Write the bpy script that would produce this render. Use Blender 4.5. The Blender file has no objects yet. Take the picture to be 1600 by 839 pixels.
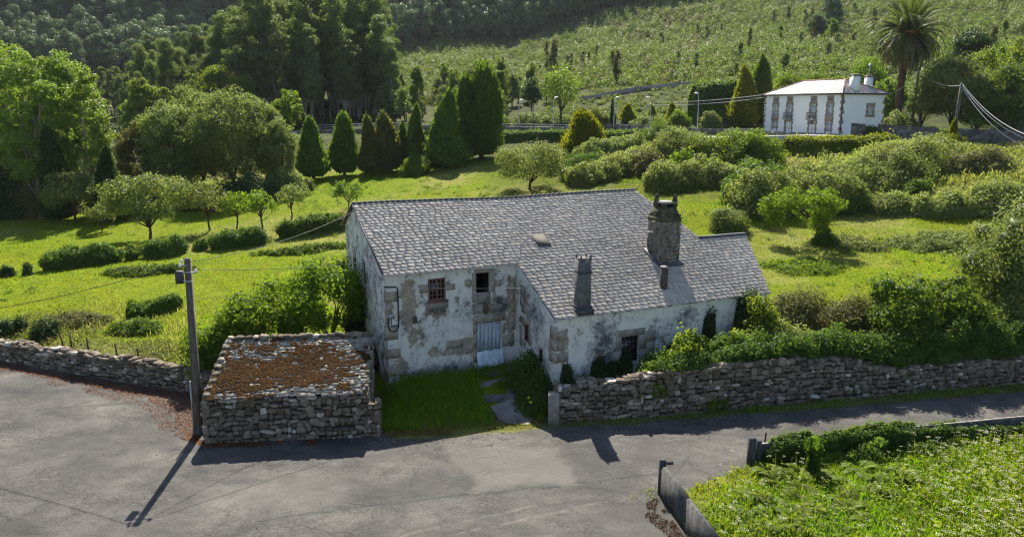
import bpy, math, random
import numpy as np
from mathutils import Vector

random.seed(7)
RNG = np.random.default_rng(7)
scene = bpy.context.scene
COL = scene.collection

# ------------------------------------------------------------------ camera model (used to lay things out at real depth)
FPX, TH, CH = 1200.0, math.radians(11.8), 13.5
CT, ST = math.cos(TH), math.sin(TH)

def ray(u, v):
    xr = (u - 800) / FPX
    yr = (v - 419.5) / FPX
    return xr, CT - yr * ST, -ST - yr * CT

def at(u, v, Y):
    x, y, w = ray(u, v)
    t = Y / y
    return np.array([x * t, Y, CH + w * t])

def flat(u, v, z=0.0):
    x, y, w = ray(u, v)
    t = (z - CH) / w
    return np.array([x * t, y * t, z])

# ------------------------------------------------------------------ noise
def vnoise(x, y, z=0.0, seed=0):
    x, y, z = np.broadcast_arrays(np.asarray(x, float), np.asarray(y, float), np.asarray(z, float))
    xi, yi, zi = np.floor(x).astype(np.int64), np.floor(y).astype(np.int64), np.floor(z).astype(np.int64)
    xf, yf, zf = x - xi, y - yi, z - zi
    xf, yf, zf = [q * q * (3 - 2 * q) for q in (xf, yf, zf)]
    def h(a, b, c):
        n = (a * 374761393 + b * 668265263 + c * 2147483647 + seed * 1274126177) & 0xffffffff
        n = ((n ^ (n >> 13)) * 1274126177) & 0xffffffff
        n = (n ^ (n >> 16)) & 0xffff
        return n / 65535.0
    r = 0
    for a in (0, 1):
        for b in (0, 1):
            for c in (0, 1):
                w = (xf if a else 1 - xf) * (yf if b else 1 - yf) * (zf if c else 1 - zf)
                r = r + w * h(xi + a, yi + b, zi + c)
    return r

def fbm(x, y, z=0.0, seed=0, oct=3):
    r, a, s = 0, 0.5, 1.0
    for i in range(oct):
        r = r + a * vnoise(np.asarray(x) * s, np.asarray(y) * s, np.asarray(z) * s, seed + i)
        a *= 0.5
        s *= 2.03
    return r / (1 - 0.5 ** oct)

def norm(a):
    a = np.asarray(a, float)
    return a / np.maximum(np.linalg.norm(a, axis=-1, keepdims=True), 1e-9)

# ------------------------------------------------------------------ mesh builder
class MB:
    def __init__(self):
        self.V, self.Q, self.T, self.n = [], [], [], 0
        self.attrs = {}
    def add(self, V, Q=None, T=None, **attrs):
        V = np.asarray(V, float).reshape(-1, 3)
        if Q is not None and len(Q):
            self.Q.append(np.asarray(Q, int).reshape(-1, 4) + self.n)
        if T is not None and len(T):
            self.T.append(np.asarray(T, int).reshape(-1, 3) + self.n)
        for k, a in attrs.items():
            self.attrs.setdefault(k, []).append(np.asarray(a, float))
        self.V.append(V)
        self.n += len(V)
    def box(self, p0, p1, o=(0, 0, 0), ax=((1, 0, 0), (0, 1, 0), (0, 0, 1)), taper=1.0):
        a, b, c = [np.asarray(q, float) for q in ax]
        o = np.asarray(o, float)
        V = []
        for k in (0, 1):
            for (i, j) in ((0, 0), (1, 0), (1, 1), (0, 1)):
                x = (p0[0], p1[0])[i]; y = (p0[1], p1[1])[j]; z = (p0[2], p1[2])[k]
                if k and taper != 1:
                    mx, my = (p0[0] + p1[0]) / 2, (p0[1] + p1[1]) / 2
                    x = mx + (x - mx) * taper; y = my + (y - my) * taper
                V.append(o + a * x + b * y + c * z)
        self.add(V, [(3, 2, 1, 0), (4, 5, 6, 7), (0, 1, 5, 4), (1, 2, 6, 5), (2, 3, 7, 6), (3, 0, 4, 7)])
    def tube(self, pts, rad, n=6, cap=True):
        pts = np.asarray(pts, float)
        rad = np.broadcast_to(np.asarray(rad, float), (len(pts),))
        tang = norm(np.gradient(pts, axis=0))
        ref = np.array([0.31, 0.17, 0.93]) if abs(tang[0][2]) < 0.9 else np.array([1.0, 0.1, 0.0])
        V = []
        for p, t, r in zip(pts, tang, rad):
            a = norm(np.cross(t, ref)); b = np.cross(t, a)
            an = np.arange(n) * 2 * math.pi / n
            V.append(p + r * (np.cos(an)[:, None] * a + np.sin(an)[:, None] * b))
        V = np.concatenate(V)
        Q = []
        for i in range(len(pts) - 1):
            for j in range(n):
                k = (j + 1) % n
                Q.append((i * n + j, i * n + k, (i + 1) * n + k, (i + 1) * n + j))
        T = []
        if cap:
            V = np.concatenate([V, pts[:1], pts[-1:]])
            m = len(pts) * n
            for j in range(n):
                k = (j + 1) % n
                T.append((k, j, m)); T.append(((len(pts) - 1) * n + j, (len(pts) - 1) * n + k, m + 1))
        self.add(V, Q, T)
    def sphere(self, c, r, nu=8, nv=6, bump=0.0, seed=0):
        c = np.asarray(c, float); r = np.broadcast_to(np.asarray(r, float), (3,))
        th = np.linspace(0, math.pi, nv + 1)
        ph = np.arange(nu) * 2 * math.pi / nu
        D = np.array([[math.sin(t) * math.cos(p), math.sin(t) * math.sin(p), math.cos(t)] for t in th for p in ph])
        k = 1.0
        if bump:
            k = 1 + bump * (vnoise(D[:, 0] * 2 + c[0], D[:, 1] * 2 + c[1], D[:, 2] * 2 + c[2], seed)[:, None] * 2 - 1)
        V = c + D * r * k
        Q = [(i * nu + j, (i + 1) * nu + j, (i + 1) * nu + (j + 1) % nu, i * nu + (j + 1) % nu) for i in range(nv) for j in range(nu)]
        self.add(V, Q)
    def leaves(self, P, D, N, L, W, fold=0.12):
        n = len(P)
        if n == 0: return
        L = np.broadcast_to(np.asarray(L, float), (n,))[:, None]
        W = np.broadcast_to(np.asarray(W, float), (n,))[:, None]
        S = norm(np.cross(D, N)); N2 = np.cross(S, D)
        V = np.stack([P - D * L / 2, P + S * W / 2 + N2 * L * fold, P + D * L / 2, P - S * W / 2 + N2 * L * fold], 1).reshape(-1, 3)
        Q = np.arange(n * 4).reshape(n, 4)
        self.add(V, Q)
    def merged(self):
        V = np.concatenate(self.V)
        Q = np.concatenate(self.Q) if self.Q else np.zeros((0, 4), int)
        T = np.concatenate(self.T) if self.T else np.zeros((0, 3), int)
        return V, Q, T
    def build(self, name, mat=None, parent=None, origin=(0, 0, 0), smooth=False, **props):
        me = self.mesh(name, mat, origin, smooth)
        o = bpy.data.objects.new(name, me)
        COL.objects.link(o)
        if parent is not None:
            o.parent = parent
        else:
            o.location = origin
        for k, v in props.items(): o[k] = v
        return o
    def mesh(self, name, mat=None, origin=(0, 0, 0), smooth=False):
        V, Q, T = self.merged()
        V = V - np.asarray(origin, float)
        me = bpy.data.meshes.new(name)
        me.vertices.add(len(V)); me.vertices.foreach_set('co', V.astype(np.float32).ravel())
        nl = len(Q) * 4 + len(T) * 3
        me.loops.add(nl); me.polygons.add(len(Q) + len(T))
        me.loops.foreach_set('vertex_index', np.concatenate([Q.ravel(), T.ravel()]).astype(np.int32))
        tot = np.concatenate([np.full(len(Q), 4), np.full(len(T), 3)]).astype(np.int32)
        st = np.concatenate([[0], np.cumsum(tot)[:-1]]).astype(np.int32)
        me.polygons.foreach_set('loop_start', st)
        try: me.polygons.foreach_set('loop_total', tot)
        except Exception: pass
        if smooth: me.polygons.foreach_set('use_smooth', np.ones(len(tot), bool))
        me.update(calc_edges=True); me.validate()
        for k, a in self.attrs.items():
            at_ = me.attributes.new(k, 'FLOAT', 'POINT')
            at_.data.foreach_set('value', np.concatenate(a).astype(np.float32))
        if mat is not None: me.materials.append(mat)
        return me

def thing(name, label, cat, loc=(0, 0, 0), group=None, rz=0.0):
    o = bpy.data.objects.new(name, None); COL.objects.link(o)
    o.location = tuple(float(q) for q in loc); o.rotation_euler = (0, 0, rz); o.empty_display_size = 0.3
    return tag(o, label, cat, group)

def tag(o, label=None, cat=None, group=None, kind=None):
    if label: o['label'] = label
    if cat: o['category'] = cat
    if group: o['group'] = group
    if kind: o['kind'] = kind
    return o

def spawn(root, loc, rz=0.0, sc=1.0, label=None, group=None):
    r = root.copy(); COL.objects.link(r)
    r.location = tuple(float(q) for q in loc); r.rotation_euler = (0, 0, rz)
    r.scale = (sc, sc, sc) if np.isscalar(sc) else sc
    if label: r['label'] = label
    if group: r['group'] = group
    for ch in root.children:
        c = ch.copy(); COL.objects.link(c); c.parent = r
        for g in ch.children:
            d = g.copy(); COL.objects.link(d); d.parent = c
    return r

# ------------------------------------------------------------------ materials
class NT:
    def __init__(self, name):
        self.m = bpy.data.materials.new(name); self.m.use_nodes = True
        self.t = self.m.node_tree; self.t.nodes.clear()
        self.out = self.t.nodes.new('ShaderNodeOutputMaterial')
    def n(self, typ, **kw):
        nd = self.t.nodes.new(typ)
        for k, v in kw.items():
            if k.startswith('i_'):
                key = k[2:]
                nd.inputs[int(key) if key.isdigit() else key.replace('_', ' ')].default_value = v
            else: setattr(nd, k, v)
        return nd
    def l(self, a, b): self.t.links.new(a, b)
    def coord(self, kind='Object'): return self.n('ShaderNodeTexCoord').outputs[kind]
    def mapping(self, vec, scale=(1, 1, 1), rot=(0, 0, 0), loc=(0, 0, 0)):
        m = self.n('ShaderNodeMapping'); m.inputs['Scale'].default_value = scale; m.inputs['Rotation'].default_value = rot; m.inputs['Location'].default_value = loc
        self.l(vec, m.inputs['Vector']); return m.outputs[0]
    def noise(self, vec, scale=1.0, detail=4.0, rough=0.55, dist=0.0):
        x = self.n('ShaderNodeTexNoise'); x.inputs['Scale'].default_value = scale; x.inputs['Detail'].default_value = detail
        x.inputs['Roughness'].default_value = rough; x.inputs['Distortion'].default_value = dist
        if vec is not None: self.l(vec, x.inputs['Vector'])
        return x.outputs['Fac']
    def ramp(self, fac, stops, interp='LINEAR'):
        r = self.n('ShaderNodeValToRGB'); r.color_ramp.interpolation = interp
        e = r.color_ramp.elements
        while len(e) < len(stops): e.new(0.5)
        for q, (p, c) in zip(e, stops):
            q.position = p; q.color = (c, c, c, 1) if np.isscalar(c) else (*c, 1)
        self.l(fac, r.inputs[0]); return r.outputs[0]
    def mix(self, fac, a, b, mode='MIX'):
        x = self.n('ShaderNodeMix', data_type='RGBA', blend_type=mode)
        for s, q in ((x.inputs[0], fac), (x.inputs[6], a), (x.inputs[7], b)):
            if hasattr(q, 'links'): self.l(q, s)
            elif np.isscalar(q): s.default_value = q
            else: s.default_value = (*q, 1)
        return x.outputs[2]
    def math(self, op, a, b=0.0, clamp=False):
        x = self.n('ShaderNodeMath', operation=op, use_clamp=clamp)
        for s, q in ((x.inputs[0], a), (x.inputs[1], b)):
            if hasattr(q, 'links'): self.l(q, s)
            else: s.default_value = q
        return x.outputs[0]
    def attr(self, name):
        return self.n('ShaderNodeAttribute', attribute_name=name).outputs['Fac']
    def bump(self, h, strength=0.5, dist=0.05):
        b = self.n('ShaderNodeBump'); b.inputs['Strength'].default_value = strength; b.inputs['Distance'].default_value = dist
        self.l(h, b.inputs['Height']); return b.outputs[0]
    def bsdf(self, col, rough=0.8, spec=0.3, normal=None, metal=0.0):
        p = self.n('ShaderNodeBsdfPrincipled')
        for key, q in (('Base Color', col), ('Roughness', rough), ('Specular IOR Level', spec), ('Metallic', metal)):
            s = p.inputs[key]
            if hasattr(q, 'links'): self.l(q, s)
            elif np.isscalar(q): s.default_value = q
            else: s.default_value = (*q, 1)
        if normal is not None: self.l(normal, p.inputs['Normal'])
        return p
    def done(self, sh):
        self.l(sh.outputs[0] if hasattr(sh, 'outputs') else sh, self.out.inputs[0]); return self.m

def leafmat(name, c1, c2, c3, trans, tf=0.42, rough=0.55, spec=0.25):
    t = NT(name)
    g = t.n('ShaderNodeNewGeometry')
    oi = t.n('ShaderNodeObjectInfo')
    col = t.ramp(g.outputs['Random Per Island'], [(0.0, c1), (0.55, c2), (1.0, c3)])
    hs = t.n('ShaderNodeHueSaturation')
    t.l(t.math('ADD', t.math('MULTIPLY', oi.outputs['Random'], 0.03), 0.485), hs.inputs['Hue'])
    t.l(t.math('ADD', t.math('MULTIPLY', oi.outputs['Random'], 0.35), 0.82), hs.inputs['Value'])
    t.l(col, hs.inputs['Color'])
    p = t.bsdf(hs.outputs[0], max(rough, .5), spec * .45)
    tr = t.n('ShaderNodeBsdfTranslucent')
    tc = t.mix(0.75, hs.outputs[0], trans)
    t.l(tc, tr.inputs['Color'])
    mx = t.n('ShaderNodeMixShader'); mx.inputs[0].default_value = tf
    t.l(p.outputs[0], mx.inputs[1]); t.l(tr.outputs[0], mx.inputs[2])
    return t.done(mx)

M = {}
M['leaf_mid'] = leafmat('leaf_mid_green', (0.034, 0.067, 0.011), (0.069, 0.121, 0.018), (0.127, 0.184, 0.032), (0.230, 0.345, 0.023))
M['leaf_bright'] = leafmat('leaf_bright_green', (.050, .095, .010), (.085, .15, .016), (.14, .21, .022), (.28, .42, .02), .48)
M['leaf_lime'] = leafmat('leaf_lime_yellow', (0.056, 0.093, 0.010), (0.098, 0.153, 0.016), (0.167, 0.221, 0.026), (0.314, 0.408, 0.020), .48)
M['leaf_pale'] = leafmat('leaf_pale_green', (0.072, 0.100, 0.024), (0.124, 0.165, 0.040), (0.216, 0.260, 0.080), (0.309, 0.360, 0.056), .4, .5, .35)
M['leaf_poplar'] = leafmat('leaf_poplar', (0.054, 0.102, 0.017), (0.096, 0.168, 0.026), (0.180, 0.252, 0.060), (0.324, 0.456, 0.036), .46, .42, .4)
M['leaf_willow'] = leafmat('leaf_willow', (0.084, 0.118, 0.036), (0.134, 0.179, 0.056), (0.213, 0.263, 0.095), (0.336, 0.426, 0.067), .42)
M['leaf_dark'] = leafmat('leaf_dark_green', (0.017, 0.036, 0.011), (0.031, 0.062, 0.017), (0.063, 0.105, 0.025), (0.098, 0.182, 0.017), .32, .45, .4)
M['leaf_ivy'] = leafmat('leaf_ivy', (0.026, 0.055, 0.010), (0.054, 0.106, 0.018), (0.120, 0.174, 0.038), (0.192, 0.336, 0.018), .38)
M['leaf_thuja'] = leafmat('leaf_thuja', (0.036, 0.072, 0.014), (0.066, 0.121, 0.022), (0.138, 0.207, 0.036), (0.248, 0.385, 0.021), .38)
M['leaf_gold'] = leafmat('leaf_golden_cypress', (.07, .10, .008), (.12, .155, .010), (.21, .22, .012), (.40, .43, .012), .44)
M['leaf_rust'] = leafmat('leaf_rusty_cypress', (0.061, 0.077, 0.024), (0.099, 0.110, 0.031), (0.176, 0.165, 0.055), (0.264, 0.286, 0.044), .38)
M['leaf_euc'] = leafmat('leaf_eucalyptus', (0.046, 0.070, 0.029), (0.088, 0.122, 0.042), (0.192, 0.220, 0.074), (0.262, 0.367, 0.053), .38)
M['leaf_eucdark'] = leafmat('leaf_forest_dark', (0.038, 0.066, 0.044), (0.072, 0.110, 0.060), (0.164, 0.204, 0.096), (0.192, 0.301, 0.082), .32)
M['leaf_bramble'] = leafmat('leaf_bramble', (0.076, 0.103, 0.028), (0.155, 0.192, 0.048), (0.343, 0.358, 0.123), (0.376, 0.459, 0.064), .4)
M['leaf_olive'] = leafmat('leaf_olive_brown', (0.057, 0.063, 0.021), (0.098, 0.103, 0.034), (0.149, 0.149, 0.057), (0.253, 0.253, 0.057), .36)
M['scrub'] = leafmat('leaf_hill_scrub', (0.059, 0.083, 0.023), (0.113, 0.152, 0.042), (0.196, 0.239, 0.083), (0.313, 0.391, 0.059), .3)
M['grass'] = leafmat('grass_blades', (0.080, 0.115, 0.004), (0.126, 0.165, 0.005), (0.187, 0.215, 0.008), (0.336, 0.400, 0.006), .48)
M['grass_dry'] = leafmat('grass_dry', (.13, .15, .03), (.20, .21, .05), (.30, .28, .09), (.40, .42, .07), .45, .6, .15)
M['grass_lush'] = leafmat('grass_lush', (0.068, 0.132, 0.011), (0.113, 0.198, 0.013), (0.188, 0.264, 0.022), (0.276, 0.528, 0.011), .48)
M['fern'] = leafmat('fern_fronds', (0.075, 0.115, 0.009), (0.125, 0.180, 0.014), (0.190, 0.250, 0.025), (0.340, 0.440, 0.015), .46)
M['flower'] = leafmat('white_umbels', (0.425, 0.425, 0.245), (0.527, 0.527, 0.326), (0.612, 0.612, 0.408), (0.510, 0.510, 0.286), .35)
M['litter'] = leafmat('brown_litter', (0.068, 0.025, 0.009), (0.161, 0.057, 0.014), (0.306, 0.121, 0.027), (0.214, 0.089, 0.020), .12)
M['moss'] = leafmat('rust_moss', (0.030, 0.015, 0.006), (0.048, 0.023, 0.008), (0.066, 0.035, 0.011), (0.050, 0.025, 0.009), .08, .9, .1)
M['palmleaf'] = leafmat('palm_fronds', (.045, .065, .014), (.08, .105, .022), (.15, .17, .045), (.20, .26, .03), .3)
M['palmdead'] = leafmat('palm_dead_fronds', (.07, .055, .025), (.12, .10, .045), (.18, .15, .07), (.12, .10, .03), .2)

def bark(name, a, b):
    t = NT(name); c = t.coord()
    n = t.noise(t.mapping(c, (6, 6, 1.2)), 1.6, 5)
    return t.done(t.bsdf(t.ramp(n, [(.3, a), (.7, b)]), .9, .1, t.bump(n, .6, .03)))
M['bark'] = bark('bark_brown', (.035, .026, .018), (.11, .085, .06))
M['bark_pale'] = bark('bark_pale', (.16, .14, .11), (.34, .31, .26))
M['bark_palm'] = bark('bark_palm', (.045, .030, .020), (.13, .085, .055))

def plain(name, col, rough=.6, spec=.3, metal=0.0, var=.15, sc=3.0):
    t = NT(name); n = t.noise(t.coord(), sc, 4)
    c = t.mix(t.ramp(n, [(.3, 0.0), (.7, 1.0)]), tuple(q * (1 - var) for q in col), tuple(min(1, q * (1 + var)) for q in col))
    return t.done(t.bsdf(c, rough, spec, t.bump(n, .15, .01), metal))
M['metal_grey'] = plain('galvanised_grey', (.36, .37, .38), .45, .4, .6)
M['metal_dark'] = plain('dark_metal', (.045, .047, .05), .5, .4)
M['cable'] = plain('black_cable', (.02, .02, .022), .5, .4)
M['cable_pale'] = plain('pale_cable', (.42, .42, .40), .5, .4)
M['ceramic'] = plain('white_ceramic', (.75, .74, .70), .3, .5)
M['glass'] = plain('dark_glass', (.012, .014, .018), .08, .6, 0, .1)
M['glass_pale'] = plain('curtained_glass', (.40, .44, .48), .15, .5, 0, .15, 1.0)
M['void'] = plain('painted_hollow_dark', (.015, .013, .012), .9, .1)  # near-black colour standing for the shade inside hollows
M['white_paint'] = plain('white_paint', (.80, .80, .79), .5, .3, 0, .03)
M['wood_red'] = plain('weathered_red_wood', (.16, .085, .065), .8, .2, 0, .35, 8)
M['tar'] = plain('dark_slate_edge', (.055, .055, .065), .6, .3, 0, .3, 4)
M['rust'] = plain('rusty_metal', (.085, .066, .058), .85, .2, 0, .4, 12)
M['granite'] = plain('granite_block', (.30, .265, .22), .9, .15, 0, .32, 7)
M['granite_grey'] = plain('grey_granite', (.24, .22, .20), .9, .15, 0, .3, 2.5)
M['rail'] = plain('grey_rail', (.42, .42, .42), .5, .4, .3)
M['sign'] = plain('sign_back', (.05, .055, .07), .5, .4)

def mat_pole():
    t = NT('weathered_concrete_pole'); c = t.coord()
    n = t.noise(t.mapping(c, (5, 5, .8)), 2.0, 6, .65)
    return t.done(t.bsdf(t.ramp(n, [(.25, (.045, .039, .034)), (.5, (.105, .090, .076)), (.75, (.22, .195, .168))]), .85, .2, t.bump(n, .5, .02)))
M['pole'] = mat_pole()
def mat_stone(name, a, b, c3, c4, lich):
    t = NT(name); c = t.coord()
    g = t.n('ShaderNodeNewGeometry')
    base = t.ramp(g.outputs['Random Per Island'], [(0, a), (.45, b), (.9, c3), (1.0, c4)])
    n = t.noise(c, 7.0, 6, .65)
    base = t.mix(1.0, base, t.ramp(n, [(.25, .55), (.75, 1.25)]), 'MULTIPLY')
    l = t.noise(c, 1.6, 5, .6)
    base = t.mix(t.ramp(l, [(.55, 0.0), (.68, .65)]), base, lich)
    return t.done(t.bsdf(base, .92, .12, t.bump(n, .7, .03)))
M['stone'] = mat_stone('dry_stone', (0.098, 0.078, 0.057), (0.175, 0.144, 0.112), (0.266, 0.224, 0.178), (0.588, 0.532, 0.462), (0.077, 0.063, 0.039))
M['stone_pale'] = mat_stone('pale_wall_stone', (.11, .098, .08), (.18, .16, .135), (.25, .225, .19), (.38, .35, .31), (.11, .09, .06))
M['mortar'] = plain('dark_mortar', (.045, .038, .030), .95, .1, 0, .35, 5)

def mat_slate(name, a, b, c3, lich, lk=.6, rough=.42, spec=.55):
    t = NT(name); c = t.coord()
    g = t.n('ShaderNodeNewGeometry')
    base = t.ramp(g.outputs['Random Per Island'], [(0, a), (.5, b), (1.0, c3)])
    n = t.noise(c, 30.0, 4, .6)
    base = t.mix(1.0, base, t.ramp(n, [(.25, .82), (.75, 1.1)]), 'MULTIPLY')
    big = t.noise(c, .28, 5, .6)
    base = t.mix(1.0, base, t.ramp(big, [(.35, .82), (.65, 1.12)]), 'MULTIPLY')
    l = t.noise(c, .9, 6, .7)
    base = t.mix(t.ramp(l, [(.56, 0.0), (.66, lk)]), base, lich)
    l2 = t.noise(t.mapping(c, (1, 1, 1), loc=(7, 3, 1)), 1.7, 6, .7)
    base = t.mix(t.ramp(l2, [(.6, 0.0), (.72, .55)]), base, (.36, .34, .30))
    r = t.ramp(n, [(.3, rough - .08), (.7, rough + .12)])
    return t.done(t.bsdf(base, r, spec, t.bump(n, .06, .01)))
M['slate'] = mat_slate('roof_slate', (0.329, 0.287, 0.248), (0.370, 0.322, 0.279), (0.419, 0.366, 0.317), (0.286, 0.222, 0.163), .6, .52, .42)
M['slate_old'] = mat_slate('rough_shed_slate', (0.109, 0.099, 0.083), (0.173, 0.160, 0.138), (0.243, 0.230, 0.198), (0.077, 0.045, 0.022), .7, .6, .3)
M['slate_white'] = mat_slate('villa_slate', (.30, .27, .27), (.40, .365, .365), (.50, .46, .455), (.25, .20, .18), .4)

def mat_plaster(name, white, stone, tint):
    """old lime plaster: attributes peel / mould say where it has come off or gone black"""
    t = NT(name); c = t.coord()
    fine = t.noise(c, 4.2, 9, .72, .4)
    mid = t.noise(c, 1.5, 6, .65, .3)
    streak = t.noise(t.mapping(c, (5.0, 5.0, .55)), 1.0, 6, .6)
    dirt = t.mix(t.ramp(mid, [(.38, 0.0), (.68, .6)]), white, tint)
    dirt = t.mix(t.ramp(streak, [(.50, 0.0), (.75, .5)]), dirt, (.42, .41, .40))
    sn = t.noise(c, 3.2, 6, .6)
    st = t.ramp(sn, [(.3, tuple(q * .62 for q in stone)), (.7, tuple(min(1, q * 1.2) for q in stone))])
    pk = t.math('ADD', t.attr('peel'), t.math('MULTIPLY', t.math('SUBTRACT', fine, .5), 1.35))
    pk = t.math('ADD', pk, t.math('MULTIPLY', t.math('SUBTRACT', mid, .5), 1.6))
    pm = t.ramp(pk, [(.42, 0.0), (.60, .92)])
    col = t.mix(pm, dirt, st)
    mk = t.math('ADD', t.attr('mould'), t.math('MULTIPLY', t.math('SUBTRACT', fine, .5), 1.7))
    mk = t.math('ADD', mk, t.math('MULTIPLY', t.math('SUBTRACT', mid, .5), 1.6))
    col = t.mix(t.ramp(mk, [(.34, 0.0), (1.0, .9)]), col, (.05, .053, .062))
    h = t.math('ADD', t.math('MULTIPLY', pm, -.8), t.math('MULTIPLY', fine, .6))
    return t.done(t.bsdf(col, .9, .12, t.bump(h, .55, .03)))
M['plaster'] = mat_plaster('old_white_plaster', (.66, .64, .60), (.33, .275, .205), (.43, .42, .41))

def mat_conc(name):
    t = NT(name); c = t.coord()
    s = t.noise(t.mapping(c, (2.5, 2.5, .5)), 1.0, 7, .65)
    n = t.noise(c, 9, 6, .6)
    col = t.ramp(s, [(.38, (.016, .016, .017)), (.55, (.05, .05, .05)), (.76, (.15, .145, .137))])
    col = t.mix(.3, col, t.ramp(n, [(.3, .03), (.7, .2)]))
    return t.done(t.bsdf(col, .9, .15, t.bump(n, .4, .02)))
M['concrete'] = mat_conc('stained_concrete')
def mat_slabc():
    t = NT('old_path_concrete'); c = t.coord()
    n = t.noise(c, 2.2, 7, .65); f = t.noise(c, 14, 4)
    col = t.ramp(n, [(.35, (.085, .085, .07)), (.5, (.19, .18, .165)), (.7, (.28, .27, .25))])
    return t.done(t.bsdf(col, .9, .15, t.bump(f, .4, .02)))
M['pathc'] = mat_slabc()

def mat_asphalt():
    t = NT('old_asphalt'); c = t.coord()
    big = t.noise(t.mapping(c, (1, 1.5, 1), rot=(0, 0, -.1)), .26, 9, .72, .3)
    mid = t.noise(t.mapping(c, (1, 1.25, 1), rot=(0, 0, .2)), 1.3, 9, .78, .15)
    fine = t.noise(c, 11, 6, .75)
    grain = t.noise(c, 42, 3, .7)
    col = t.ramp(big, [(.34, (.036, .0345, .034)), (.46, (.068, .064, .060)), (.55, (.092, .086, .080)), (.68, (.130, .120, .110))])
    col = t.mix(t.ramp(mid, [(.38, .7), (.52, 0.0)]), col, (.05, .048, .046))
    col = t.mix(t.ramp(mid, [(.60, 0.0), (.74, .6)]), col, (.15, .138, .125))
    col = t.mix(1.0, col, t.ramp(fine, [(.3, .6), (.7, 1.38)]), 'MULTIPLY')
    col = t.mix(1.0, col, t.ramp(grain, [(.3, .6), (.7, 1.4)]), 'MULTIPLY')
    # cracks
    dv = t.n('ShaderNodeVectorMath', operation='ADD')
    nz = t.n('ShaderNodeTexNoise'); nz.inputs['Scale'].default_value = 1.3; nz.inputs['Detail'].default_value = 5
    t.l(c, nz.inputs['Vector'])
    sc = t.n('ShaderNodeVectorMath', operation='SCALE'); sc.inputs['Scale'].default_value = .9
    t.l(nz.outputs['Color'], sc.inputs[0]); t.l(c, dv.inputs[0]); t.l(sc.outputs[0], dv.inputs[1])
    vo = t.n('ShaderNodeTexVoronoi', feature='DISTANCE_TO_EDGE'); vo.inputs['Scale'].default_value = .55
    t.l(dv.outputs[0], vo.inputs['Vector'])
    vo2 = t.n('ShaderNodeTexVoronoi', feature='DISTANCE_TO_EDGE'); vo2.inputs['Scale'].default_value = 3.2
    t.l(dv.outputs[0], vo2.inputs['Vector'])
    where = t.ramp(t.noise(t.mapping(c, loc=(3, 9, 0)), .22, 4, .6), [(.48, 0.0), (.58, .9)])
    where2 = t.ramp(t.noise(t.mapping(c, loc=(13, 2, 0)), .35, 4, .6), [(.50, 0.0), (.58, 1.0)])
    cr = t.math('MULTIPLY', t.ramp(vo.outputs[0], [(.0, 1.0), (.03, 0.0)]), where)
    cr2 = t.math('MULTIPLY', t.ramp(vo2.outputs[0], [(.02, 1.0), (.075, 0.0)]), where2)
    col = t.mix(t.math('MULTIPLY', cr, .75), col, (.035, .032, .028))
    col = t.mix(t.math('MULTIPLY', cr2, .6), col, (.038, .036, .033))
    # wheel tracks and repair seams that follow the road
    col = t.mix(t.math('MULTIPLY', t.attr('seam_dark'), t.ramp(mid, [(.35, 1.0), (.7, .6)])), col, (.030, .034, .033))
    col = t.mix(t.math('MULTIPLY', t.attr('seam_pale'), t.ramp(mid, [(.40, .0), (.62, .55)])), col, (.22, .195, .155))
    col = t.mix(t.math('MULTIPLY', t.attr('patch_pale'), .55), col, (.130, .120, .110))
    col = t.mix(t.math('MULTIPLY', t.attr('patch_dark'), t.ramp(mid, [(.35, .9), (.7, .35)])), col, (.046, .044, .043))
    h = t.math('ADD', t.math('MULTIPLY', fine, .6), t.math('MULTIPLY', grain, .5))
    h = t.math('SUBTRACT', h, t.math('ADD', cr, cr2))
    return t.done(t.bsdf(col, .9, .22, t.bump(h, .6, .02)))
M['asphalt'] = mat_asphalt()
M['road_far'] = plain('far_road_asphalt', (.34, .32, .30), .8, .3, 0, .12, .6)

def mat_ground():
    t = NT('ground_cover'); c = t.coord()
    big = t.noise(c, .09, 6, .65); mid = t.noise(c, .6, 7, .65); fine = t.noise(c, 4.0, 5, .6)
    mead = t.ramp(mid, [(.3, (.075, .11, .004)), (.5, (.12, .155, .005)), (.72, (.18, .19, .010))])
    mead = t.mix(t.ramp(big, [(.42, 0.0), (.62, .6)]), mead, (.11, .165, .008))
    hill = t.ramp(t.noise(c, .25, 7, .7), [(.3, (.026, .034, .012)), (.5, (.05, .062, .02)), (.7, (.10, .10, .04))])  # hill ground coloured dark to stand for shade between the bushes
    soil = t.ramp(mid, [(.3, (.06, .045, .03)), (.7, (.17, .135, .09))])
    dry = t.ramp(mid, [(.3, (.15, .14, .045)), (.7, (.27, .24, .10))])
    col = t.mix(t.attr('hill'), mead, hill)
    col = t.mix(t.attr('soil'), col, soil)
    col = t.mix(t.attr('dry'), col, dry)
    col = t.mix(1.0, col, t.ramp(fine, [(.25, .6), (.75, 1.25)]), 'MULTIPLY')
    return t.done(t.bsdf(col, .95, .05, t.bump(fine, .8, .12)))
M['ground'] = mat_ground()
SUN, SKY, EXPO, HAZE, DENOISE = 5.0, .075, 1.3, .00006, True
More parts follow.
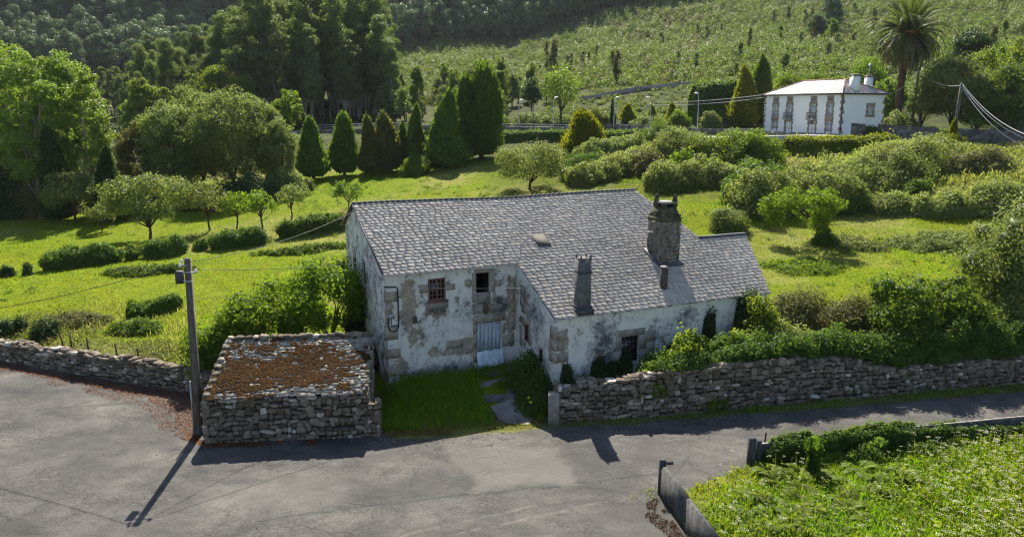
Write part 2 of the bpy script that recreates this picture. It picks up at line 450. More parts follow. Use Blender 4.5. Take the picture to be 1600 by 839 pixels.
# ------------------------------------------------------------------ terrain
NBX = [-420, -60, -28.06, -23.48, -19.33, -15.15, -13.0, -12.6, -6.0, -5.2, 1.4, 1.6, 5.7, 11.9, 18.55, 25.8, 60, 420]
NBY = [200, 52.5, 40.4, 38.5, 36.9, 35.3, 34.2, 33.6, 33.0, 30.2, 31.2, 31.9, 32.5, 34.0, 35.4, 37.0, 44.5, 120]
cp = []
for (u, v, Y) in [(0,500,45),(0,420,59),(0,350,80),(230,372,70),(100,330,90),(450,440,54),(450,380,68),(600,300,88),(480,282,98),(700,262,106),
                  (825,305,80),(1250,430,54),(1400,400,60),(1350,345,72),(1120,330,72),(1500,330,72),(1500,430,54),(1200,300,82),(1000,280,88),
                  (1200,250,100),(1400,235,100),(1550,270,82),(1560,240,98),(1550,235,106),(1300,217,113),(1150,215,120),(1000,213,128),(800,208,142),(650,207,148),
                  (520,207,155),(912,238,106),(1000,180,152),(1000,135,185),(1150,150,160),(1400,150,150),(1600,150,140),
                  (1200,60,300),(1000,90,270),(1200,0,380),(1500,50,260),(1600,0,300),(960,20,400),(850,110,300),(700,100,330),(600,150,260),
                  (700,170,220),(850,150,210),(190,130,320),(400,130,290),(0,130,330),(300,110,370),(800,70,400),(520,80,385),(1400,90,220)]:
    cp.append(at(u, v, Y))
for p in [(0,38,.75),(-11,38,.7),(8,37,.85),(-5,45,.8),(5,48,.95),(-26,44,.65),(16,38,.9),(24,41,1.0),(40,48,1.2),(-45,60,1.0),(14,44,1.2),
          (-55,95,2.0),(-70,160,7.5),(-45,160,8.8),(-110,180,9.0),(-60,210,10.5),(-190,260,15),(-300,330,24),(-150,330,24),(-420,360,30),
          (60,80,5.5),(75,100,8.6),(90,115,9.3),(110,100,8.0),(140,140,17),(180,220,36),(260,260,48),(300,160,30),(400,300,60),
          (48,116,9.1),(44,130,9.2),(54,124,9.4),(56,130,10.4),
          (-300,420,50),(-150,420,48),(0,430,66),(-300,480,140),(-150,480,136),(0,490,140),(60,440,72),(-420,560,220),(-150,560,220),(0,560,215),  # unseen heights behind the far hill, steepened to keep it in shade
          (110,440,80),(130,520,104),(250,440,92),(330,540,120),(60,560,180),(-420,640,300),(-100,640,300),(100,640,200),(420,640,150),
          (0,10,0),(60,10,0),(-60,10,0),(0,-100,0),(200,0,3),(-200,0,2),(300,-100,6),(-300,-100,3),(-150,100,3),(-350,200,10),(200,90,9)]:
    cp.append(np.array(p, float))
cp = np.array(cp)
_d = np.linalg.norm(cp[:, None, :2] - cp[None, :, :2], axis=-1)
_A = np.zeros((len(cp) + 3,) * 2); _A[:len(cp), :len(cp)] = np.sqrt(_d ** 2 + 9.0) - np.eye(len(cp)) * .5
_P = np.c_[np.ones(len(cp)), cp[:, :2] / 100]
_A[:len(cp), len(cp):] = _P; _A[len(cp):, :len(cp)] = _P.T
RBW = np.linalg.solve(_A, np.r_[cp[:, 2], 0, 0, 0])

def hgt(x, y):
    x = np.atleast_1d(np.asarray(x, float)); y = np.atleast_1d(np.asarray(y, float))
    sh = x.shape; x = x.ravel(); y = y.ravel()
    out = np.empty(len(x))
    for i in range(0, len(x), 40000):
        xs, ys = x[i:i + 40000], y[i:i + 40000]
        ph = np.sqrt((xs[:, None] - cp[:, 0]) ** 2 + (ys[:, None] - cp[:, 1]) ** 2 + 9.0)
        z = ph @ RBW[:len(cp)] + RBW[-3] + RBW[-2] * xs / 100 + RBW[-1] * ys / 100
        t = np.clip((ys - np.interp(xs, NBX, NBY) - .2) / 4.0, 0, 1); t = t * t * (3 - 2 * t)
        f = np.clip((ys - 60) / 60, 0, 1) * 1.2 + .12 * np.clip((ys - 40) / 8, 0, 1)
        z = z + f * (fbm(xs * .06, ys * .06, 0, 5) - .5) * 1.2 + .25 * np.clip((ys - 44) / 10, 0, 1) * (fbm(xs * .35, ys * .35, 0, 9) - .5)
        out[i:i + 40000] = np.where(t > 0, z * t, 0) - .02
    return out.reshape(sh)

def gz(x, y): return float(hgt([x], [y])[0])
def G(u, v):
    """terrain point seen at a pixel"""
    x, y, w = ray(u, v)
    Y = np.arange(22, 520, .5)
    d = CH + w / y * Y - hgt(x / y * Y, Y)
    i = int(np.argmax(d < 0)) if (d < 0).any() else len(Y) - 1
    return np.array([x / y * Y[i], Y[i], gz(x / y * Y[i], Y[i])])

def lines(segs):
    r = []
    for a, b, n in segs: r += list(np.linspace(a, b, n, endpoint=False))
    return np.array(r + [segs[-1][1]])

gx = lines([(-420, -120, 40), (-120, -40, 50), (-40, 45, 150), (45, 120, 50), (120, 420, 40)])
gy = lines([(-150, 20, 20), (20, 28, 8), (28, 60, 90), (60, 120, 90), (120, 220, 60), (220, 480, 80), (480, 640, 20)])
X, Y = np.meshgrid(gx, gy)
Z = hgt(X, Y)
nx, ny = len(gx), len(gy)
idx = np.arange(nx * ny).reshape(ny, nx)
Q = np.stack([idx[:-1, :-1], idx[:-1, 1:], idx[1:, 1:], idx[1:, :-1]], -1).reshape(-1, 4)
nb = np.interp(X, NBX, NBY)
hillm = np.clip((Y - 108 + (fbm(X * .05, Y * .05, 0, 3) - .5) * 14) / 8, 0, 1)
hillm = np.maximum(hillm, np.clip((Y - 74) / 5, 0, 1) * np.clip((X + 4 + (Y - 80) * .1) / 5, 0, 1) * .6)
soilm = np.clip(1 - np.abs(Y - nb - .6) / 1.5, 0, 1) * (.4 + .6 * (fbm(X * .5, Y * .5, 0, 2) > .5))
soilm = np.maximum(soilm, np.clip(1 - (Y - nb) / 5.0, 0, 1) * (X < -12) * (Y > nb) * np.clip(fbm(X * .35, Y * .35, 0, 12) * 4 - 1.2, 0, 1))
soilm = np.maximum(soilm, ((Y < nb) & (Y > 20)) * .6)
drym = np.clip(fbm(X * .12, Y * .12, 0, 21) * 3.2 - 1.75, 0, .6) * (Y > 48) * (Y < 110)
mb = MB(); mb.add(np.stack([X, Y, Z], -1).reshape(-1, 3), Q, hill=hillm.ravel(), soil=soilm.ravel(), dry=drym.ravel())
mb.build('ground', M['ground'], smooth=True, kind='structure')

# ------------------------------------------------------------------ asphalt lot and lane
def segdist(x, y, pts):
    d = np.full(x.shape, 1e9)
    for (a, b) in zip(pts[:-1], pts[1:]):
        ax, ay = a[0], a[1]; bx, by = b[0] - ax, b[1] - ay
        t = np.clip(((x - ax) * bx + (y - ay) * by) / (bx * bx + by * by), 0, 1)
        d = np.minimum(d, np.hypot(x - ax - t * bx, y - ay - t * by))
    return d
def inside(x, y, poly):
    r = np.zeros(x.shape, bool); n = len(poly)
    for i in range(n):
        (x1, y1), (x2, y2) = poly[i][:2], poly[(i + 1) % n][:2]
        if y1 == y2: continue
        c = ((y1 > y) != (y2 > y)) & (x < (x2 - x1) * (y - y1) / (y2 - y1) + x1)
        r ^= c
    return r
AX = [-60, -28.06, -23.48, -19.33, -15.15, -13.0, -12.75, -5.5, -4.8, -2.7, -.5, 1.3, 1.7, 5.7, 12, 18.5, 25, 60]
AY = [52.4, 40.15, 38.25, 36.6, 35.0, 33.6, 29.9, 30.5, 29.9, 30.1, 30.55, 30.85, 30.9, 31.55, 32.7, 34.0, 35.4, 43.0]
ax_ = lines([(-60, -30, 30), (-30, 30, 600), (30, 60, 30)])
tt = lines([(0, .75, 10), (.75, 1.0, 190)])
XX = np.tile(ax_, (len(tt), 1))
top = np.interp(XX, AX, AY) + (fbm(XX * .9, 0, 0, 44) - .5) * .5
YY = -30 + tt[:, None] * (top + 30)
w = (fbm(XX * 1.3, YY * 1.3, 0, 77) - .5)
fl = lambda L: [flat(u, v) for u, v in L]
sd = np.clip(1 - segdist(XX, YY + w * .3, fl([(400, 815), (560, 791), (738, 772), (895, 756), (960, 748), (1030, 742)])) / .09, 0, 1)
sd = np.maximum(sd, .7 * np.clip(1 - segdist(XX, YY + w * .4, fl([(60, 640), (250, 625), (330, 720)])) / .14, 0, 1))
sp = np.clip(1 - segdist(XX, YY + w * .3, fl([(580, 850), (620, 839), (703, 820), (760, 805), (824, 793), (881, 782)])) / .08, 0, 1)
sp = np.maximum(sp, np.clip(1 - segdist(XX, YY + w * .3, fl([(700, 838), (788, 818), (852, 804), (916, 790), (956, 777)])) / .07, 0, 1))
def poly_soft(pix, soft):
    P = [flat(u, v) for u, v in pix]
    wx, wy = XX + (fbm(XX, YY, 0, 31) - .5) * 1.2, YY + (fbm(XX, YY, 0, 32) - .5) * 1.2
    d = segdist(wx, wy, P + P[:1])
    return np.where(inside(wx, wy, P), np.clip(.5 + d / soft, 0, 1), np.clip(.5 - d / soft, 0, 1))
pp = poly_soft([(700, 690), (860, 705), (893, 752), (742, 770)], .3)
pp = np.maximum(pp, .6 * poly_soft([(300, 760), (560, 735), (540, 780), (330, 800)], .8))
pd = poly_soft([(880, 700), (930, 690), (960, 720), (915, 735), (885, 722)], .4)
pd = np.maximum(pd, poly_soft([(700, 742), (740, 738), (744, 768), (690, 772)], .4))
pd = np.maximum(pd, .8 * poly_soft([(560, 760), (690, 730), (720, 780), (590, 800)], .8))
pd = np.maximum(pd, .6 * poly_soft([(930, 790), (1060, 800), (1080, 839), (880, 839)], .6))
pd = np.maximum(pd, .8 * poly_soft([(60, 700), (200, 670), (260, 690), (120, 740)], 1.0))
idx = np.arange(XX.size).reshape(XX.shape)
Q = np.stack([idx[:-1, :-1], idx[:-1, 1:], idx[1:, 1:], idx[1:, :-1]], -1).reshape(-1, 4)
zz = .012 * (fbm(XX * .4, YY * .4, 0, 8) - .5)
mb = MB(); mb.add(np.stack([XX, YY, zz], -1).reshape(-1, 3), Q, seam_dark=sd.ravel(), seam_pale=sp.ravel(), patch_pale=pp.ravel(), patch_dark=pd.ravel())
mb.build('road', M['asphalt'], smooth=True, kind='structure')

# meadow corner on the near side of the lane
FIELD = [(5.55, 24.9), (7.0, 25.9), (9.35, 27.35), (12.7, 28.15), (17.04, 29.15), (21.6, 30.1), (45, 35), (45, -5), (9.3, -5), (8.3, 6), (6.3, 20.0)]
fx = lines([(5, 25, 70), (25, 45, 25)]); fy = lines([(-5, 15, 20), (15, 35, 70)])
FXX, FYY = np.meshgrid(fx, fy)
idx = np.arange(FXX.size).reshape(FXX.shape)
Q = np.stack([idx[:-1, :-1], idx[:-1, 1:], idx[1:, 1:], idx[1:, :-1]], -1).reshape(-1, 4)
cx = FXX.ravel()[Q].mean(1); cy = FYY.ravel()[Q].mean(1)
Q = Q[inside(cx, cy, FIELD)]
mb = MB()
drf = np.clip(1.2 - np.abs(segdist(FXX, FYY, FIELD[0:3])) / 1.6, 0, 1) * .6
mb.add(np.stack([FXX, FYY, .03 + .1 * fbm(FXX * .8, FYY * .8, 0, 3)], -1).reshape(-1, 3), Q, hill=FXX.ravel() * 0, soil=FXX.ravel() * 0 + .15, dry=drf.ravel())
mb.build('meadow_ground', M['ground'], smooth=True, kind='structure')

# entrance path slabs
for i, pix in enumerate([[(748, 608), (790, 600), (815, 612), (800, 626), (757, 628)], [(766, 632), (808, 622), (838, 640), (826, 652), (782, 650)], [(744, 580), (775, 574), (800, 588), (770, 599), (746, 596)]]):
    P = np.array([at(u, v, flat(u, v, .35)[1]) for u, v in pix]); n = len(P)
    zt = max(gz(a, b) for a, b, _ in P) + .02
    P[:, 2] = [gz(a, b) + .035 for a, b, _ in P]
    mb = MB(); c = P.mean(0)
    mb.add(np.concatenate([P, P - [0, 0, .2], [c]]), [(j, (j + 1) % n, n + (j + 1) % n, n + j) for j in range(n)], [(j, (j + 1) % n, 2 * n) for j in range(n)])
    mb.build('path', M['pathc'], kind='structure')

# ------------------------------------------------------------------ dry stone walls
def rock_templates(k=14, n=3, seed=3):
    r = np.random.default_rng(seed); T = []
    g = np.linspace(-1, 1, n + 1)
    pts, quads, key = [], [], {}
    def vid(p):
        q = tuple(np.round(p, 4))
        if q not in key: key[q] = len(pts); pts.append(p)
        return key[q]
    for ax in range(3):
        for s in (-1, 1):
            for i in range(n):
                for j in range(n):
                    f = []
                    for (a, b) in ((i, j), (i + 1, j), (i + 1, j + 1), (i, j + 1)):
                        p = [0, 0, 0]; p[ax] = s; p[(ax + 1) % 3] = g[a]; p[(ax + 2) % 3] = g[b]; f.append(vid(np.array(p, float)))
                    quads.append(f if s > 0 else f[::-1])
    P = np.array(pts); Qd = np.array(quads)
    for i in range(k):
        S = P / (np.sum(np.abs(P) ** 3.4, 1, keepdims=True) ** (1 / 3.4))
        S = S * (1 + (r.random((len(P), 1)) - .5) * .28) + (r.random(P.shape) - .5) * .28
        T.append(S)
    return np.array(T), Qd
RT, RQ = rock_templates()
def rocks(mb, C, S, ax, rng):
    """C centres (n,3), S half sizes (n,3) in the frame ax=(a,b,c)"""
    C = np.asarray(C, float); S = np.asarray(S, float); n = len(C)
    ax = np.broadcast_to(np.asarray(ax, float), (n, 3, 3))
    T = RT[rng.integers(0, len(RT), n)] * rng.choice([-1, 1], (n, 1, 1)) * S[:, None, :] * 1.04
    an = rng.normal(size=(n, 1)) * .13; T = np.stack([T[..., 0] * np.cos(an) - T[..., 2] * np.sin(an), T[..., 1], T[..., 0] * np.sin(an) + T[..., 2] * np.cos(an)], -1)
    V = C[:, None, :] + np.einsum('nvk,nkj->nvj', T, ax)
    m = T.shape[1]
    Qd = (RQ[None] + (np.arange(n) * m)[:, None, None]).reshape(-1, 4)
    mb.add(V.reshape(-1, 3), Qd)
def stone_face(mb, A, B, z0f, topf, nrm, rng, course=(.13, .25), width=(.16, .48), depth=.09, loose=True):
    A = np.asarray(A, float); B = np.asarray(B, float); L = np.linalg.norm(B - A); U = (B - A) / L
    Nn = np.asarray(nrm, float); C, S = [], []
    z = 0.0
    zmax = max(topf(x) - z0f(x) for x in np.linspace(0, L, 12))
    while z < zmax:
        h = rng.uniform(*course); x = rng.uniform(-.2, 0)
        while x < L:
            wd = rng.uniform(*width) * (1.5 if rng.random() < .15 else 1) * (.6 if rng.random() < .25 else 1)
            wd = max(.06, min(wd, L + .05 - x)) if x > -.05 else wd + x + .04; x = max(x, -.04)
            xc = x + wd / 2; hh = h * (rng.uniform(.7, 1.15) if rng.random() < .8 else rng.uniform(1.3, 1.8))
            zb = z0f(min(max(xc, 0), L)) + z; tp = topf(min(max(xc, 0), L))
            if zb + hh * .5 < tp and -.05 < xc < L + .05:
                p = A + U * xc; C.append([p[0] + Nn[0] * rng.uniform(-.02, .02), p[1] + Nn[1] * rng.uniform(-.02, .02), zb + hh / 2 + rng.uniform(-.05, .05)])
                S.append([wd / 2 * .97, depth * rng.uniform(.8, 1.3), hh / 2 * .97])
            x += wd
        z += h
    if C:
        rocks(mb, C, S, np.array([[U[0], U[1], 0], [Nn[0], Nn[1], 0], [0, 0, 1]]), rng)
def drystone(name, label, path, tops, thick, seed, z0=lambda x, y: -.1, cap=True, mat='stone', group=None, course=(.13, .25), width=(.16, .48), back=True):
    rng = np.random.default_rng(seed)
    c = np.mean(np.asarray(path), 0)
    root = thing(name, label, 'stone wall', (c[0], c[1], 0), group)
    st, core = MB(), MB()
    path = [np.asarray(p, float)[:2] for p in path]
    for i, (A, B) in enumerate(zip(path[:-1], path[1:])):
        L = np.linalg.norm(B - A); U = (B - A) / L; Nn = np.array([U[1], -U[0]])
        t0, t1 = tops[i], tops[i + 1]
        tf = lambda x, t0=t0, t1=t1, L=L: t0 + (t1 - t0) * x / L + .05 * math.sin(x * 2.1 + seed)
        bf = lambda x, A=A, U=U: z0(*(A + U * x))
        stone_face(st, A, B, bf, tf, Nn, rng, course, width)
        if back: stone_face(st, A - Nn * thick, B - Nn * thick, bf, tf, -Nn, rng, course, width)
        # cap stones
        if cap:
            x = 0; C, S = [], []
            while x < L:
                wd = rng.uniform(.2, .5); p = A + U * (x + wd / 2) - Nn * thick * rng.uniform(.25, .75)
                C.append([p[0], p[1], tf(x) - .03 + rng.uniform(-.03, .05)]); S.append([wd / 2, thick * rng.uniform(.3, .5), rng.uniform(.06, .12)]); x += wd * rng.uniform(.7, 1)
            rocks(st, C, S, np.array([[U[0], U[1], 0], [Nn[0], Nn[1], 0], [0, 0, 1]]), rng)
        P = [A - Nn * .03, B - Nn * .03, B - Nn * (thick - .03), A - Nn * (thick - .03)]
        V = [[*p, -.15] for p in P] + [[*P[0], t0 - .06], [*P[1], t1 - .06], [*P[2], t1 - .06], [*P[3], t0 - .06]]
        core.add(V, [(0, 1, 5, 4), (1, 2, 6, 5), (2, 3, 7, 6), (3, 0, 4, 7), (4, 5, 6, 7)])
    A, B = path[0], path[1]; U = norm(B - A); Nn = np.array([U[1], -U[0]])
    stone_face(st, A - Nn * thick, A, lambda x: z0(*A), lambda x: tops[0], -U, rng, course, width)
    A, B = path[-1], path[-2]; U = norm(A - B); Nn = np.array([U[1], -U[0]])
    stone_face(st, A, A - Nn * thick, lambda x: z0(*A), lambda x: tops[-1], U, rng, course, width)
    o = (c[0], c[1], 0)
    st.build('stones', M[mat], root, o); core.build('rubble_core', M['mortar'], root, o)
    return root

drystone('stone_wall', 'low dry stone wall running along the left edge of the asphalt lot to the shed', [(-45, 46.7), (-28.06, 40.18), (-23.48, 38.3), (-19.33, 36.66), (-15.15, 35.07), (-13.0, 34.1)], [.95, 1.0, 1.05, 1.2, 1.1, 1.15], .5, 11)
rw = drystone('stone_wall', 'long dry stone wall overgrown by ivy along the far side of the lane, right of the gate gap',
         [(2.05, 31.66), (5.71, 32.17), (8.7, 32.9), (11.91, 33.68), (15.1, 34.4), (18.55, 35.07), (25.77, 36.66), (40, 39.8)], [1.5, 1.9, 2.05, 2.05, 1.95, 1.2, 1.2, 1.2], .55, 12)
pm = MB()
pm.box((-.24, -.26, -.05), (.24, .26, 1.35), (1.82, 31.62, 0), taper=.96)
pm.build('gate_pillar', M['granite_grey'], rw, (np.mean([2.05, 5.71, 8.7, 11.91, 15.1, 18.55, 25.77, 40]), np.mean([31.66, 32.17, 32.9, 33.68, 34.4, 35.07, 36.66, 39.8]), 0))

# concrete slab wall and block wall round the meadow corner
SW0, SW1 = np.array([5.28, 25.15]), np.array([8.55, 4.0])
u_ = norm(SW1 - SW0); n_ = np.array([u_[1], -u_[0]])
r = thing('slab_wall', 'dark stained thin concrete slab wall running out of the bottom of the photo', 'concrete wall', (*SW0, 0))
mb = MB()
Lw = np.linalg.norm(SW1 - SW0); k = 0; x = 0
while x < Lw:
    mb.box((x + .01, 0, -.1), (min(x + 2.4, Lw), .12, 1.16 + .012 * math.sin(k * 3.1)), (*SW0, 0), ((*u_, 0), (*(-n_), 0), (0, 0, 1))); x += 2.4; k += 1
mb.build('slab', M['concrete'], r, (*SW0, 0))
mb = MB(); mb.box((-.14, -.05, -.1), (0, .17, 1.32), (*SW0, 0), ((*u_, 0), (*(-n_), 0), (0, 0, 1))); mb.box((-.14, .172, 1.17), (.06, .42, 1.26), (*SW0, 0), ((*u_, 0), (*(-n_), 0), (0, 0, 1)))
mb.build('end_post', M['concrete'], r, (*SW0, 0))
BW = [(9.45, 27.5), (12.69, 28.3), (17.04, 29.31), (21.58, 30.25), (45, 35.2)]
r = thing('block_wall', 'low concrete block wall with a pale coping beside the lane at lower right', 'concrete wall', (15, 28.8, 0))
mb, cpg = MB(), MB()
for (a, b) in zip(BW[:-1], BW[1:]):
    a = np.array(a); b = np.array(b); L = np.linalg.norm(b - a); uu = (b - a) / L; nn = np.array([-uu[1], uu[0]])
    mb.box((0, 0, -.1), (L, .16, .80), (*a, 0), ((*uu, 0), (*nn, 0), (0, 0, 1)))
    x = 0
    while x < L - .2:
        e = min(x + .6, L)
        cpg.box((x + .02, .03, .803), (e - .02, .13, .84), (*a, 0), ((*uu, 0), (*nn, 0), (0, 0, 1))); x = e
mb.build('blocks', M['concrete'], r, (15, 28.8, 0)); cpg.build('coping', M['granite_grey'], r, (15, 28.8, 0))
gp = MB(); gp.box((-.13, -.13, -.1), (.13, .13, 1.15), (9.2, 27.45, 0)); gp.box((.2, -.1, -.1), (.36, .1, 1.02), (9.2, 27.5, 0))
tag(gp.build('gate_post', M['concrete'], origin=(9.2, 27.45, 0)), 'stubby weathered gate post at the end of the low block wall by the meadow', 'gate post')
sp_ = MB(); q = flat(1193, 716); sp_.tube([(q[0], q[1], -.1), (q[0] + .02, q[1], 1.1)], .035, 6)
tag(sp_.build('stake', M['bark'], origin=(q[0], q[1], 0)), 'thin dark wooden stake standing by the stubby gate post', 'post')

rg_ = np.random.default_rng(91); n_ = 2600
gx_ = rg_.uniform(-30, 30, n_); gy_ = np.interp(gx_, AX, AY) - np.abs(rg_.normal(size=n_)) * .45 - .05
gx2 = rg_.uniform(-20, 18, 60); gy2 = rg_.uniform(20.5, 31, 60)
gx_ = np.r_[gx_, gx2]; gy_ = np.r_[gy_, gy2]; ok_ = ~inside(gx_, gy_, FIELD) & (gy_ > 19) & (fbm(gx_ * .6, gy_ * .6, 0, 8) > .44); gx_, gy_ = gx_[ok_], gy_[ok_]
gr = MB(); rr_ = rg_.uniform(.010, .026, len(gx_)); rocks(gr, np.c_[gx_, gy_, rr_ * .4], np.c_[rr_, rr_ * .8, rr_ * .6], np.eye(3), rg_); gr.build('gravel', M['stone_pale'], kind='stuff')

# ------------------------------------------------------------------ panels with openings
def wallpanel(mb, O, U, N, u0, u1, z0, top, openings=(), res=.16, peel=None, mould=None, reveal=.32):
    U = np.array([*U, 0.]) if len(U) == 2 else np.asarray(U); N = np.array([*N, 0.]) if len(N) == 2 else np.asarray(N)
    O = np.array([O[0], O[1], 0.])
    ul = set(np.round(np.linspace(u0, u1, max(2, int((u1 - u0) / res) + 1)), 4)); zl = set()
    zt = max(top(x) for x in np.linspace(u0, u1, 40))
    zl |= set(np.round(np.linspace(z0, zt, int((zt - z0) / res) + 1), 4))
    for (a, b, c, d) in openings: ul |= {round(a, 4), round(b, 4)}; zl |= {round(c, 4), round(d, 4)}
    ul = np.array(sorted(ul)); zl = np.array(sorted(zl))
    UU, ZZ = np.meshgrid(ul, zl)
    T = np.array([top(x) for x in ul])[None]
    ZC = np.minimum(ZZ, T)
    idx = np.arange(UU.size).reshape(UU.shape)
    Q = []
    for i in range(len(zl) - 1):
        for j in range(len(ul) - 1):
            if zl[i] >= T[0, j] - 1e-6 and zl[i] >= T[0, j + 1] - 1e-6: continue
            cu, cz = (ul[j] + ul[j + 1]) / 2, (zl[i] + zl[i + 1]) / 2
            if any(a < cu < b and c < cz < d for a, b, c, d in openings): continue
            Q.append((idx[i, j], idx[i, j + 1], idx[i + 1, j + 1], idx[i + 1, j]))
    uf, zf = UU.ravel(), ZC.ravel()
    V = O + U * uf[:, None] + np.array([0, 0, 1.]) * zf[:, None]
    pe = peel(uf, zf) if peel else uf * 0; mo = mould(uf, zf) if mould else uf * 0
    mb.add(V, Q, peel=pe, mould=mo)
    for (a, b, c, d) in openings:
        P = [O + U * q + np.array([0, 0, 1.]) * s for q, s in ((a, c), (b, c), (b, d), (a, d))]
        V = P + [p - N * reveal for p in P]
        mb.add(V, [(0, 4, 5, 1), (1, 5, 6, 2), (2, 6, 7, 3), (3, 7, 4, 0)], peel=[.3] * 8, mould=[.2] * 8)

def spots(lst):
    def f(u, z):
        r = np.zeros(len(u))
        for (cu, cz, ru, rz, s) in lst:
            r = np.maximum(r, s * np.exp(-.8 * (((u - cu) / ru) ** 2 + ((z - cz) / rz) ** 2) ** 1.25))
        return r
    return f

# ------------------------------------------------------------------ old farmhouse
HL = np.array([-8.27, 40.0]); HS = norm([.9125, .409]); HK = norm([.409, -.9125])
def hp(s, k, z): 
    q = HL + HS * s + HK * k
    return np.array([q[0], q[1], z])
def on_plane(u, v, O, N):
    d = np.array(ray(u, v)); cam = np.array([0, 0, CH]); O = np.array([O[0], O[1], 0.]); N = np.array([*N, 0.])
    t = np.dot(O - cam, N) / np.dot(d, N)
    return cam + d * t
class Face:
    def __init__(self, O, U, N): self.O, self.U, self.N = np.asarray(O)[:2], np.asarray(U), np.asarray(N)
    def px(self, u, v):
        p = on_plane(u, v, self.O, self.N); return float(np.dot(p[:2] - self.O, self.U)), float(p[2])
    def rect(self, l, t, r_, b):
        a0, z1 = self.px(l, t); a1, z0 = self.px(r_, b); a2, z2 = self.px((l + r_) / 2, (t + b) / 2)
        hu = (self.px(r_, (t + b) / 2)[0] - self.px(l, (t + b) / 2)[0]) / 2; hz = (self.px((l + r_) / 2, t)[1] - self.px((l + r_) / 2, b)[1]) / 2
        return a2 - hu, a2 + hu, z2 - hz, z2 + hz
    def spot(self, l, t, r_, b, s=1.0):
        a, b2, c, d = self.rect(l, t, r_, b); return ((a + b2) / 2, (c + d) / 2, abs(b2 - a) / 2, abs(d - c) / 2, s)
    def frame(self): return ((*self.U, 0), (*self.N, 0), (0, 0, 1))
    def o3(self): return (self.O[0], self.O[1], 0)

roofz = lambda s, k: 8.61 - .444 * k + .05 * (fbm(np.asarray(s) * .35, np.asarray(k) * .35, 0, 15) - .5) - .10 * np.exp(-((np.asarray(s) - 9) / 4.5) ** 2) * np.exp(-((np.asarray(k) - .5) / 2.5) ** 2)
house = thing('farmhouse', 'abandoned white two-storey farmhouse with peeling plaster and a broad grey slate roof', 'house', hp(8, 4, .7))
HO = hp(8, 4, .7)
FR = Face(hp(0.05, 5.80, 0), HS, HK)                       # main front
ES = Face(hp(6.68, 5.80, 0), HK, -HS)                      # side of the lower wing
EF = Face(hp(6.68, 10.0, 0), HS, HK)                       # front of the lower wing
GB = Face(hp(0.05, -2.65, 0), HK, -HS)                     # left gable
w1 = FR.rect(669, 435, 696, 469); w2 = FR.rect(744, 426, 767, 455); dr = FR.rect(746, 504, 783, 566)
w2b = (w2[0], w2[1], FR.px(755, 476)[1], w2[3])
ew = ES.rect(817, 507, 826, 534); ew2 = ES.rect(841, 545, 847, 566)
fw = EF.rect(971, 525, 998, 566)
g1 = GB.rect(552, 402, 557, 432); g2 = GB.rect(566, 407, 571, 446); g3 = GB.rect(577, 526, 586, 552)
pl = MB()
frp = spots([FR.spot(626, 440, 651, 511, 1.0), FR.spot(655, 470, 708, 500, .65), FR.spot(724, 435, 744, 452, .9), FR.spot(738, 489, 790, 508, .8), FR.spot(698, 526, 748, 556, .85),
             FR.spot(604, 560, 645, 590, .75), FR.spot(790, 428, 808, 540, .9), FR.spot(742, 455, 785, 500, .6), FR.spot(632, 505, 665, 560, .55), FR.spot(600, 440, 624, 540, .45), FR.spot(652, 540, 700, 565, .55), FR.spot(705, 440, 730, 480, .45)])
frm = spots([FR.spot(612, 566, 750, 600, .85), FR.spot(768, 462, 796, 498, .9), FR.spot(657, 472, 706, 496, .75), FR.spot(730, 470, 760, 496, .5), FR.spot(700, 440, 735, 520, .35), FR.spot(640, 508, 742, 545, .25), FR.spot(778, 420, 800, 470, .45)])
wallpanel(pl, FR.O, FR.U, FR.N, 0, 6.63, -.3, lambda u: 8.61 - .444 * 5.80 - .05, [w1, w2b, dr], .13, lambda u, z: np.maximum(frp(u, z) * 1.15, .25), lambda u, z: np.maximum(frm(u, z) * 1.15, .34 - .12 * (z > 5.2)))
esp = spots([ES.spot(812, 444, 826, 490, .8), ES.spot(812, 498, 830, 545, .8), ES.spot(857, 508, 868, 560, .9), ES.spot(800, 430, 808, 560, .6), ES.spot(830, 530, 850, 560, .5)])
esm = spots([ES.spot(815, 462, 852, 520, .75), ES.spot(805, 440, 832, 480, .45), ES.spot(830, 540, 866, 600, .5)])
wallpanel(pl, ES.O, ES.U, ES.N, 0, 4.2, -.3, lambda u: 8.61 - .444 * (5.8 + u) - .05, [ew, ew2], .13, lambda u, z: np.maximum(esp(u, z), .24), lambda u, z: np.maximum(esm(u, z) * 1.15, .38))
efp = spots([EF.spot(870, 510, 892, 570, .85), EF.spot(960, 508, 1026, 572, .7), EF.spot(1020, 520, 1060, 560, .4)])
efm = spots([EF.spot(918, 498, 968, 590, .85), EF.spot(1050, 476, 1092, 512, .7), EF.spot(980, 560, 1060, 600, .7), EF.spot(870, 570, 930, 600, .6), EF.spot(1005, 510, 1035, 560, .5), EF.spot(1090, 470, 1190, 500, .3)])
wallpanel(pl, EF.O, EF.U, EF.N, 0, 12.4, -.3, lambda u: 8.61 - .444 * 10.0 - .05, [fw], .14, lambda u, z: np.maximum(efp(u, z), .24), lambda u, z: np.maximum(efm(u, z) * 1.2, .30))
gtop = lambda u: min(8.61 - .444 * (u - 2.65), 8.61 + .53 * (u - 2.65)) - .06
gbm = spots([(2.2, 3.0, .5, 3.5, .55), (4.0, 2.6, .5, 3.0, .5), (.6, 4, .6, 4, .45), (6, 1.0, 2.0, 1.0, .5), (8.0, 2.0, .4, 3.0, .3)])
gbp = spots([(7.6, 2.0, .8, 2.0, .5), (3, 1.5, 1.5, 1, .5), (8.2, .8, .5, .8, .8)])
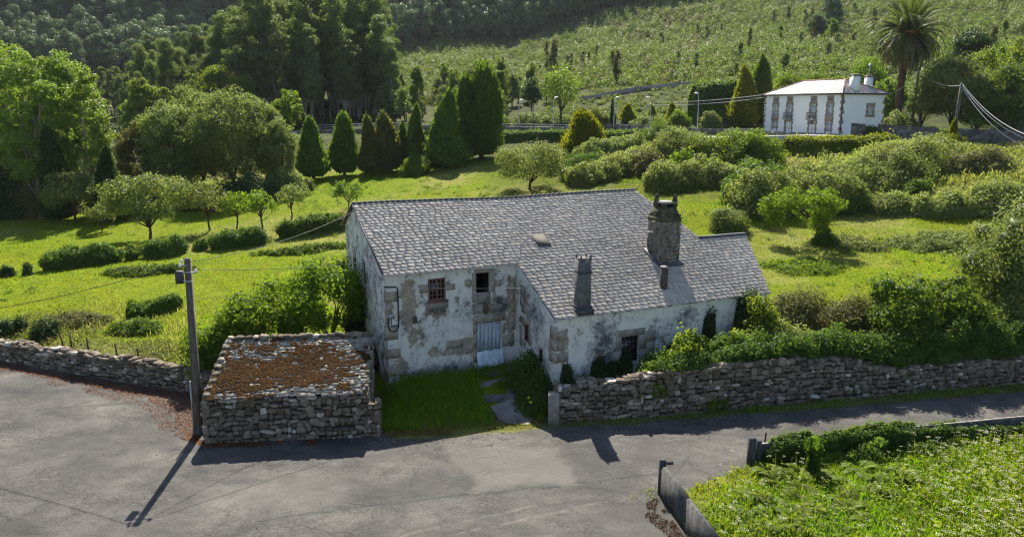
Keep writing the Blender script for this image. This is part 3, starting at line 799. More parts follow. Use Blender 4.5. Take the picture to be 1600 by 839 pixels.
wallpanel(pl, GB.O, GB.U, GB.N, 0, 8.45, -.3, gtop, [g1, g2, g3], .14, lambda u, z: np.maximum(gbp(u, z), .33), lambda u, z: np.maximum(gbm(u, z), .46))
# unseen sides
bk = Face(hp(17.2, -2.65, 0), -HS, -HK)
wallpanel(pl, bk.O, bk.U, bk.N, 0, 17.15, -.3, lambda u: 7.15, [], .6)
rg = Face(hp(17.2, -2.65, 0), HK, HS)
wallpanel(pl, rg.O, rg.U, rg.N, 0, 7.75, -.3, lambda u: min(8.61 - .444 * (u - 2.65), 8.61 + .53 * (u - 2.65)) - .06, [], .4)
wb = Face(hp(17.2, 5.17, 0), HS, -HK)
wallpanel(pl, wb.O, wb.U, wb.N, 0, 4.3, -.3, lambda u: 6.2, [], .4)
a_, b_ = hp(21.5, 5.17, 0)[:2], hp(19.08, 10.0, 0)[:2]
we = Face(a_, norm(b_ - a_), np.array([norm(b_ - a_)[1], -norm(b_ - a_)[0]]) * -1)
lw = np.linalg.norm(b_ - a_)
wallpanel(pl, we.O, we.U, we.N, 0, lw, -.3, lambda u: 6.2 - (6.2 - 4.1) * u / lw, [], .4)
pl.build('wall', M['plaster'], house, HO)

# stone dressings: blocks standing a little proud of the plaster
def blocks(F, rects, d=.035, name='stone_block', mat='granite', parent=house, org=HO):
    for (l, t, r_, bt) in rects:
        a, b2, c, e = F.rect(l, t, r_, bt); b = MB()
        b.box((a, -.10, c), (b2, d + random.uniform(-.012, .012), e), F.o3(), F.frame(), taper=1)
        b.build(name, M[mat], parent, org)
blocks(FR, [(741, 420, 772, 426), (737.5, 426, 743.5, 455), (767.5, 426, 773, 455), (773.5, 437, 783, 447), (726, 437, 737, 447), (737, 456, 742.5, 472), (769.5, 456, 774, 472)])
blocks(FR, [(739, 476, 784, 488)], .10, 'stone_sill', 'granite_grey')
blocks(FR, [(744, 457, 767, 475)], -.05, 'infill_slab', 'granite_grey')
blocks(FR, [(740, 491, 790, 503), (739, 504, 745, 522), (784, 504, 789, 521), (738, 523, 745, 545), (784.5, 522, 803, 540), (739, 546, 745, 566)])
blocks(FR, [(697.5, 443, 711, 453), (655, 445, 668, 458)])
blocks(FR, [(665, 471, 700, 482)], .04, 'stone_sill', 'granite_grey')
blocks(FR, [(600.5, 456, 621, 472), (601.5, 508, 622, 531), (602, 474, 612, 489), (603, 545, 626, 560), (605, 572, 620, 588), (602, 490, 609, 507)], .025, 'quoin', 'granite')
blocks(FR, [(699, 531, 724, 544), (727, 538, 745, 551)], .02, 'exposed_stone', 'granite')
blocks(FR, [(798, 440, 805, 455), (796.5, 458, 804, 470), (798, 473, 804, 488), (797, 493, 803.5, 515)], .02, 'quoin', 'granite')
blocks(ES, [(814, 446, 819, 462), (819.5, 449, 824, 474), (813.5, 464, 819, 478), (815, 478, 824, 489)], .03, 'exposed_stone', 'granite_grey')
blocks(ES, [(813, 497, 829, 506), (812.6, 507, 816.5, 540), (826.5, 511, 830.5, 540)], .03)
blocks(ES, [(860, 510, 868, 530), (862, 532, 868, 548), (859, 550, 868, 566)], .025, 'quoin', 'granite')
blocks(EF, [(966, 514, 1008, 524), (962, 525, 970.3, 548), (960, 549, 970.3, 566), (998.7, 522, 1008, 545), (998.7, 546, 1012, 566)], .03, 'stone_block', 'granite_grey')
blocks(EF, [(1009, 516, 1024, 532), (1010, 534, 1022, 552)], .02, 'exposed_stone', 'granite_grey')
blocks(EF, [(869, 517, 886, 532), (869, 534, 880, 548), (870, 551, 888, 566)], .02, 'quoin', 'granite')

def window(F, rc, nu, nz, bar, fmat, depth, parent=house, org=HO, glass='glass', mid=False):
    a, b, c, d = rc; f = MB(); fr_ = F.frame(); o = F.o3()
    y0, y1 = -depth - .05, -depth
    w = bar * 1.6
    f.box((a, y0, c), (a + w, y1, d), o, fr_); f.box((b - w, y0, c), (b, y1, d), o, fr_)
    f.box((a + w, y0, d - w), (b - w, y1, d), o, fr_); f.box((a + w, y0, c), (b - w, y1, c + w), o, fr_)
    for i in range(1, nu):
        x = a + (b - a) * i / nu; bw = bar * (.9 if mid and i * 2 == nu else .5)
        f.box((x - bw, y0 + .006, c + w), (x + bw, y1 - .004, d - w), o, fr_)
    for j in range(1, nz):
        z = c + (d - c) * j / nz
        f.box((a + w, y0 + .012, z - bar * .45), (b - w, y1 - .01, z + bar * .45), o, fr_)
    fo = f.build('window', M[fmat], parent, org)
    g = MB(); g.box((a, y0 - .03, c), (b, y0 - .006, d), o, fr_)
    g.build('pane', M[glass], fo, org)
    return fo
wd = window(FR, w1, 4, 4, .055, 'wood_red', -.02, glass='glass', mid=True)
b = MB(); b.box((w1[0] - .08, -.1, w1[2] - .1), (w1[1] + .1, .12, w1[2] - .003), FR.o3(), FR.frame()); b.build('window_sill', M['wood_red'], wd, HO)
window(ES, ew, 2, 3, .05, 'wood_red', .08); window(ES, ew2, 1, 2, .04, 'wood_red', .05)
window(EF, fw, 4, 4, .035, 'metal_dark', .10)
window(GB, g1, 2, 4, .04, 'wood_red', .10); window(GB, g2, 1, 2, .035, 'wood_red', .1)
# rusty ornament under the open window
b = MB(); q = FR.px(757, 481); b.sphere(np.array(FR.o3()) + np.array([*FR.U, 0]) * q[0] + np.array([*FR.N, 0]) * .13 + [0, 0, q[1]], (.17, .08, .26), 10, 8, .15)
b.build('rusty_ornament', M['rust'], house, HO)
b = MB(); q = FR.px(648, 499); b.box((q[0] - .1, -.02, q[1] - .16), (q[0] + .1, .12, q[1] + .16), FR.o3(), FR.frame(), taper=.7); b.build('rusty_bracket', M['rust'], house, HO)
# near-black panel painting the room's shade behind the open window
b = MB(); b.box((w2b[0] - .8, -3.0, w2b[2] - 1.2), (w2b[1] + .8, -2.96, w2b[3] + .3), FR.o3(), FR.frame()); b.build('room_shade_panel', M['void'], house, HO)

def mat_door():
    t = NT('weathered_blue_boards'); c = t.coord()
    a = t.attr('plank')
    s = t.noise(t.mapping(c, (9, 9, .9)), 1.0, 6, .65)
    col = t.ramp(s, [(.3, (.22, .26, .32)), (.5, (.42, .48, .56)), (.7, (.60, .65, .70))])
    col = t.mix(t.ramp(t.noise(c, 3, 6, .7), [(.52, 0.0), (.68, .7)]), col, (.12, .125, .14))
    return t.done(t.bsdf(col, .8, .2, t.bump(s, .4, .02)))
M['door'] = mat_door()
d_ = MB(); a, b2, c, e = dr; n = 6
for i in range(n):
    x0 = a + (b2 - a) * i / n; x1 = a + (b2 - a) * (i + 1) / n
    d_.box((x0 + .008, -.14 - random.uniform(0, .012), c + .55), (x1 - .008, -.09, e), FR.o3(), FR.frame())
do = d_.build('door', M['door'], house, HO)
d_ = MB(); zr = np.linspace(c - .1, c + .62, 8); ur = np.linspace(a - .05, b2 + .05, 22)
UU, ZZ = np.meshgrid(ur, zr); yy = .30 - .28 * (ZZ - zr[0]) / (zr[-1] - zr[0]) + .03 * np.sin(UU * 38 + ZZ * 3) + .025 * (vnoise(UU * 9, ZZ * 5) - .5)
zj = ZZ + .08 * (vnoise(UU * 4, ZZ * 0, 0, 4) - .5) * np.where(ZZ > zr[3], 1, .9)
V = np.array(FR.o3()) + UU.ravel()[:, None] * np.array([*FR.U, 0]) + yy.ravel()[:, None] * np.array([*FR.N, 0]) + zj.ravel()[:, None] * np.array([0, 0, 1])
idx = np.arange(UU.size).reshape(UU.shape); Q = np.stack([idx[:-1, :-1], idx[:-1, 1:], idx[1:, 1:], idx[1:, :-1]], -1).reshape(-1, 4)
d_.add(V, Q); d_.add(V - np.array([*FR.N, 0]) * .02, Q[:, ::-1])
M['sheet'] = plain('crumpled_pale_sheet', (.55, .62, .70), .6, .3, 0, .25, 4)
d_.build('patch_panel', M['sheet'], do, HO)

# meter box, conduit and cable on the left corner
b = MB(); q = FR.px(611, 494); b.box((q[0] - .13, .0, q[1] - .1), (q[0] + .13, .12, q[1] + .1), FR.o3(), FR.frame()); b.build('meter_box', M['metal_grey'], house, HO)
f3 = lambda F, u, v, d: np.array(F.o3()) + F.px(u, v)[0] * np.array([*F.U, 0]) + d * np.array([*F.N, 0]) + [0, 0, F.px(u, v)[1]]
b = MB()
b.tube([f3(FR, *p, .05) for p in [(599, 448), (608, 448.5), (617, 448), (620.5, 450), (621.5, 470), (622.5, 500), (622, 512), (617, 517), (610, 517), (606, 510), (606, 497)]], .035, 6)
b.tube([f3(FR, *p, .04) for p in [(611, 497), (612, 510), (622, 508)]], .02, 5)
b.build('wall_cable', M['cable'], house, HO)
b = MB(); 
for v in (534, 541, 549):
    b.tube([f3(GB, 585, v, -.1), f3(GB, 575, v + 2, .5) , f3(GB, 562, v + 4, 1.4)], .035, 5)
b.build('protruding_poles', M['bark'], house, HO)

# roof: real overlapping slates on an underlay
def interval(k):
    lo = -.14 if k < 5.93 else 6.66 + .01 * (k - 6)
    if k < 5.17: hi = 17.3 + .2147 * k
    else: hi = 21.66 - (21.66 - 19.18) * (k - 5.17) / (10.12 - 5.17)
    return lo, hi
def slate_field(mb, rng, k0, k1, exposure, width, itv, surf, thick=.028, gap=.006, jit=.02, seed=0):
    """rows from the eave (k1) to the ridge (k0); surf(s,k) -> xyz"""
    rows = int((k1 - k0) / exposure)
    ex = (k1 - k0) / rows
    A = []
    for r_ in range(rows):
        kb = k1 - r_ * ex; kt = kb - ex * 1.25
        kt = max(kt, k0)
        lo, hi = itv(kb - ex * .5); s = lo - rng.uniform(0, .02)
        while s < hi - .06:
            w_ = rng.uniform(*width)
            s1 = min(s + w_, hi + rng.uniform(-.02, .04))
            A.append((s + gap, s1 - gap, kb + rng.uniform(-jit, jit), kt, rng.uniform(.6, 1.3) * thick, rng.uniform(-.1, .25) * thick, rng.uniform(-jit, jit)))
            s = s1
    A = np.array(A)
    s0, s1, kb, kt, th_, lift, sk = A.T
    def P(s, k, dz):
        q = surf(s, k); q[:, 2] += dz; return q
    V = np.stack([P(s0, kb, .3 * thick + lift), P(s1, kb + sk, .3 * thick + lift), P(s1, kt, 0), P(s0, kt, 0),
                  P(s0, kb, .3 * thick + lift + th_), P(s1, kb + sk, .3 * thick + lift + th_), P(s1, kt, .5 * th_), P(s0, kt, .5 * th_)], 1).reshape(-1, 3)
    base = np.array([(4, 5, 6, 7), (0, 1, 5, 4), (1, 2, 6, 5), (3, 0, 4, 7)])
    Qd = (base[None] + (np.arange(len(A)) * 8)[:, None, None]).reshape(-1, 4)
    mb.add(V, Qd)
def hsurf(s, k):
    q = HL + np.outer(s, HS) + np.outer(k, HK); return np.c_[q, roofz(s, k)]
rng = np.random.default_rng(5)
rf = MB()
slate_field(rf, rng, .02, 10.12, .235, (.20, .46), interval, hsurf, .009, .006, .03)
def hback(s, k):
    q = HL + np.outer(s, HS) + np.outer(-k, HK); return np.c_[q, 8.61 - .53 * k - .02]
slate_field(rf, rng, .02, 2.85, .25, (.3, .55), lambda k: (-.14, 17.35), hback)
roof = rf.build('roof', M['slate'], house, HO)
ul = MB()
for k0, k1 in [(0, 2.6), (2.6, 5.17), (5.17, 5.92), (5.94, 8), (8, 10.08)]:
    n = 24
    for i in range(n):
        def ss(k, t): lo, hi = interval(k + (1e-3 if k == k0 else -1e-3)); return lo + .03 + (hi - lo - .06) * t
        s_ = np.array([ss(k0, i / n), ss(k0, (i + 1) / n), ss(k1, (i + 1) / n), ss(k1, i / n)]); k_ = np.array([k0, k0, k1, k1])
        V = hsurf(s_, k_); V[:, 2] -= .04; ul.add(V, [(3, 2, 1, 0)])
V = hback(np.array([-.1, 17.3, 17.3, -.1]), np.array([0, 0, 2.82, 2.82])); V[:, 2] -= .04; ul.add(V, [(0, 1, 2, 3)])
V = np.array([hp(18.0, 5.17, 6.28), hp(21.62, 5.17, 6.28), hp(21.5, 4.6, 5.95), hp(18.0, 4.6, 5.95)]); ul.add(V, [(0, 1, 2, 3)])
ul.build('roof_boards', M['tar'], roof, HO)
# ridge: row of overlapped ridge slates, with notches
rt = MB(); s = -.12
while s < 17.3:
    z = float(roofz(s, 0)); w_ = .3
    rt.box((s, -.10, z + .0), (s + .20, .10, z + .085), (*HL, 0), ((*HS, 0), (*HK, 0), (0, 0, 1)), taper=.55); s += w_
rt.build('ridge_tiles', M['tar'], roof, HO)
rt = MB(); V = hsurf(np.linspace(-.12, 17.3, 60), np.linspace(0, 0, 60))
rt.tube(V + [0, 0, .01], .055, 6); rt.build('ridge_mortar', M['granite_grey'], roof, HO)
rt = MB(); rt.box((18.3, 4.98, 6.22), (21.66, 5.24, 6.40), (*HL, 0), ((*HS, 0), (*HK, 0), (0, 0, 1))); rt.build('ridge_capping', M['tar'], roof, HO)
# verge board on the gable
rt = MB(); rt.tube([hp(-.10, -2.8, 7.1), hp(-.10, 0, 8.57), hp(-.10, 5.93, 5.94)], .05, 6); rt.build('verge', M['tar'], roof, HO)
# skylight
rt = MB(); f_ = hsurf(np.array([8.45, 9.15, 9.15, 8.45]), np.array([3.85, 3.85, 4.8, 4.8])); 
rt.add(np.concatenate([f_ + [0, 0, .09], f_ - [0, 0, .02]]), [(3, 2, 1, 0), (0, 1, 5, 4), (1, 2, 6, 5), (2, 3, 7, 6), (3, 0, 4, 7)])
M['skyl'] = plain('dull_skylight', (.085, .078, .07), .8, .15, 0, .2, 5)
rt.build('skylight', M['skyl'], roof, HO)

# slim slate-clad chimney
hfr = ((*HS, 0), (*HK, 0), (0, 0, 1))
def mat_chim(name, a, b_, c_):
    t = NT(name); c = t.coord(); n = t.noise(t.mapping(c, (3, 3, 1.2)), 1.4, 6, .65); f = t.noise(c, 12, 5)
    col = t.ramp(n, [(.3, a), (.5, b_), (.72, c_)]); col = t.mix(1.0, col, t.ramp(f, [(.3, .7), (.7, 1.2)]), 'MULTIPLY')
    return t.done(t.bsdf(col, .85, .2, t.bump(f, .5, .03)))
M['chim_dark'] = mat_chim('dark_rendered_chimney', (.06, .06, .065), (.12, .118, .12), (.20, .19, .185))
M['chim_stone'] = mat_chim('mossy_chimney_stone', (.07, .062, .042), (.18, .16, .13), (.30, .28, .25))
M['chim_top'] = mat_chim('blackened_mossy_stone', (.03, .032, .018), (.075, .07, .04), (.16, .15, .11))
b = MB(); b.box((8.0, 9.42, 3.9), (8.60, 9.96, 6.72), (*HL, 0), hfr, taper=.97)
ch = b.build('chimney', M['chim_dark'], roof, HO)
b = MB(); b.box((7.9, 9.32, 4.15), (8.72, 10.08, 4.42), (*HL, 0), hfr); b.box((7.98, 9.40, 4.421), (8.64, 10.0, 4.56), (*HL, 0), hfr); b.build('flashing', M['tar'], ch, HO)
b = MB(); b.box((7.98, 9.4, 6.1), (8.64, 10.0, 6.18), (*HL, 0), hfr); b.build('band', M['tar'], ch, HO)
b = MB(); b.box((8.01, 9.43, 6.723), (8.61, 9.97, 6.78), (*HL, 0), hfr)
b.build('cap', M['chim_dark'], ch, HO)
for (x, y) in ((8.06, 9.48), (8.56, 9.48), (8.06, 9.92), (8.56, 9.92)):
    b = MB(); b.box((x - .03, y - .03, 6.782), (x + .03, y + .03, 6.93), (*HL, 0), hfr); b.build('cap_stone', M['chim_dark'], ch, HO)
# broad stone chimney with finials
b = MB(); rng2 = np.random.default_rng(9)
b.box((14.42, 5.9, 5.0), (15.5, 7.08, 7.75), (*HL, 0), hfr)
for (A, B, nn) in ((hp(14.40, 7.10, 0), hp(15.52, 7.10, 0), HK), (hp(14.40, 5.88, 0), hp(14.40, 7.10, 0), -HS), (hp(15.52, 7.10, 0), hp(15.52, 5.88, 0), HS)):
    stone_face(b, A[:2], B[:2], lambda x: 5.25, lambda x: 7.75, nn, rng2, (.16, .26), (.25, .5), .03)
ch = b.build('chimney', M['chim_stone'], roof, HO)
b = MB(); b.box((14.35, 5.83, 7.70), (15.57, 7.15, 7.92), (*HL, 0), hfr, taper=1.0); b.box((14.40, 5.88, 7.921), (15.52, 7.10, 8.42), (*HL, 0), hfr, taper=.72)
rocks(b, [hp(14.5, 7.02, 7.95), hp(15.0, 7.05, 8.0), hp(15.4, 7.0, 7.98), hp(15.42, 6.4, 8.0), hp(14.5, 6.5, 8.0), hp(14.75, 6.92, 8.18), hp(15.25, 6.85, 8.2)], [(.17, .13, .11)] * 7, np.eye(3), rng2)
b.build('shoulder', M['chim_top'], ch, HO)
b = MB(); b.box((14.55, 5.95, 8.62), (15.42, 6.98, 8.69), (*HL, 0), hfr); b.build('slab_cap', M['granite_grey'], ch, HO)
b = MB(); b.box((14.62, 6.02, 8.39), (15.35, 6.91, 8.615), (*HL, 0), hfr); b.build('dark_gap_fill', M['void'], ch, HO)  # near-black block added to darken the gap under the slab cap
for (x, y) in ((14.66, 6.1), (15.28, 6.1), (14.66, 6.86), (15.28, 6.86)):
    b = MB(); b.box((x - .1, y - .1, 8.40), (x + .1, y + .1, 8.619), (*HL, 0), hfr); b.build('cap_leg', M['chim_top'], ch, HO)
for (x, y, hh, rr) in ((14.60, 6.25, .68, .15), (15.36, 6.80, .66, .15)):
    b = MB(); zb = 8.42
    prof = [(0, rr), (.2, rr * 1.05), (.5, rr * .95), (.8, rr * .65), (1.0, rr * .25)]
    b.tube([hp(x, y, zb + hh * t) for t, _ in prof], [q for _, q in prof], 8); b.build('finial', M['chim_top'], ch, HO)
b = MB(); b.box((14.28, 5.75, 5.45), (15.64, 7.25, 5.62), (*HL, 0), ((*HS, 0), (*HK, 0), (0, 0, 1)));
V = hsurf(np.array([14.2, 15.7, 15.7, 14.2]), np.array([5.8, 5.8, 7.35, 7.35])); b2_ = MB(); b2_.add(np.concatenate([V + [0, 0, .12], V]), [(3, 2, 1, 0), (0, 1, 5, 4), (1, 2, 6, 5), (2, 3, 7, 6), (3, 0, 4, 7)])
b2_.build('flashing', M['tar'], ch, HO)
# stub flue
b = MB(); b.tube([hp(13.45, 8.8, 4.5), hp(13.45, 8.8, 5.72)], .19, 12); fl_ = b.build('flue_pipe', M['rust'], roof, HO)
b = MB(); b.tube([hp(13.45, 8.8, 5.72), hp(13.45, 8.8, 5.78)], .22, 12); b.build('flue_cap', M['granite_grey'], fl_, HO)

# ------------------------------------------------------------------ stone shed with the mossy roof
SA, SB = np.array([-12.58, 29.48]), np.array([-5.62, 30.27]); su = norm(SB - SA); sn = np.array([su[1], -su[0]]); SLn = np.linalg.norm(SB - SA)
SO = np.array([*((SA + SB) / 2), 0])
shed = thing('stone_shed', 'low stone shed with a sagging slate roof covered in rusty moss beside the utility pole', 'shed', SO)
rng = np.random.default_rng(21)
st, co = MB(), MB()
sp3 = lambda a, d, z: np.array([*(SA + su * a - sn * d), z])
stone_face(st, SA, SB, lambda x: -.1, lambda x: 1.92 if x < 6.55 else 1.5, sn, rng, (.12, .24), (.16, .46), .1)
stone_face(st, sp3(0, 4.4, 0)[:2], SA, lambda x: -.1, lambda x: 3.05 - 1.15 * x / 4.4, -su, rng, (.12, .24), (.16, .46), .1)
stone_face(st, sp3(6.5, 0, 0)[:2], sp3(6.5, 4.4, 0)[:2], lambda x: -.1, lambda x: 1.9 + 1.15 * x / 4.4, su, rng, (.12, .24), (.16, .46), .1)
stone_face(st, SB, sp3(SLn, .5, 0)[:2], lambda x: -.1, lambda x: 1.45, su, rng, (.2, .3), (.25, .5), .1)
stone_face(st, sp3(6.5, 4.4, 0)[:2], sp3(0, 4.4, 0)[:2], lambda x: -.1, lambda x: 3.0, -sn, rng, (.14, .24), (.2, .46), .1)
co.box((.03, .03, -.1), (SLn - .03, .5, 1.4), (*SA, 0), ((*su, 0), (*(-sn), 0), (0, 0, 1)))
V = [sp3(a, d, z) for a, d, z in ((.04, .04, -.1), (6.46, .04, -.1), (6.46, 4.36, -.1), (.04, 4.36, -.1), (.04, .04, 1.85), (6.46, .04, 1.85), (6.46, 4.36, 2.95), (.04, 4.36, 2.95))]
co.add(V, [(0, 1, 5, 4), (1, 2, 6, 5), (2, 3, 7, 6), (3, 0, 4, 7), (4, 5, 6, 7)])
st.build('wall', M['stone'], shed, SO); co.build('rubble_core', M['mortar'], shed, SO)
def ssurf(s, k):   # k measured from ridge (0) to eave (4.55)
    d = 4.45 - np.asarray(k)
    zz = 1.93 + 1.18 * d / 4.45 + .10 * (fbm(np.asarray(s) * .7, d * .7, 0, 41) - .5) - .10 * np.exp(-((np.asarray(s) - 3.2) / 1.6) ** 2) * np.exp(-((d - 2.2) / 1.3) ** 2)
    xy = SA + np.outer(s, su) - np.outer(d, sn)
    return np.c_[xy, zz]
rf = MB(); slate_field(rf, rng, 0, 4.6, .2, (.14, .52), lambda k: (.12 + .12 * math.sin(k * 5) + .02, 6.62 + .12 * math.sin(k * 3.7) - .04 * k + .08), ssurf, .022, .01, .10)
sroof = rf.build('roof', M['slate_old'], shed, SO)
rk = MB(); x = .2
while x < 6.5:
    p = ssurf(np.array([x]), np.array([.05]))[0]; rocks(rk, [p + [0, 0, .07]], [(rng.uniform(.12, .26), rng.uniform(.12, .2), rng.uniform(.06, .12))], np.array([[*su, 0], [*sn, 0], [0, 0, 1]]), rng); x += rng.uniform(.25, .45)
rk.build('ridge_stones', M['stone'], sroof, SO)
rk = MB()
for x in np.linspace(.2, 4.2, 9):
    p = ssurf(np.array([.12]), np.array([x]))[0]; rocks(rk, [p + [0, 0, -.05]], [(.16, .22, .12)], np.array([[*su, 0], [*sn, 0], [0, 0, 1]]), rng)
rk.build('verge_stones', M['stone_pale'], sroof, SO)
# moss cushions
n = 16000; s = rng.uniform(.05, 6.55, n); k = rng.uniform(.05, 4.55, n)
dens = .82 * np.exp(-(np.abs(s - 3.2) / 3.2) ** 4 - (np.abs(k - 2.3) / 1.75) ** 4) + .5 * np.exp(-((s - .3) / .8) ** 2 - ((k - 3.6) / 1.2) ** 2) + .3 * np.exp(-((s - 1.5) / 1.6) ** 2 - ((k - 2.8) / 1.0) ** 2)
keep = dens + (fbm(s * 1.1, k * 1.5, 0, 61, 4) - .5) * 1.5 + (fbm(s * 3.6, k * 5.0, 0, 62, 2) - .5) * 1.7 + rng.normal(size=n) * .10 > .58
s, k = s[keep], k[keep]; P = ssurf(s, k)
mo = MB(); n = len(s)
def cushions(mb, P, R, rng):
    n = len(P); th = np.arange(6) * math.pi / 3
    ring = np.stack([np.cos(th), np.sin(th), th * 0], -1)
    jr = rng.uniform(.7, 1.25, (n, 6, 1))
    V0 = P[:, None] + ring[None] * R[:, None, None] * jr - np.array([0, 0, .02])
    V1 = P[:, None] + ring[None] * R[:, None, None] * .6 * jr + np.stack([R * 0, R * 0, R * rng.uniform(.2, .4, n)], -1)[:, None]
    V2 = P[:, None] + np.stack([R * 0, R * 0, R * rng.uniform(.28, .5, n)], -1)[:, None]
    V = np.concatenate([V0, V1, V2], 1)
    q = np.array([(j, (j + 1) % 6, 6 + (j + 1) % 6, 6 + j) for j in range(6)]); t_ = np.array([(6 + j, 6 + (j + 1) % 6, 12) for j in range(6)])
    off = (np.arange(n) * 13)[:, None, None]
    mb.add(V.reshape(-1, 3), (q[None] + off).reshape(-1, 4), (t_[None] + off).reshape(-1, 3))
cushions(mo, P + [0, 0, .03], rng.uniform(.02, .09, n) * (.6 + .8 * fbm(s * 2, k * 2, 0, 5)), rng)
tag(mo.build('moss', M['moss'], sroof, SO), kind='stuff')

# ------------------------------------------------------------------ utility pole beside the shed
PB, PT = np.array([-13.24, 30.4, 0]), np.array([-13.08, 30.4, 7.56])
pole = thing('utility_pole', 'weathered grey utility pole leaning slightly at the left end of the stone shed', 'utility pole', PB)
b = MB(); ax = norm(PT - PB)
b.box((-.15, -.13, 0), (.15, .13, np.linalg.norm(PT - PB)), PB, (norm(np.cross([0, 1, 0], ax)), np.array([0, 1, 0]), ax), taper=.72); b.build('shaft', M['pole'], pole, PB)
b = MB(); b.box((-.23, -.21, -.1), (.23, .21, .4), PB, taper=.7); b.build('footing', M['concrete'], pole, PB)
b = MB(); b.box((-.14, -.10, 0), (.14, .1, .5), PT + [-.34, -.12, -1.0]); b.build('junction_box', M['metal_dark'], pole, PB)
for p0_, p1_, dz_ in (((-.30, -.15, 0), (.40, -.12, .05), -.58), ((-.36, -.16, 0), (.14, -.125, .06), -.95), ((-.30, -.15, 0), (0.05, -.12, .04), -.28)):
    b = MB(); b.box(p0_, p1_, PT + [0, 0, dz_]); b.build('bracket', M['metal_grey'], pole, PB)
for (x, z) in ((-.27, -.32), (.34, -.55), (-.2, -.15)):
    b = MB(); b.tube([PT + [x, -.14, z], PT + [x, -.14, z + .06], PT + [x, -.14, z + .14]], [.05, .065, .035], 8); b.build('insulator', M['ceramic'], pole, PB)
b = MB(); b.tube([PB + [-.16, -.1, .3], PB + [-.14, -.12, 2.4]], .035, 6); b.build('cable_guard', M['metal_grey'], pole, PB)

def cable(A, B, sag, label, r=.014, mat='cable', group=None, n=28):
    A = np.asarray(A, float); B = np.asarray(B, float); t = np.linspace(0, 1, n)[:, None]
    P = A + (B - A) * t; P[:, 2] -= (4 * sag * t * (1 - t))[:, 0]
    b = MB(); b.tube(P, r, 5)
    return tag(b.build('overhead_cable', M[mat], origin=tuple(A)), label, 'cable', group)
cable(PT + [-.27, -.14, -.2], at(-260, 510, 33), .5, 'black overhead cable running from the utility pole out of the left edge of the photo')
cable(PT + [.1, -.1, -.12], hp(-.05, .3, 8.25), .35, 'black overhead cable rising from the utility pole to the farmhouse gable peak')
cable(PT + [.34, -.14, -.45], f3(GB, 596, 407, .08), .12, 'black overhead cable from the utility pole to the farmhouse front eave', .013)
cable(at(1166, 364, 44.0), at(1700, 287, 66), .5, 'black overhead cable running from the slate roof wing across the right meadow', .016)
cable(f3(FR, 600, 449, .14), f3(ES, 823, 450, .03), .02, 'thin pale wire strung across the farmhouse front below the windows', .008, 'cable_pale')
# ------------------------------------------------------------------ vegetation builders
def rdir(rng, n):
    return norm(rng.normal(size=(n, 3)))
def leaf_cloud(mb, rng, P, out, L, W=.55, mixn=.45, droop=0.0):
    n = len(P)
    N = norm(out * mixn + rdir(rng, n) * (1 - mixn))
    D = rdir(rng, n)
    if droop: D = norm(D * (1 - droop) + np.array([0, 0, -1.0]) * droop)
    D = norm(D - N * np.sum(D * N, 1, keepdims=True))
    Ls = L * rng.uniform(.65, 1.35, n)
    mb.leaves(P, D, N, Ls, Ls * W)

def crown_pts(rng, c, R, nclump, cr, nleaf, env=None, low=-.75, flat_=.75):
    """clump centres inside an envelope, leaves inside the clumps"""
    c = np.asarray(c, float); R = np.asarray(R, float)
    D = rdir(rng, nclump * 3); D = D[D[:, 2] > low][:nclump]
    rad = rng.uniform(.35, 1.0, (len(D), 1)) ** .5 * .86
    loc = D * rad
    if env is not None: loc[:, :2] *= env((loc[:, 2:3] + 1) / 2)
    C = c + loc * R
    r = cr * rng.uniform(.45, 1.35, len(C))
    w = r ** 2 / np.sum(r ** 2)
    k = rng.choice(len(C), nleaf, p=w)
    d = rdir(rng, nleaf)
    P = C[k] + d * (r[k] * rng.uniform(.15, 1.0, nleaf) ** .5 * (1 + .3 * np.maximum(0, rng.normal(size=nleaf) - 1.0)))[:, None] * np.array([1, 1, flat_])
    out = norm(norm((P - c) / R) * .5 + d * .6)
    return P, out, C, r

def limbs(mb, rng, base, C, r0, hfork, nmax=9):
    base = np.asarray(base, float)
    fork = base + [rng.normal() * .06 * hfork, rng.normal() * .06 * hfork, hfork]
    mb.tube([base - [0, 0, .3], base + (fork - base) * .1, (base + fork) / 2 + rng.normal(size=3) * .03 * hfork, fork], [r0 * 1.35, r0 * 1.05, r0 * .9, r0 * .8], 8)
    idx = rng.permutation(len(C))[:nmax]
    for i in idx:
        e = C[i]; m = fork + (e - fork) * .5 + np.array([0, 0, .12]) * np.linalg.norm(e - fork) + rng.normal(size=3) * .05 * np.linalg.norm(e - fork)
        mb.tube([fork - [0, 0, .05 * hfork], fork + (m - fork) * .5, m, e], [r0 * .55, r0 * .42, r0 * .28, r0 * .08], 5)

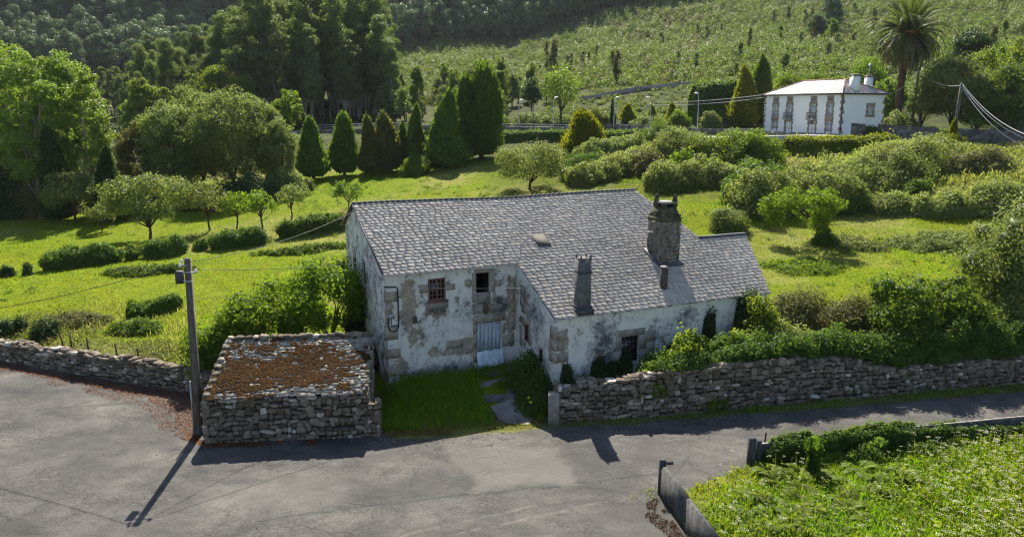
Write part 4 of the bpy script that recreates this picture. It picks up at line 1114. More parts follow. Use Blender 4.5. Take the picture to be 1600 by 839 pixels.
def make_tree(name, label, cat, pos, h, w, mat='leaf_mid', L=.2, lai=4.5, trunk=.25, nclump=34, crf=.26, env=None, droop=0.0, seed=1, group=None, core=0.0, bark='bark', trunk_r=None, low=-.75, lean=(0, 0), W=.55, depth=None, mixn=.55):
    rng = np.random.default_rng(seed)
    t = thing(name, label, cat, pos, group)
    pos = np.asarray(pos, float)
    zb = h * trunk; rz = (h - zb) / 2 * 1.02; rx = w / 2
    c = np.array([lean[0], lean[1], zb + rz])
    nl = int(lai * math.pi * rx * rz / (.5 * W * L * L))
    P, out, C, r = crown_pts(rng, c, (rx * .98, (depth or w) / 2 * .98, rz * .95), nclump, crf * min(rx, rz) * 1.6, nl, env, low)
    P[:, 2] = np.maximum(P[:, 2], .1)
    b = MB(); leaf_cloud(b, rng, P, out, L, W, mixn, droop)
    if core:
        for q, s in zip(C, r): b.sphere(q, s * core, 7, 5, .3, seed)
    b.build('crown', M[mat], t)
    b = MB(); limbs(b, rng, (0, 0, 0), C, trunk_r or h * .022, max(zb * 1.1, h * .12)); b.build('trunk', M[bark], t, smooth=True)
    return t

def make_bush(name, label, cat, pos, rx, ry, h, mat='leaf_mid', L=.16, lai=3.2, rz=0.0, seed=1, group=None, bump=.35, core=.86, W=.55, extra=None, freq=1.1, gnd=True, sprigs=.12, droop=0.0):
    """dome of leaves over an uneven solid of foliage, following the ground"""
    rng = np.random.default_rng(seed); pos = np.asarray(pos, float)
    ca, sa = math.cos(rz), math.sin(rz)
    def surf(d, sc):
        nz = fbm(d[:, 0] * 2.0 * freq * max(1, rx / 2.5) + pos[0], d[:, 1] * 2.0 * freq * max(1, ry / 2.5) + pos[1], d[:, 2] * 2.2 * freq, seed, 3)
        k = (1 - bump) + 2 * bump * nz
        q = d * np.array([rx, ry, h]) * k[:, None] * sc
        q = np.c_[q[:, 0] * ca - q[:, 1] * sa, q[:, 0] * sa + q[:, 1] * ca, q[:, 2]]
        if gnd: q[:, 2] += np.clip(hgt(q[:, 0] + pos[0], q[:, 1] + pos[1]) - pos[2], -3, 3)
        return q
    area = math.pi * (rx + ry) / 2 * h * 1.6 + rx * ry * math.pi * .8
    n = int(lai * area / (.5 * W * L * L))
    cr = min(.36 * min(rx, ry, h * .9) + .08, 1.0)
    nc = int(np.clip(area / (cr * cr * 1.5), 14, 260))
    dc = rdir(rng, nc); dc[:, 2] = np.abs(dc[:, 2]) * 1.02 - .02
    C = surf(dc, (.60 + .34 * rng.random((nc, 1))))
    rr = cr * rng.uniform(.55, 1.35, nc); kk = rng.choice(nc, int(n * .8), p=rr ** 2 / np.sum(rr ** 2))
    dd = rdir(rng, len(kk)); dd[:, 2] = dd[:, 2] * .9 + .12
    P1 = C[kk] + dd * (rr[kk] * rng.random(len(kk)) ** .4 * (1 + sprigs * 1.6 * np.maximum(0, rng.normal(size=len(kk)) - 1.1)))[:, None]
    n2 = n - len(kk)
    d = rdir(rng, n2); d[:, 2] = np.abs(d[:, 2]) * 1.04 - .04
    P2 = surf(d, 1 - .35 * rng.random((n2, 1)))
    P = np.r_[P1, P2]; O_ = norm(np.r_[dd * .7 + norm(dc[kk] / np.array([rx, ry, h])) * .4, d / np.array([rx, ry, h])])
    b = MB(); leaf_cloud(b, rng, P, O_, L, W, .58, droop)
    core = core * .78
    nu, nv = 26, 9
    if core:
        th = np.linspace(.02, math.pi / 2 + .12, nv + 1); ph = np.arange(nu) * 2 * math.pi / nu
        D = np.array([[math.sin(a) * math.cos(p), math.sin(a) * math.sin(p), math.cos(a)] for a in th for p in ph])
        Q = [(i * nu + j, (i + 1) * nu + j, (i + 1) * nu + (j + 1) % nu, i * nu + (j + 1) % nu) for i in range(nv) for j in range(nu)]
        b.add(surf(D, core), Q)
    o = b.build(name, M[mat]); o.location = tuple(pos)
    return tag(o, label, cat, group)

def make_column(name, label, cat, pos, h, w, mat='leaf_thuja', L=.22, lai=4.0, prof=None, seed=1, group=None, bare=.06, W=.4, rough=.16, depth=None):
    """dense upright conifer: feathery sprays over a solid heart"""
    rng = np.random.default_rng(seed); pos = np.asarray(pos, float)
    t = thing(name, label, cat, pos, group)
    e1, e2 = rng.uniform(.2, .36), rng.uniform(.55, .85)
    prof = prof or (lambda q: np.minimum(1, (q + .10) / e1) ** .7 * (1 - q) ** e2 * 1.2)
    dep = (depth or w) / 2
    def surf(a, q, k):
        nz = fbm(np.cos(a) * 1.6 + seed, np.sin(a) * 1.6, q * h * .55, seed, 3)
        rr = prof(q) * (1 - rough + 2 * rough * nz) * k
        return np.c_[np.cos(a) * rr * w / 2, np.sin(a) * rr * dep, q * h * (1 - bare) + bare * h]
    n = int(lai * math.pi * w * h * .7 / (.5 * W * L * L))
    a = rng.uniform(0, 2 * math.pi, n); q = 1 - np.sqrt(rng.random(n)) * 1.0; q = np.clip(q * .9 + .1 * rng.random(n), 0, 1)
    k = 1 - .26 * rng.random(n) ** 1.3 + .20 * np.maximum(0, rng.normal(size=n) - .8)
    P = surf(a, q, k)
    O = np.c_[np.cos(a), np.sin(a), a * 0 + .35]
    D = norm(np.array([0, 0, 1.0]) * .8 + O * .65 + rdir(rng, n) * .5)
    N = norm(O + rdir(rng, n) * .7); N = norm(N - D * np.sum(N * D, 1, keepdims=True))
    Ls = L * rng.uniform(.7, 1.5, n)
    b = MB(); b.leaves(P, D, N, Ls, Ls * W)
    nu, nv = 18, 14
    qq = np.linspace(0, .985, nv); aa = np.arange(nu) * 2 * math.pi / nu
    A, QQ = np.meshgrid(aa, qq)
    Q = [(i * nu + j, i * nu + (j + 1) % nu, (i + 1) * nu + (j + 1) % nu, (i + 1) * nu + j) for i in range(nv - 1) for j in range(nu)]
    b.add(surf(A.ravel(), QQ.ravel(), .74), Q)
    lx = rng.normal() * .03 * h; ly = rng.normal() * .02 * h
    for v_ in b.V: q_ = np.clip(v_[:, 2] / h, 0, 1.1); v_[:, 0] += lx * q_ ** 2 + .05 * w * np.sin(q_ * 7 + seed); v_[:, 1] += ly * q_ ** 2
    b.build('crown', M[mat], t)
    b = MB(); b.tube([(0, 0, -.3), (0, 0, h * bare), (0, 0, h * .5)], [w * .07, w * .055, w * .03], 7); b.build('trunk', M['bark'], t)
    return t

def make_hedge(name, label, path, wd, ht, mat='leaf_dark', L=.16, lai=3.4, seed=1, group=None, square=.5, bump=.25, cat='hedge', base=None, W=.55, drop=0.0):
    rng = np.random.default_rng(seed); path = np.asarray([p[:2] for p in path], float)
    seg = np.linalg.norm(np.diff(path, axis=0), axis=1); cum = np.r_[0, np.cumsum(seg)]; LT = cum[-1]
    c = path.mean(0); oz = gz(*c)
    def surf(t, a, k):
        x = np.interp(t, cum, path[:, 0]); y = np.interp(t, cum, path[:, 1])
        i = np.clip(np.searchsorted(cum, t, side='right') - 1, 0, len(seg) - 1)
        d = np.diff(path, axis=0)[i] / seg[i][:, None]; nn = np.c_[d[:, 1], -d[:, 0]]
        ex = 2.0 / (2 + square * 6)
        cx = np.sign(np.cos(a)) * np.abs(np.cos(a)) ** ex; sz = np.abs(np.sin(a)) ** ex
        nz = fbm(t * .9 / max(.6, (ht if np.isscalar(ht) else float(np.mean(ht))) * .7), np.cos(a) * 1.3, np.sin(a) * 1.3, seed, 3); nz = (1 - bump) + 2 * bump * nz
        endf = np.clip(np.minimum(t, LT - t) / (wd * .5), 0, 1) ** .5
        hh = np.interp(t, cum, np.broadcast_to(ht, (len(path),))) if not np.isscalar(ht) else ht
        off = cx * wd / 2 * nz * k * endf
        g = hgt(x + nn[:, 0] * off, y + nn[:, 1] * off) if base is None else np.interp(t, cum, np.broadcast_to(base, (len(path),)))
        dirn = np.c_[nn[:, 0] * cx, nn[:, 1] * cx, sz]
        return np.c_[x + nn[:, 0] * off, y + nn[:, 1] * off, g - drop + sz * hh * nz * k * (.4 + .6 * endf)], dirn
    hm = ht if np.isscalar(ht) else float(np.mean(ht))
    n = int(lai * LT * (wd + 2 * hm) / (.5 * W * L * L))
    t = rng.uniform(0, LT, n); a = rng.uniform(-.05, math.pi + .05, n)
    if square < .45:
        cr = .34 * min(wd / 2, hm) + .08; nc = int(np.clip(LT * (wd + 2 * hm) / (cr * cr * 1.5), 12, 500))
        C, DC = surf(rng.uniform(0, LT, nc), rng.uniform(0, math.pi, nc), rng.uniform(.62, .98, nc)); rr = cr * rng.uniform(.5, 1.35, nc)
        kk = rng.choice(nc, int(n * .8), p=rr ** 2 / np.sum(rr ** 2)); dd = rdir(rng, len(kk)); dd[:, 2] = dd[:, 2] * .9 + .12
        P1 = C[kk] + dd * (rr[kk] * rng.random(len(kk)) ** .4 * (1 + .25 * np.maximum(0, rng.normal(size=len(kk)) - 1.1)))[:, None]
        t, a = t[:n - len(kk)], a[:n - len(kk)]; P2, D2 = surf(t, a, 1 - .3 * rng.random(len(t)))
        P = np.r_[P1, P2]; D = np.r_[dd * .7 + DC[kk] * .4, D2]
    else:
        P, D = surf(t, a, 1 - .22 * rng.random(n) ** 1.5 + .14 * np.maximum(0, rng.normal(size=n) - .9))
    b = MB(); leaf_cloud(b, rng, P, norm(D), L, W, .58)
    nt, na = max(8, int(LT / .5)), 10
    T, A = np.meshgrid(np.linspace(0.02, LT - .02, nt), np.linspace(0, math.pi, na), indexing='ij')
    V, _ = surf(T.ravel(), A.ravel(), .84 if square >= .45 else .66)
    idx = np.arange(nt * na).reshape(nt, na)
    b.add(V, np.stack([idx[:-1, :-1], idx[1:, :-1], idx[1:, 1:], idx[:-1, 1:]], -1).reshape(-1, 4))
    return tag(b.build(name, M[mat], origin=(c[0], c[1], oz)), label, cat, group)

def place(u, vb, vt, wpx, Y=None):
    """ground position, height and width of something whose base/top/width are read off the photo"""
    if Y is None: p = G(u, vb)
    else:
        q = at(u, vb, Y); p = np.array([q[0], q[1], gz(q[0], q[1])])
    zt = at(u, vt, p[1])[2]
    return p, max(.3, zt - p[2]), wpx / FPX * p[1] * 1.02

# ------------------------------------------------------------------ grass
def grass(name, poly, dens, hh, mat, seed, clip=None, wd=.35, exclude=None, lean=.5, mask=None, kind='stuff', z=None, **lab):
    rng = np.random.default_rng(seed); poly = np.asarray(poly, float)
    lo, hi = poly.min(0), poly.max(0)
    n = int(dens * np.prod(hi - lo)); x = rng.uniform(lo[0], hi[0], n); y = rng.uniform(lo[1], hi[1], n)
    k = inside(x, y, poly)
    for e in (exclude or []): k &= ~inside(x, y, e)
    if mask is not None: k &= rng.random(n) < mask(x, y)
    x, y = x[k], y[k]; n = len(x)
    g = hgt(x, y) if z is None else np.full(n, z)
    H_ = hh * rng.uniform(.5, 1.4, n) * (.6 + .8 * fbm(x * .45, y * .45, 0, seed))
    D = norm(np.c_[rng.normal(size=(n, 2)) * lean, np.ones(n)])
    N = norm(np.c_[rng.normal(size=(n, 2)), rng.normal(size=n) * .3]); N = norm(N - D * np.sum(N * D, 1, keepdims=True))
    P = np.c_[x, y, g] + D * H_[:, None] * .48
    b = MB(); b.leaves(P, D, N, H_, H_ * wd)
    o = b.build(name, M[mat], kind=kind)
    return o
HOUSEPOLY = [hp(-.3, -3, 0)[:2], hp(17.5, -3, 0)[:2], hp(17.5, 5, 0)[:2], hp(21.8, 5, 0)[:2], hp(19.2, 10.2, 0)[:2], hp(6.5, 10.2, 0)[:2], hp(6.5, 5.9, 0)[:2], hp(-.3, 5.9, 0)[:2]]
vis = lambda x, y: np.abs(x) < y * .70 + 2
LF = [(-60, 53), (-36, 45.5), (-28, 43), (-19, 40.6), (-13, 38.5), (-6.6, 36), (-10, 43), (10, 52), (6, 90), (6, 112), (-14, 110), (-60, 96)]
grass('grass', LF, 32, .125, 'grass', 1, mask=lambda x, y: vis(x, y) * np.clip(1.35 - y / 100, .35, 1), exclude=[HOUSEPOLY], wd=.42)
PT_ = lambda x, y, s_: np.clip(fbm(x * .11, y * .16, 0, s_, 4) * 5 - 2.4, 0, 1)
grass('grass', LF, 13, .16, 'grass_lush', 201, mask=lambda x, y: vis(x, y) * PT_(x, y, 71), exclude=[HOUSEPOLY], wd=.4)
grass('rough_grass', LF, 5, .16, 'grass_dry', 202, mask=lambda x, y: vis(x, y) * PT_(x, y, 95) * .8, exclude=[HOUSEPOLY], wd=.3)
grass('grass', [(9, 50), (13, 43), (24, 41), (48, 52), (55, 80), (30, 92), (12, 92)], 32, .125, 'grass', 2, mask=lambda x, y: vis(x, y) * 1.0, exclude=[HOUSEPOLY], wd=.42)
RFP = [(9, 50), (13, 43), (24, 41), (48, 52), (55, 80), (30, 92), (12, 92)]
grass('grass', RFP, 13, .17, 'grass_lush', 203, mask=lambda x, y: PT_(x, y, 72), exclude=[HOUSEPOLY], wd=.4)
grass('rough_grass', RFP, 6, .18, 'grass_dry', 204, mask=lambda x, y: PT_(x, y, 96), exclude=[HOUSEPOLY], wd=.25)
TALL = [(-27, 41.3), (-14, 36.5), (-12, 46), (-28, 50)]
grass('rough_grass', TALL, 60, .36, 'grass_dry', 33, mask=lambda x, y: np.clip(fbm(x * .5, y * .5, 0, 3) * 3.2 - 1.1, .04, 1), wd=.12)
grass('rough_grass', [(34, 82), (60, 70), (75, 92), (66, 110), (40, 104), (10, 112), (8, 95), (20, 92)], 7, .6, 'grass_dry', 4, wd=.22, lean=.6)
YARD = [(-5.5, 30.6), (-2.4, 31.1), (1.2, 31.6), (1.6, 32.6), (1.9, 33.4), (0.4, 37.2), (-5.6, 34.6), (-6.3, 36), (-6.3, 32)]
SLABS = [[flat(u, v, .4)[:2] for u, v in p] for p in ([(748, 600), (795, 590), (842, 640), (828, 654), (778, 652), (755, 630)],)]
grass('grass', YARD, 240, .50, 'grass_lush', 5, exclude=SLABS, wd=.07, lean=.5)
grass('rough_grass', YARD, 60, .42, 'grass', 55, exclude=SLABS, wd=.07, lean=.6, mask=lambda x, y: np.clip(fbm(x * .8, y * .8, 0, 44) * 4 - 1.6, 0, 1))
grass('rough_grass', YARD, 40, .5, 'grass_dry', 56, exclude=SLABS, wd=.05, lean=.6, mask=lambda x, y: np.clip(fbm(x * .9, y * .9, 0, 45) * 4 - 1.8, 0, 1))
grass('grass', [(-5.4, 30.2), (1.3, 31.1), (1.3, 32.0), (-2.0, 31.5), (-5.4, 31.2)], 420, .11, 'grass_dry', 6, wd=.2, lean=.8, mask=lambda x, y: np.clip(fbm(x * 1.3, y * 1.3, 0, 4) * 3 - .6, 0, 1))
grass('grass', [(-2.6, 30.7), (1.3, 31.2), (1.3, 32.2), (-.4, 31.9)], 220, .14, 'grass', 7, wd=.16, lean=.6, mask=lambda x, y: np.clip(fbm(x * 1.1, y * 1.1, 0, 14) * 3 - .9, 0, 1))
VERGE = [(2.2, 31.0), (12, 32.7), (25, 35.4), (45, 39.6), (45, 40.6), (25.6, 36.5), (11.8, 33.5), (2.2, 31.5)]
grass('grass', VERGE, 160, .16, 'grass_lush', 8, wd=.14, lean=.6, mask=lambda x, y: np.clip(fbm(x * .8, y * .8, 0, 4) * 3 - .7, .1, 1), z=.0)
grass('grass', VERGE, 60, .12, 'grass_dry', 88, wd=.2, lean=.8, mask=lambda x, y: np.clip(fbm(x * .6, y * .6, 0, 5) * 3 - .9, 0, 1), z=.0)
grass('meadow_grass', [(5.45, 24.6), (7.0, 25.95), (9.35, 27.45), (17, 29.1), (45, 35), (45, 14), (6.9, 14)], 330, .30, 'grass_lush', 9, wd=.10, lean=.55, z=.04, mask=lambda x, y: (np.abs(x) < y * .72) * np.clip((segdist(x, y, FIELD[0:3]) - .2) / 2.0, .12, 1))
grass('meadow_grass', [(5.45, 24.6), (7.0, 25.95), (9.35, 27.45), (17, 29.1), (30, 31.8), (30, 14), (6.9, 14)], 200, .24, 'grass', 10, wd=.12, lean=.7, z=.04, mask=lambda x, y: np.clip(fbm(x * .5, y * .5, 0, 4) * 3.2 - .7, .1, 1))
grass('grass', [(3.7, 24.5), (5.2, 24.9), (5.2, 25.7), (4.6, 25.6)], 200, .12, 'grass', 110, wd=.2, lean=.8, z=0, mask=lambda x, y: np.clip(fbm(x * 1.6, y * 1.6, 0, 4) * 4 - 1.4, 0, 1))

rng = np.random.default_rng(404)
TH_ = [(8, 94), (20, 88), (34, 80), (60, 70), (76, 92), (66, 107), (40, 106), (8, 112)]; x = rng.uniform(8, 76, 90000); y = rng.uniform(70, 112, 90000)
k = inside(x, y, TH_) & (rng.random(90000) < np.clip(fbm(x * .14, y * .14, 0, 33, 4) * 5 - 2.1, 0.02, 1)); x, y = x[k], y[k]
b = MB(); leaf_cloud(b, rng, np.c_[x, y, hgt(x, y) + rng.random(len(x)) * 1.7 * fbm(x * .3, y * .3, 0, 34)], np.tile([0, 0, 1.0], (len(x), 1)), .32, .5); b.build('bramble_cover', M['leaf_bramble'], kind='stuff')
rng = np.random.default_rng(405); x = rng.uniform(-30, -12, 30000); y = rng.uniform(35, 46, 30000); nb_ = np.interp(x, NBX, NBY)
k = (y > nb_ + .3) & (y < nb_ + 5.5) & (rng.random(30000) < np.clip(fbm(x * .4, y * .5, 0, 36, 4) * 4.5 - 1.9, 0, 1)); x, y = x[k], y[k]
b = MB(); leaf_cloud(b, rng, np.c_[x, y, hgt(x, y) + rng.random(len(x)) * .8 * fbm(x * .5, y * .5, 0, 37)], np.tile([0, 0, 1.0], (len(x), 1)), .13, .5); b.build('wall_side_weeds', M['leaf_olive'], kind='stuff')
rng = np.random.default_rng(406); P_, O_ = [], []
for i in range(900):
    x, y = rng.uniform(-55, 45), rng.uniform(41, 104)
    if not vis(x, y) or fbm(x * .07, y * .07, 0, 88) < .5 or inside(np.array([x]), np.array([y]), HOUSEPOLY)[0] or y < np.interp(x, NBX, NBY) + 5: continue
    r = rng.uniform(.2, .6); k = int(50 * r) + 14; d = rdir(rng, k); d[:, 2] = np.abs(d[:, 2]); P_.append(np.array([x, y, gz(x, y)]) + d * r * np.array([1, 1, .8]) * rng.uniform(.4, 1, (k, 1))); O_.append(d)
b = MB(); leaf_cloud(b, rng, np.concatenate(P_), np.concatenate(O_), .19, .35, .5); b.build('meadow_weeds', M['leaf_mid'], kind='stuff')
# brown litter of needles and moss on the asphalt edges
def litter(poly, dens, seed, L=.07, thr=.45, mat='litter'):
    rng = np.random.default_rng(seed); poly = np.asarray(poly, float); lo, hi = poly.min(0), poly.max(0)
    n = int(dens * np.prod(hi - lo)); x = rng.uniform(lo[0], hi[0], n); y = rng.uniform(lo[1], hi[1], n)
    k = inside(x, y, poly)
    d = segdist(x, y, list(poly) + [poly[0]])
    k &= fbm(x * 1.6, y * 1.6, 0, seed) * 1.0 + np.clip(d, 0, .7) * .5 > thr
    x, y = x[k], y[k]; n = len(x)
    N = norm(np.c_[rng.normal(size=(n, 2)) * .35, np.ones(n)]); D = rdir(rng, n); D = norm(D - N * np.sum(D * N, 1, keepdims=True))
    b = MB(); b.leaves(np.c_[x, y, .015 + .03 * rng.random(n)], D, N, L * rng.uniform(.5, 1.5, n), L * .6)
    return b.build('leaf_litter', M[mat], kind='stuff')
litter([(-36, 43.0), (-28.1, 39.95), (-23.5, 38.0), (-19.3, 36.4), (-15.2, 34.85), (-13.2, 33.8), (-13.0, 30.4), (-14.2, 30.2), (-15.2, 32.6), (-17.6, 34.5), (-22, 36.5), (-27, 38.6), (-35.5, 42.0)], 460, 1, .06, .38)
litter([(-36, 42.2), (-27, 38.8), (-22, 36.7), (-17.6, 34.7), (-15.2, 32.8), (-14.2, 30.4), (-15.4, 30.6), (-16.6, 32.9), (-18.4, 34.0), (-22.4, 36.0), (-27.4, 38.1), (-36, 41.4)], 260, 11, .055, .60)
litter([(-13.3, 29.6), (-12.4, 29.0), (-8, 29.3), (-8, 29.8), (-12.6, 29.4), (-13.4, 30.6), (-14.0, 30.0)], 500, 2, .08, .42)
litter([(4.5, 24.6), (5.15, 24.9), (5.7, 21.5), (6.6, 15), (6.3, 15), (5.0, 22.5), (4.5, 23.6)], 600, 3, .06, .5, 'moss')
litter([(-5.4, 30.0), (-2.5, 30.4), (-2.6, 30.9), (-5.4, 30.6)], 420, 4, .06, .5)

# ------------------------------------------------------------------ near vegetation
sd_ = 100
def S():
    global sd_; sd_ += 1; return sd_
# behind the shed
make_tree('fruit_tree', 'bright green bushy tree rising behind the mossy shed roof', 'tree', (-9.6, 38.6, gz(-9.6, 38.6)), 5.3, 5.4, 'leaf_bright', .17, 5.2, .12, 60, .22, seed=S(), core=.3)
make_tree('fruit_tree', 'low bright green tree between the shed and the utility pole', 'tree', (-12.6, 38.0, gz(-12.6, 38)), 4.2, 4.8, 'leaf_bright', .17, 5.2, .06, 50, .24, seed=S(), core=.3)
make_bush('shrub', 'rounded bright green shrub behind the utility pole, left of the shed', 'shrub', (-14.5, 36.4, gz(-14.5, 36.4)), 1.8, 1.3, 3.6, 'leaf_bright', .16, seed=S(), bump=.45, core=.75, sprigs=.2)
make_bush('shrub', 'small lime green shrub at the top left corner of the shed roof', 'shrub', (-13.0, 35.1, .2), .95, .7, 1.75, 'leaf_bright', .14, seed=S())
make_bush('ivy_bush', 'dark ivy bush against the left gable of the farmhouse', 'shrub', (-7.9, 40.0, gz(-7.9, 40)), 1.0, 1.7, 3.5, 'leaf_dark', .15, seed=S())
make_bush('ivy_bush', 'dark low ivy tangle between the shed and the farmhouse gable', 'shrub', (-7.4, 37.3, .5), 1.0, 1.3, 1.5, 'leaf_dark', .14, seed=S())
# yard
make_bush('nettle_clump', 'dark green nettles growing in the corner beside the farmhouse door', 'weeds', (1.1, 35.0, .55), 1.35, 1.8, 1.35, 'leaf_ivy', .13, rz=-.3, seed=S(), core=.8, bump=.4)
make_bush('nettle_clump', 'dark green weeds against the gate pillar end of the long stone wall', 'weeds', (1.05, 33.0, .3), .9, 1.1, 1.05, 'leaf_ivy', .13, seed=S(), core=.8, bump=.4)
make_bush('nettle_clump', 'dark creeping weeds along the base of the low farmhouse wing', 'weeds', (4.1, 34.2, .6), 2.2, .8, 1.0, 'leaf_ivy', .13, rz=.42, seed=S(), core=.8, bump=.45)
make_bush('nettle_clump', 'dark weeds under the barred window of the low wing', 'weeds', (7.0, 34.7, .7), 2.0, .9, 1.1, 'leaf_dark', .13, rz=.42, seed=S(), core=.8, bump=.45)
for i, (s_, zz, w_) in enumerate([(7.3, 1.5, .3), (9.0, 1.5, .4), (9.8, 1.2, .4), (10.5, 1.6, .35), (13.2, 1.6, .4)]):
    make_hedge('ivy_creeper', 'dark ivy strand climbing the front of the low wing', [hp(s_ - w_, 10.1, 0), hp(s_, 10.12, 0), hp(s_ + w_, 10.1, 0)], .3, zz, 'leaf_dark', .12, seed=S(), cat='ivy', group='ivy strands on the low wing', bump=.45)
make_hedge('ivy_creeper', 'tall dark ivy strand reaching the eave of the low wing, right of the yellow shrub', [hp(15.0, 10.12, 0), hp(15.35, 10.15, 0), hp(15.7, 10.12, 0)], .4, 2.9, 'leaf_dark', .13, seed=S(), cat='ivy', bump=.4)
make_hedge('ivy_creeper', 'dark ivy patch under the slates at the right end of the low wing', [hp(16.9, 10.15, 0), hp(17.6, 10.2, 0), hp(18.4, 10.2, 0)], .5, 3.1, 'leaf_dark', .13, seed=S(), cat='ivy', bump=.4)
# behind the long wall
make_bush('leafy_shrub', 'yellow green large-leaved shrub in front of the low wing, left of its ivy strand', 'shrub', (8.2, 34.0, .9), 1.7, 1.1, 3.2, 'leaf_lime', .17, 5.0, seed=S(), bump=.5, core=.7, sprigs=.16)
make_bush('leafy_shrub', 'yellow green large-leaved shrub at the right corner of the low wing', 'shrub', (12.5, 36.9, .9), 1.5, 1.2, 3.5, 'leaf_lime', .17, 5.0, seed=S(), bump=.5, core=.7, sprigs=.16)
make_bush('leafy_shrub', 'yellow green leafy shrub in the gap between the two taller yellow ones', 'shrub', (10.6, 35.2, .9), 1.4, .9, 2.5, 'leaf_lime', .17, 4.6, seed=S(), bump=.5, core=.7, sprigs=.2)
make_bush('leafy_shrub', 'small lime shrub hanging over the left end of the ivy covered wall', 'shrub', (6.7, 33.1, 1.1), 1.3, .7, 1.1, 'leaf_bright', .16, rz=.25, seed=S(), bump=.45, gnd=False)
make_bush('bramble', 'olive brown bramble mound between the yellow shrub and the right meadow', 'bramble', (15.2, 39.6, .9), 2.6, 2.0, 3.2, 'leaf_olive', .14, seed=S(), bump=.3)
make_bush('bramble', 'pale leaved bramble bank on top of the long stone wall', 'bramble', (13.2, 35.9, 1.0), 3.4, 1.2, 2.9, 'leaf_bramble', .14, rz=.2, seed=S(), bump=.3)
make_bush('bramble', 'dusty olive bramble hump behind the pale bramble bank', 'bramble', (17.6, 38.4, .9), 2.6, 1.5, 3.2, 'leaf_olive', .14, rz=.2, seed=S(), bump=.35)
make_hedge('ivy_hedge', 'dark ivy hanging over the long stone wall along its whole right part', [(6.0, 33.2), (8.4, 33.9), (11.7, 34.85), (15.0, 35.5), (18.5, 36.1), (25.6, 37.6), (38, 40.2)], 1.8, [.7, .9, 1.1, 1.2, 1.9, 2.2, 2.4], 'leaf_ivy', .14, seed=S(), base=[1.5, 1.65, 1.7, 1.65, .95, .9, .9], square=.25, bump=.3, cat='ivy')
for i, (x, y, rx_, h_, lab) in enumerate([(19.6, 37.8, 1.7, 4.5, 'dark upright laurel shrub behind the stone wall, left one of two'), (22.6, 38.8, 1.8, 4.5, 'dark upright laurel shrub behind the stone wall, right one of two beside the pale elder')]):
    make_tree('laurel', lab, 'shrub', (x, y, gz(x, y)), h_ + .3, rx_ * 2.4, 'leaf_mid', .17, 5.0, .04, 60, .22, seed=S(), core=.35)
make_tree('elder_tree', 'big pale flowering elder tree at the right edge of the photo', 'tree', (28.3, 41.5, gz(28.3, 41.5)), 7.6, 7.0, 'leaf_pale', .16, 5.5, .05, 60, .25, seed=S(), core=.4)
make_bush('elder_bush', 'pale green elder bush under the big flowering elder', 'shrub', (25.6, 39.4, .9), 2.3, 1.6, 3.4, 'leaf_pale', .15, seed=S(), bump=.4, core=.75)
make_bush('ivy_bush', 'dark ivy bush below the pale elder on the wall at the right edge', 'shrub', (26.5, 38.4, .8), 3.2, 1.1, 2.3, 'leaf_ivy', .14, rz=.22, seed=S())
make_bush('weed_patch', 'pale flowering weeds behind the slate roof wing', 'weeds', (14.7, 43.0, 1.1), 1.2, 2.2, 1.2, 'leaf_pale', .14, seed=S(), core=.7)
make_bush('weed_patch', 'pale meadow weeds in the middle of the right meadow', 'weeds', (*G(1330, 385)[:2], G(1330, 385)[2]), 3.2, 2.6, .5, 'leaf_pale', .16, seed=S(), core=.6)
make_bush('weed_patch', 'pale tall meadow weeds beside the big elder', 'weeds', G(1480, 385), 5.0, 3.0, .8, 'leaf_pale', .16, seed=S(), core=.6, bump=.4)
make_bush('weed_patch', 'green weeds between the slate roof and the lone meadow tree', 'weeds', G(1255, 420), 3.4, 2.4, .32, 'leaf_bright', .14, 2.0, seed=S(), core=.3, bump=.5)
make_bush('round_bush', 'small round white-edged bush just beyond the slate roof wing', 'shrub', G(1138, 362), 1.75, 1.5, 2.0, 'leaf_pale', .17, seed=S(), bump=.25)
p, h, w = place(1285, 383, 283, 135)
make_tree('meadow_tree', 'lone leaning fruit tree with an ivy clad trunk in the right meadow', 'tree', p, h, w, 'leaf_bright', .2, 3.8, .16, 50, .2, seed=S(), lean=(-1.9, 0), low=-.7, trunk_r=.2)
make_bush('ivy_bush', 'dark ivy clump around the trunk of the lone meadow tree', 'shrub', p, .95, .8, 1.5, 'leaf_ivy', .17, seed=S(), bump=.5, sprigs=.3)

# left meadow: hedge row, stumps, posts
for (pts, ht, lab) in [
    ([(68, 424), (130, 415), (190, 407)], 1.45, 'long clipped dark hedge segment at the left of the row across the left meadow'),
    ([(196, 408), (216, 405)], 1.2, 'short round hedge tuft between the two leftmost hedge segments'),
    ([(226, 405), (262, 400), (290, 395)], 1.45, 'hedge segment with a sunlit top below the large orchard tree'),
    ([(305, 393), (325, 390)], .9, 'small low hedge tuft left of the long hedge below the small orchard trees'),
    ([(330, 391), (375, 386), (415, 380)], 1.5, 'long dark hedge segment below the small orchard trees'),
    ([(436, 374), (490, 366), (545, 358)], 1.6, 'dark hedge segment nearest the farmhouse roof in the left meadow')]:
    make_hedge('hedge', lab, [G(*q) for q in pts], 1.5, ht, 'leaf_ivy', .19, seed=S(), group='hedge row across the left meadow', square=.35)
for (u, v, h_, lab) in [(8, 432, .75, 'leftmost ivy clad stump at the left edge of the meadow'), (15, 433, .75, 'second ivy clad stump at the left edge of the meadow'), (44, 429, 1.0, 'ivy clad double stump left of the long hedge segment')]:
    q = G(u, v); make_bush('ivy_stump', lab, 'stump', q, .35, .35, h_, 'leaf_dark', .15, seed=S(), bump=.25)
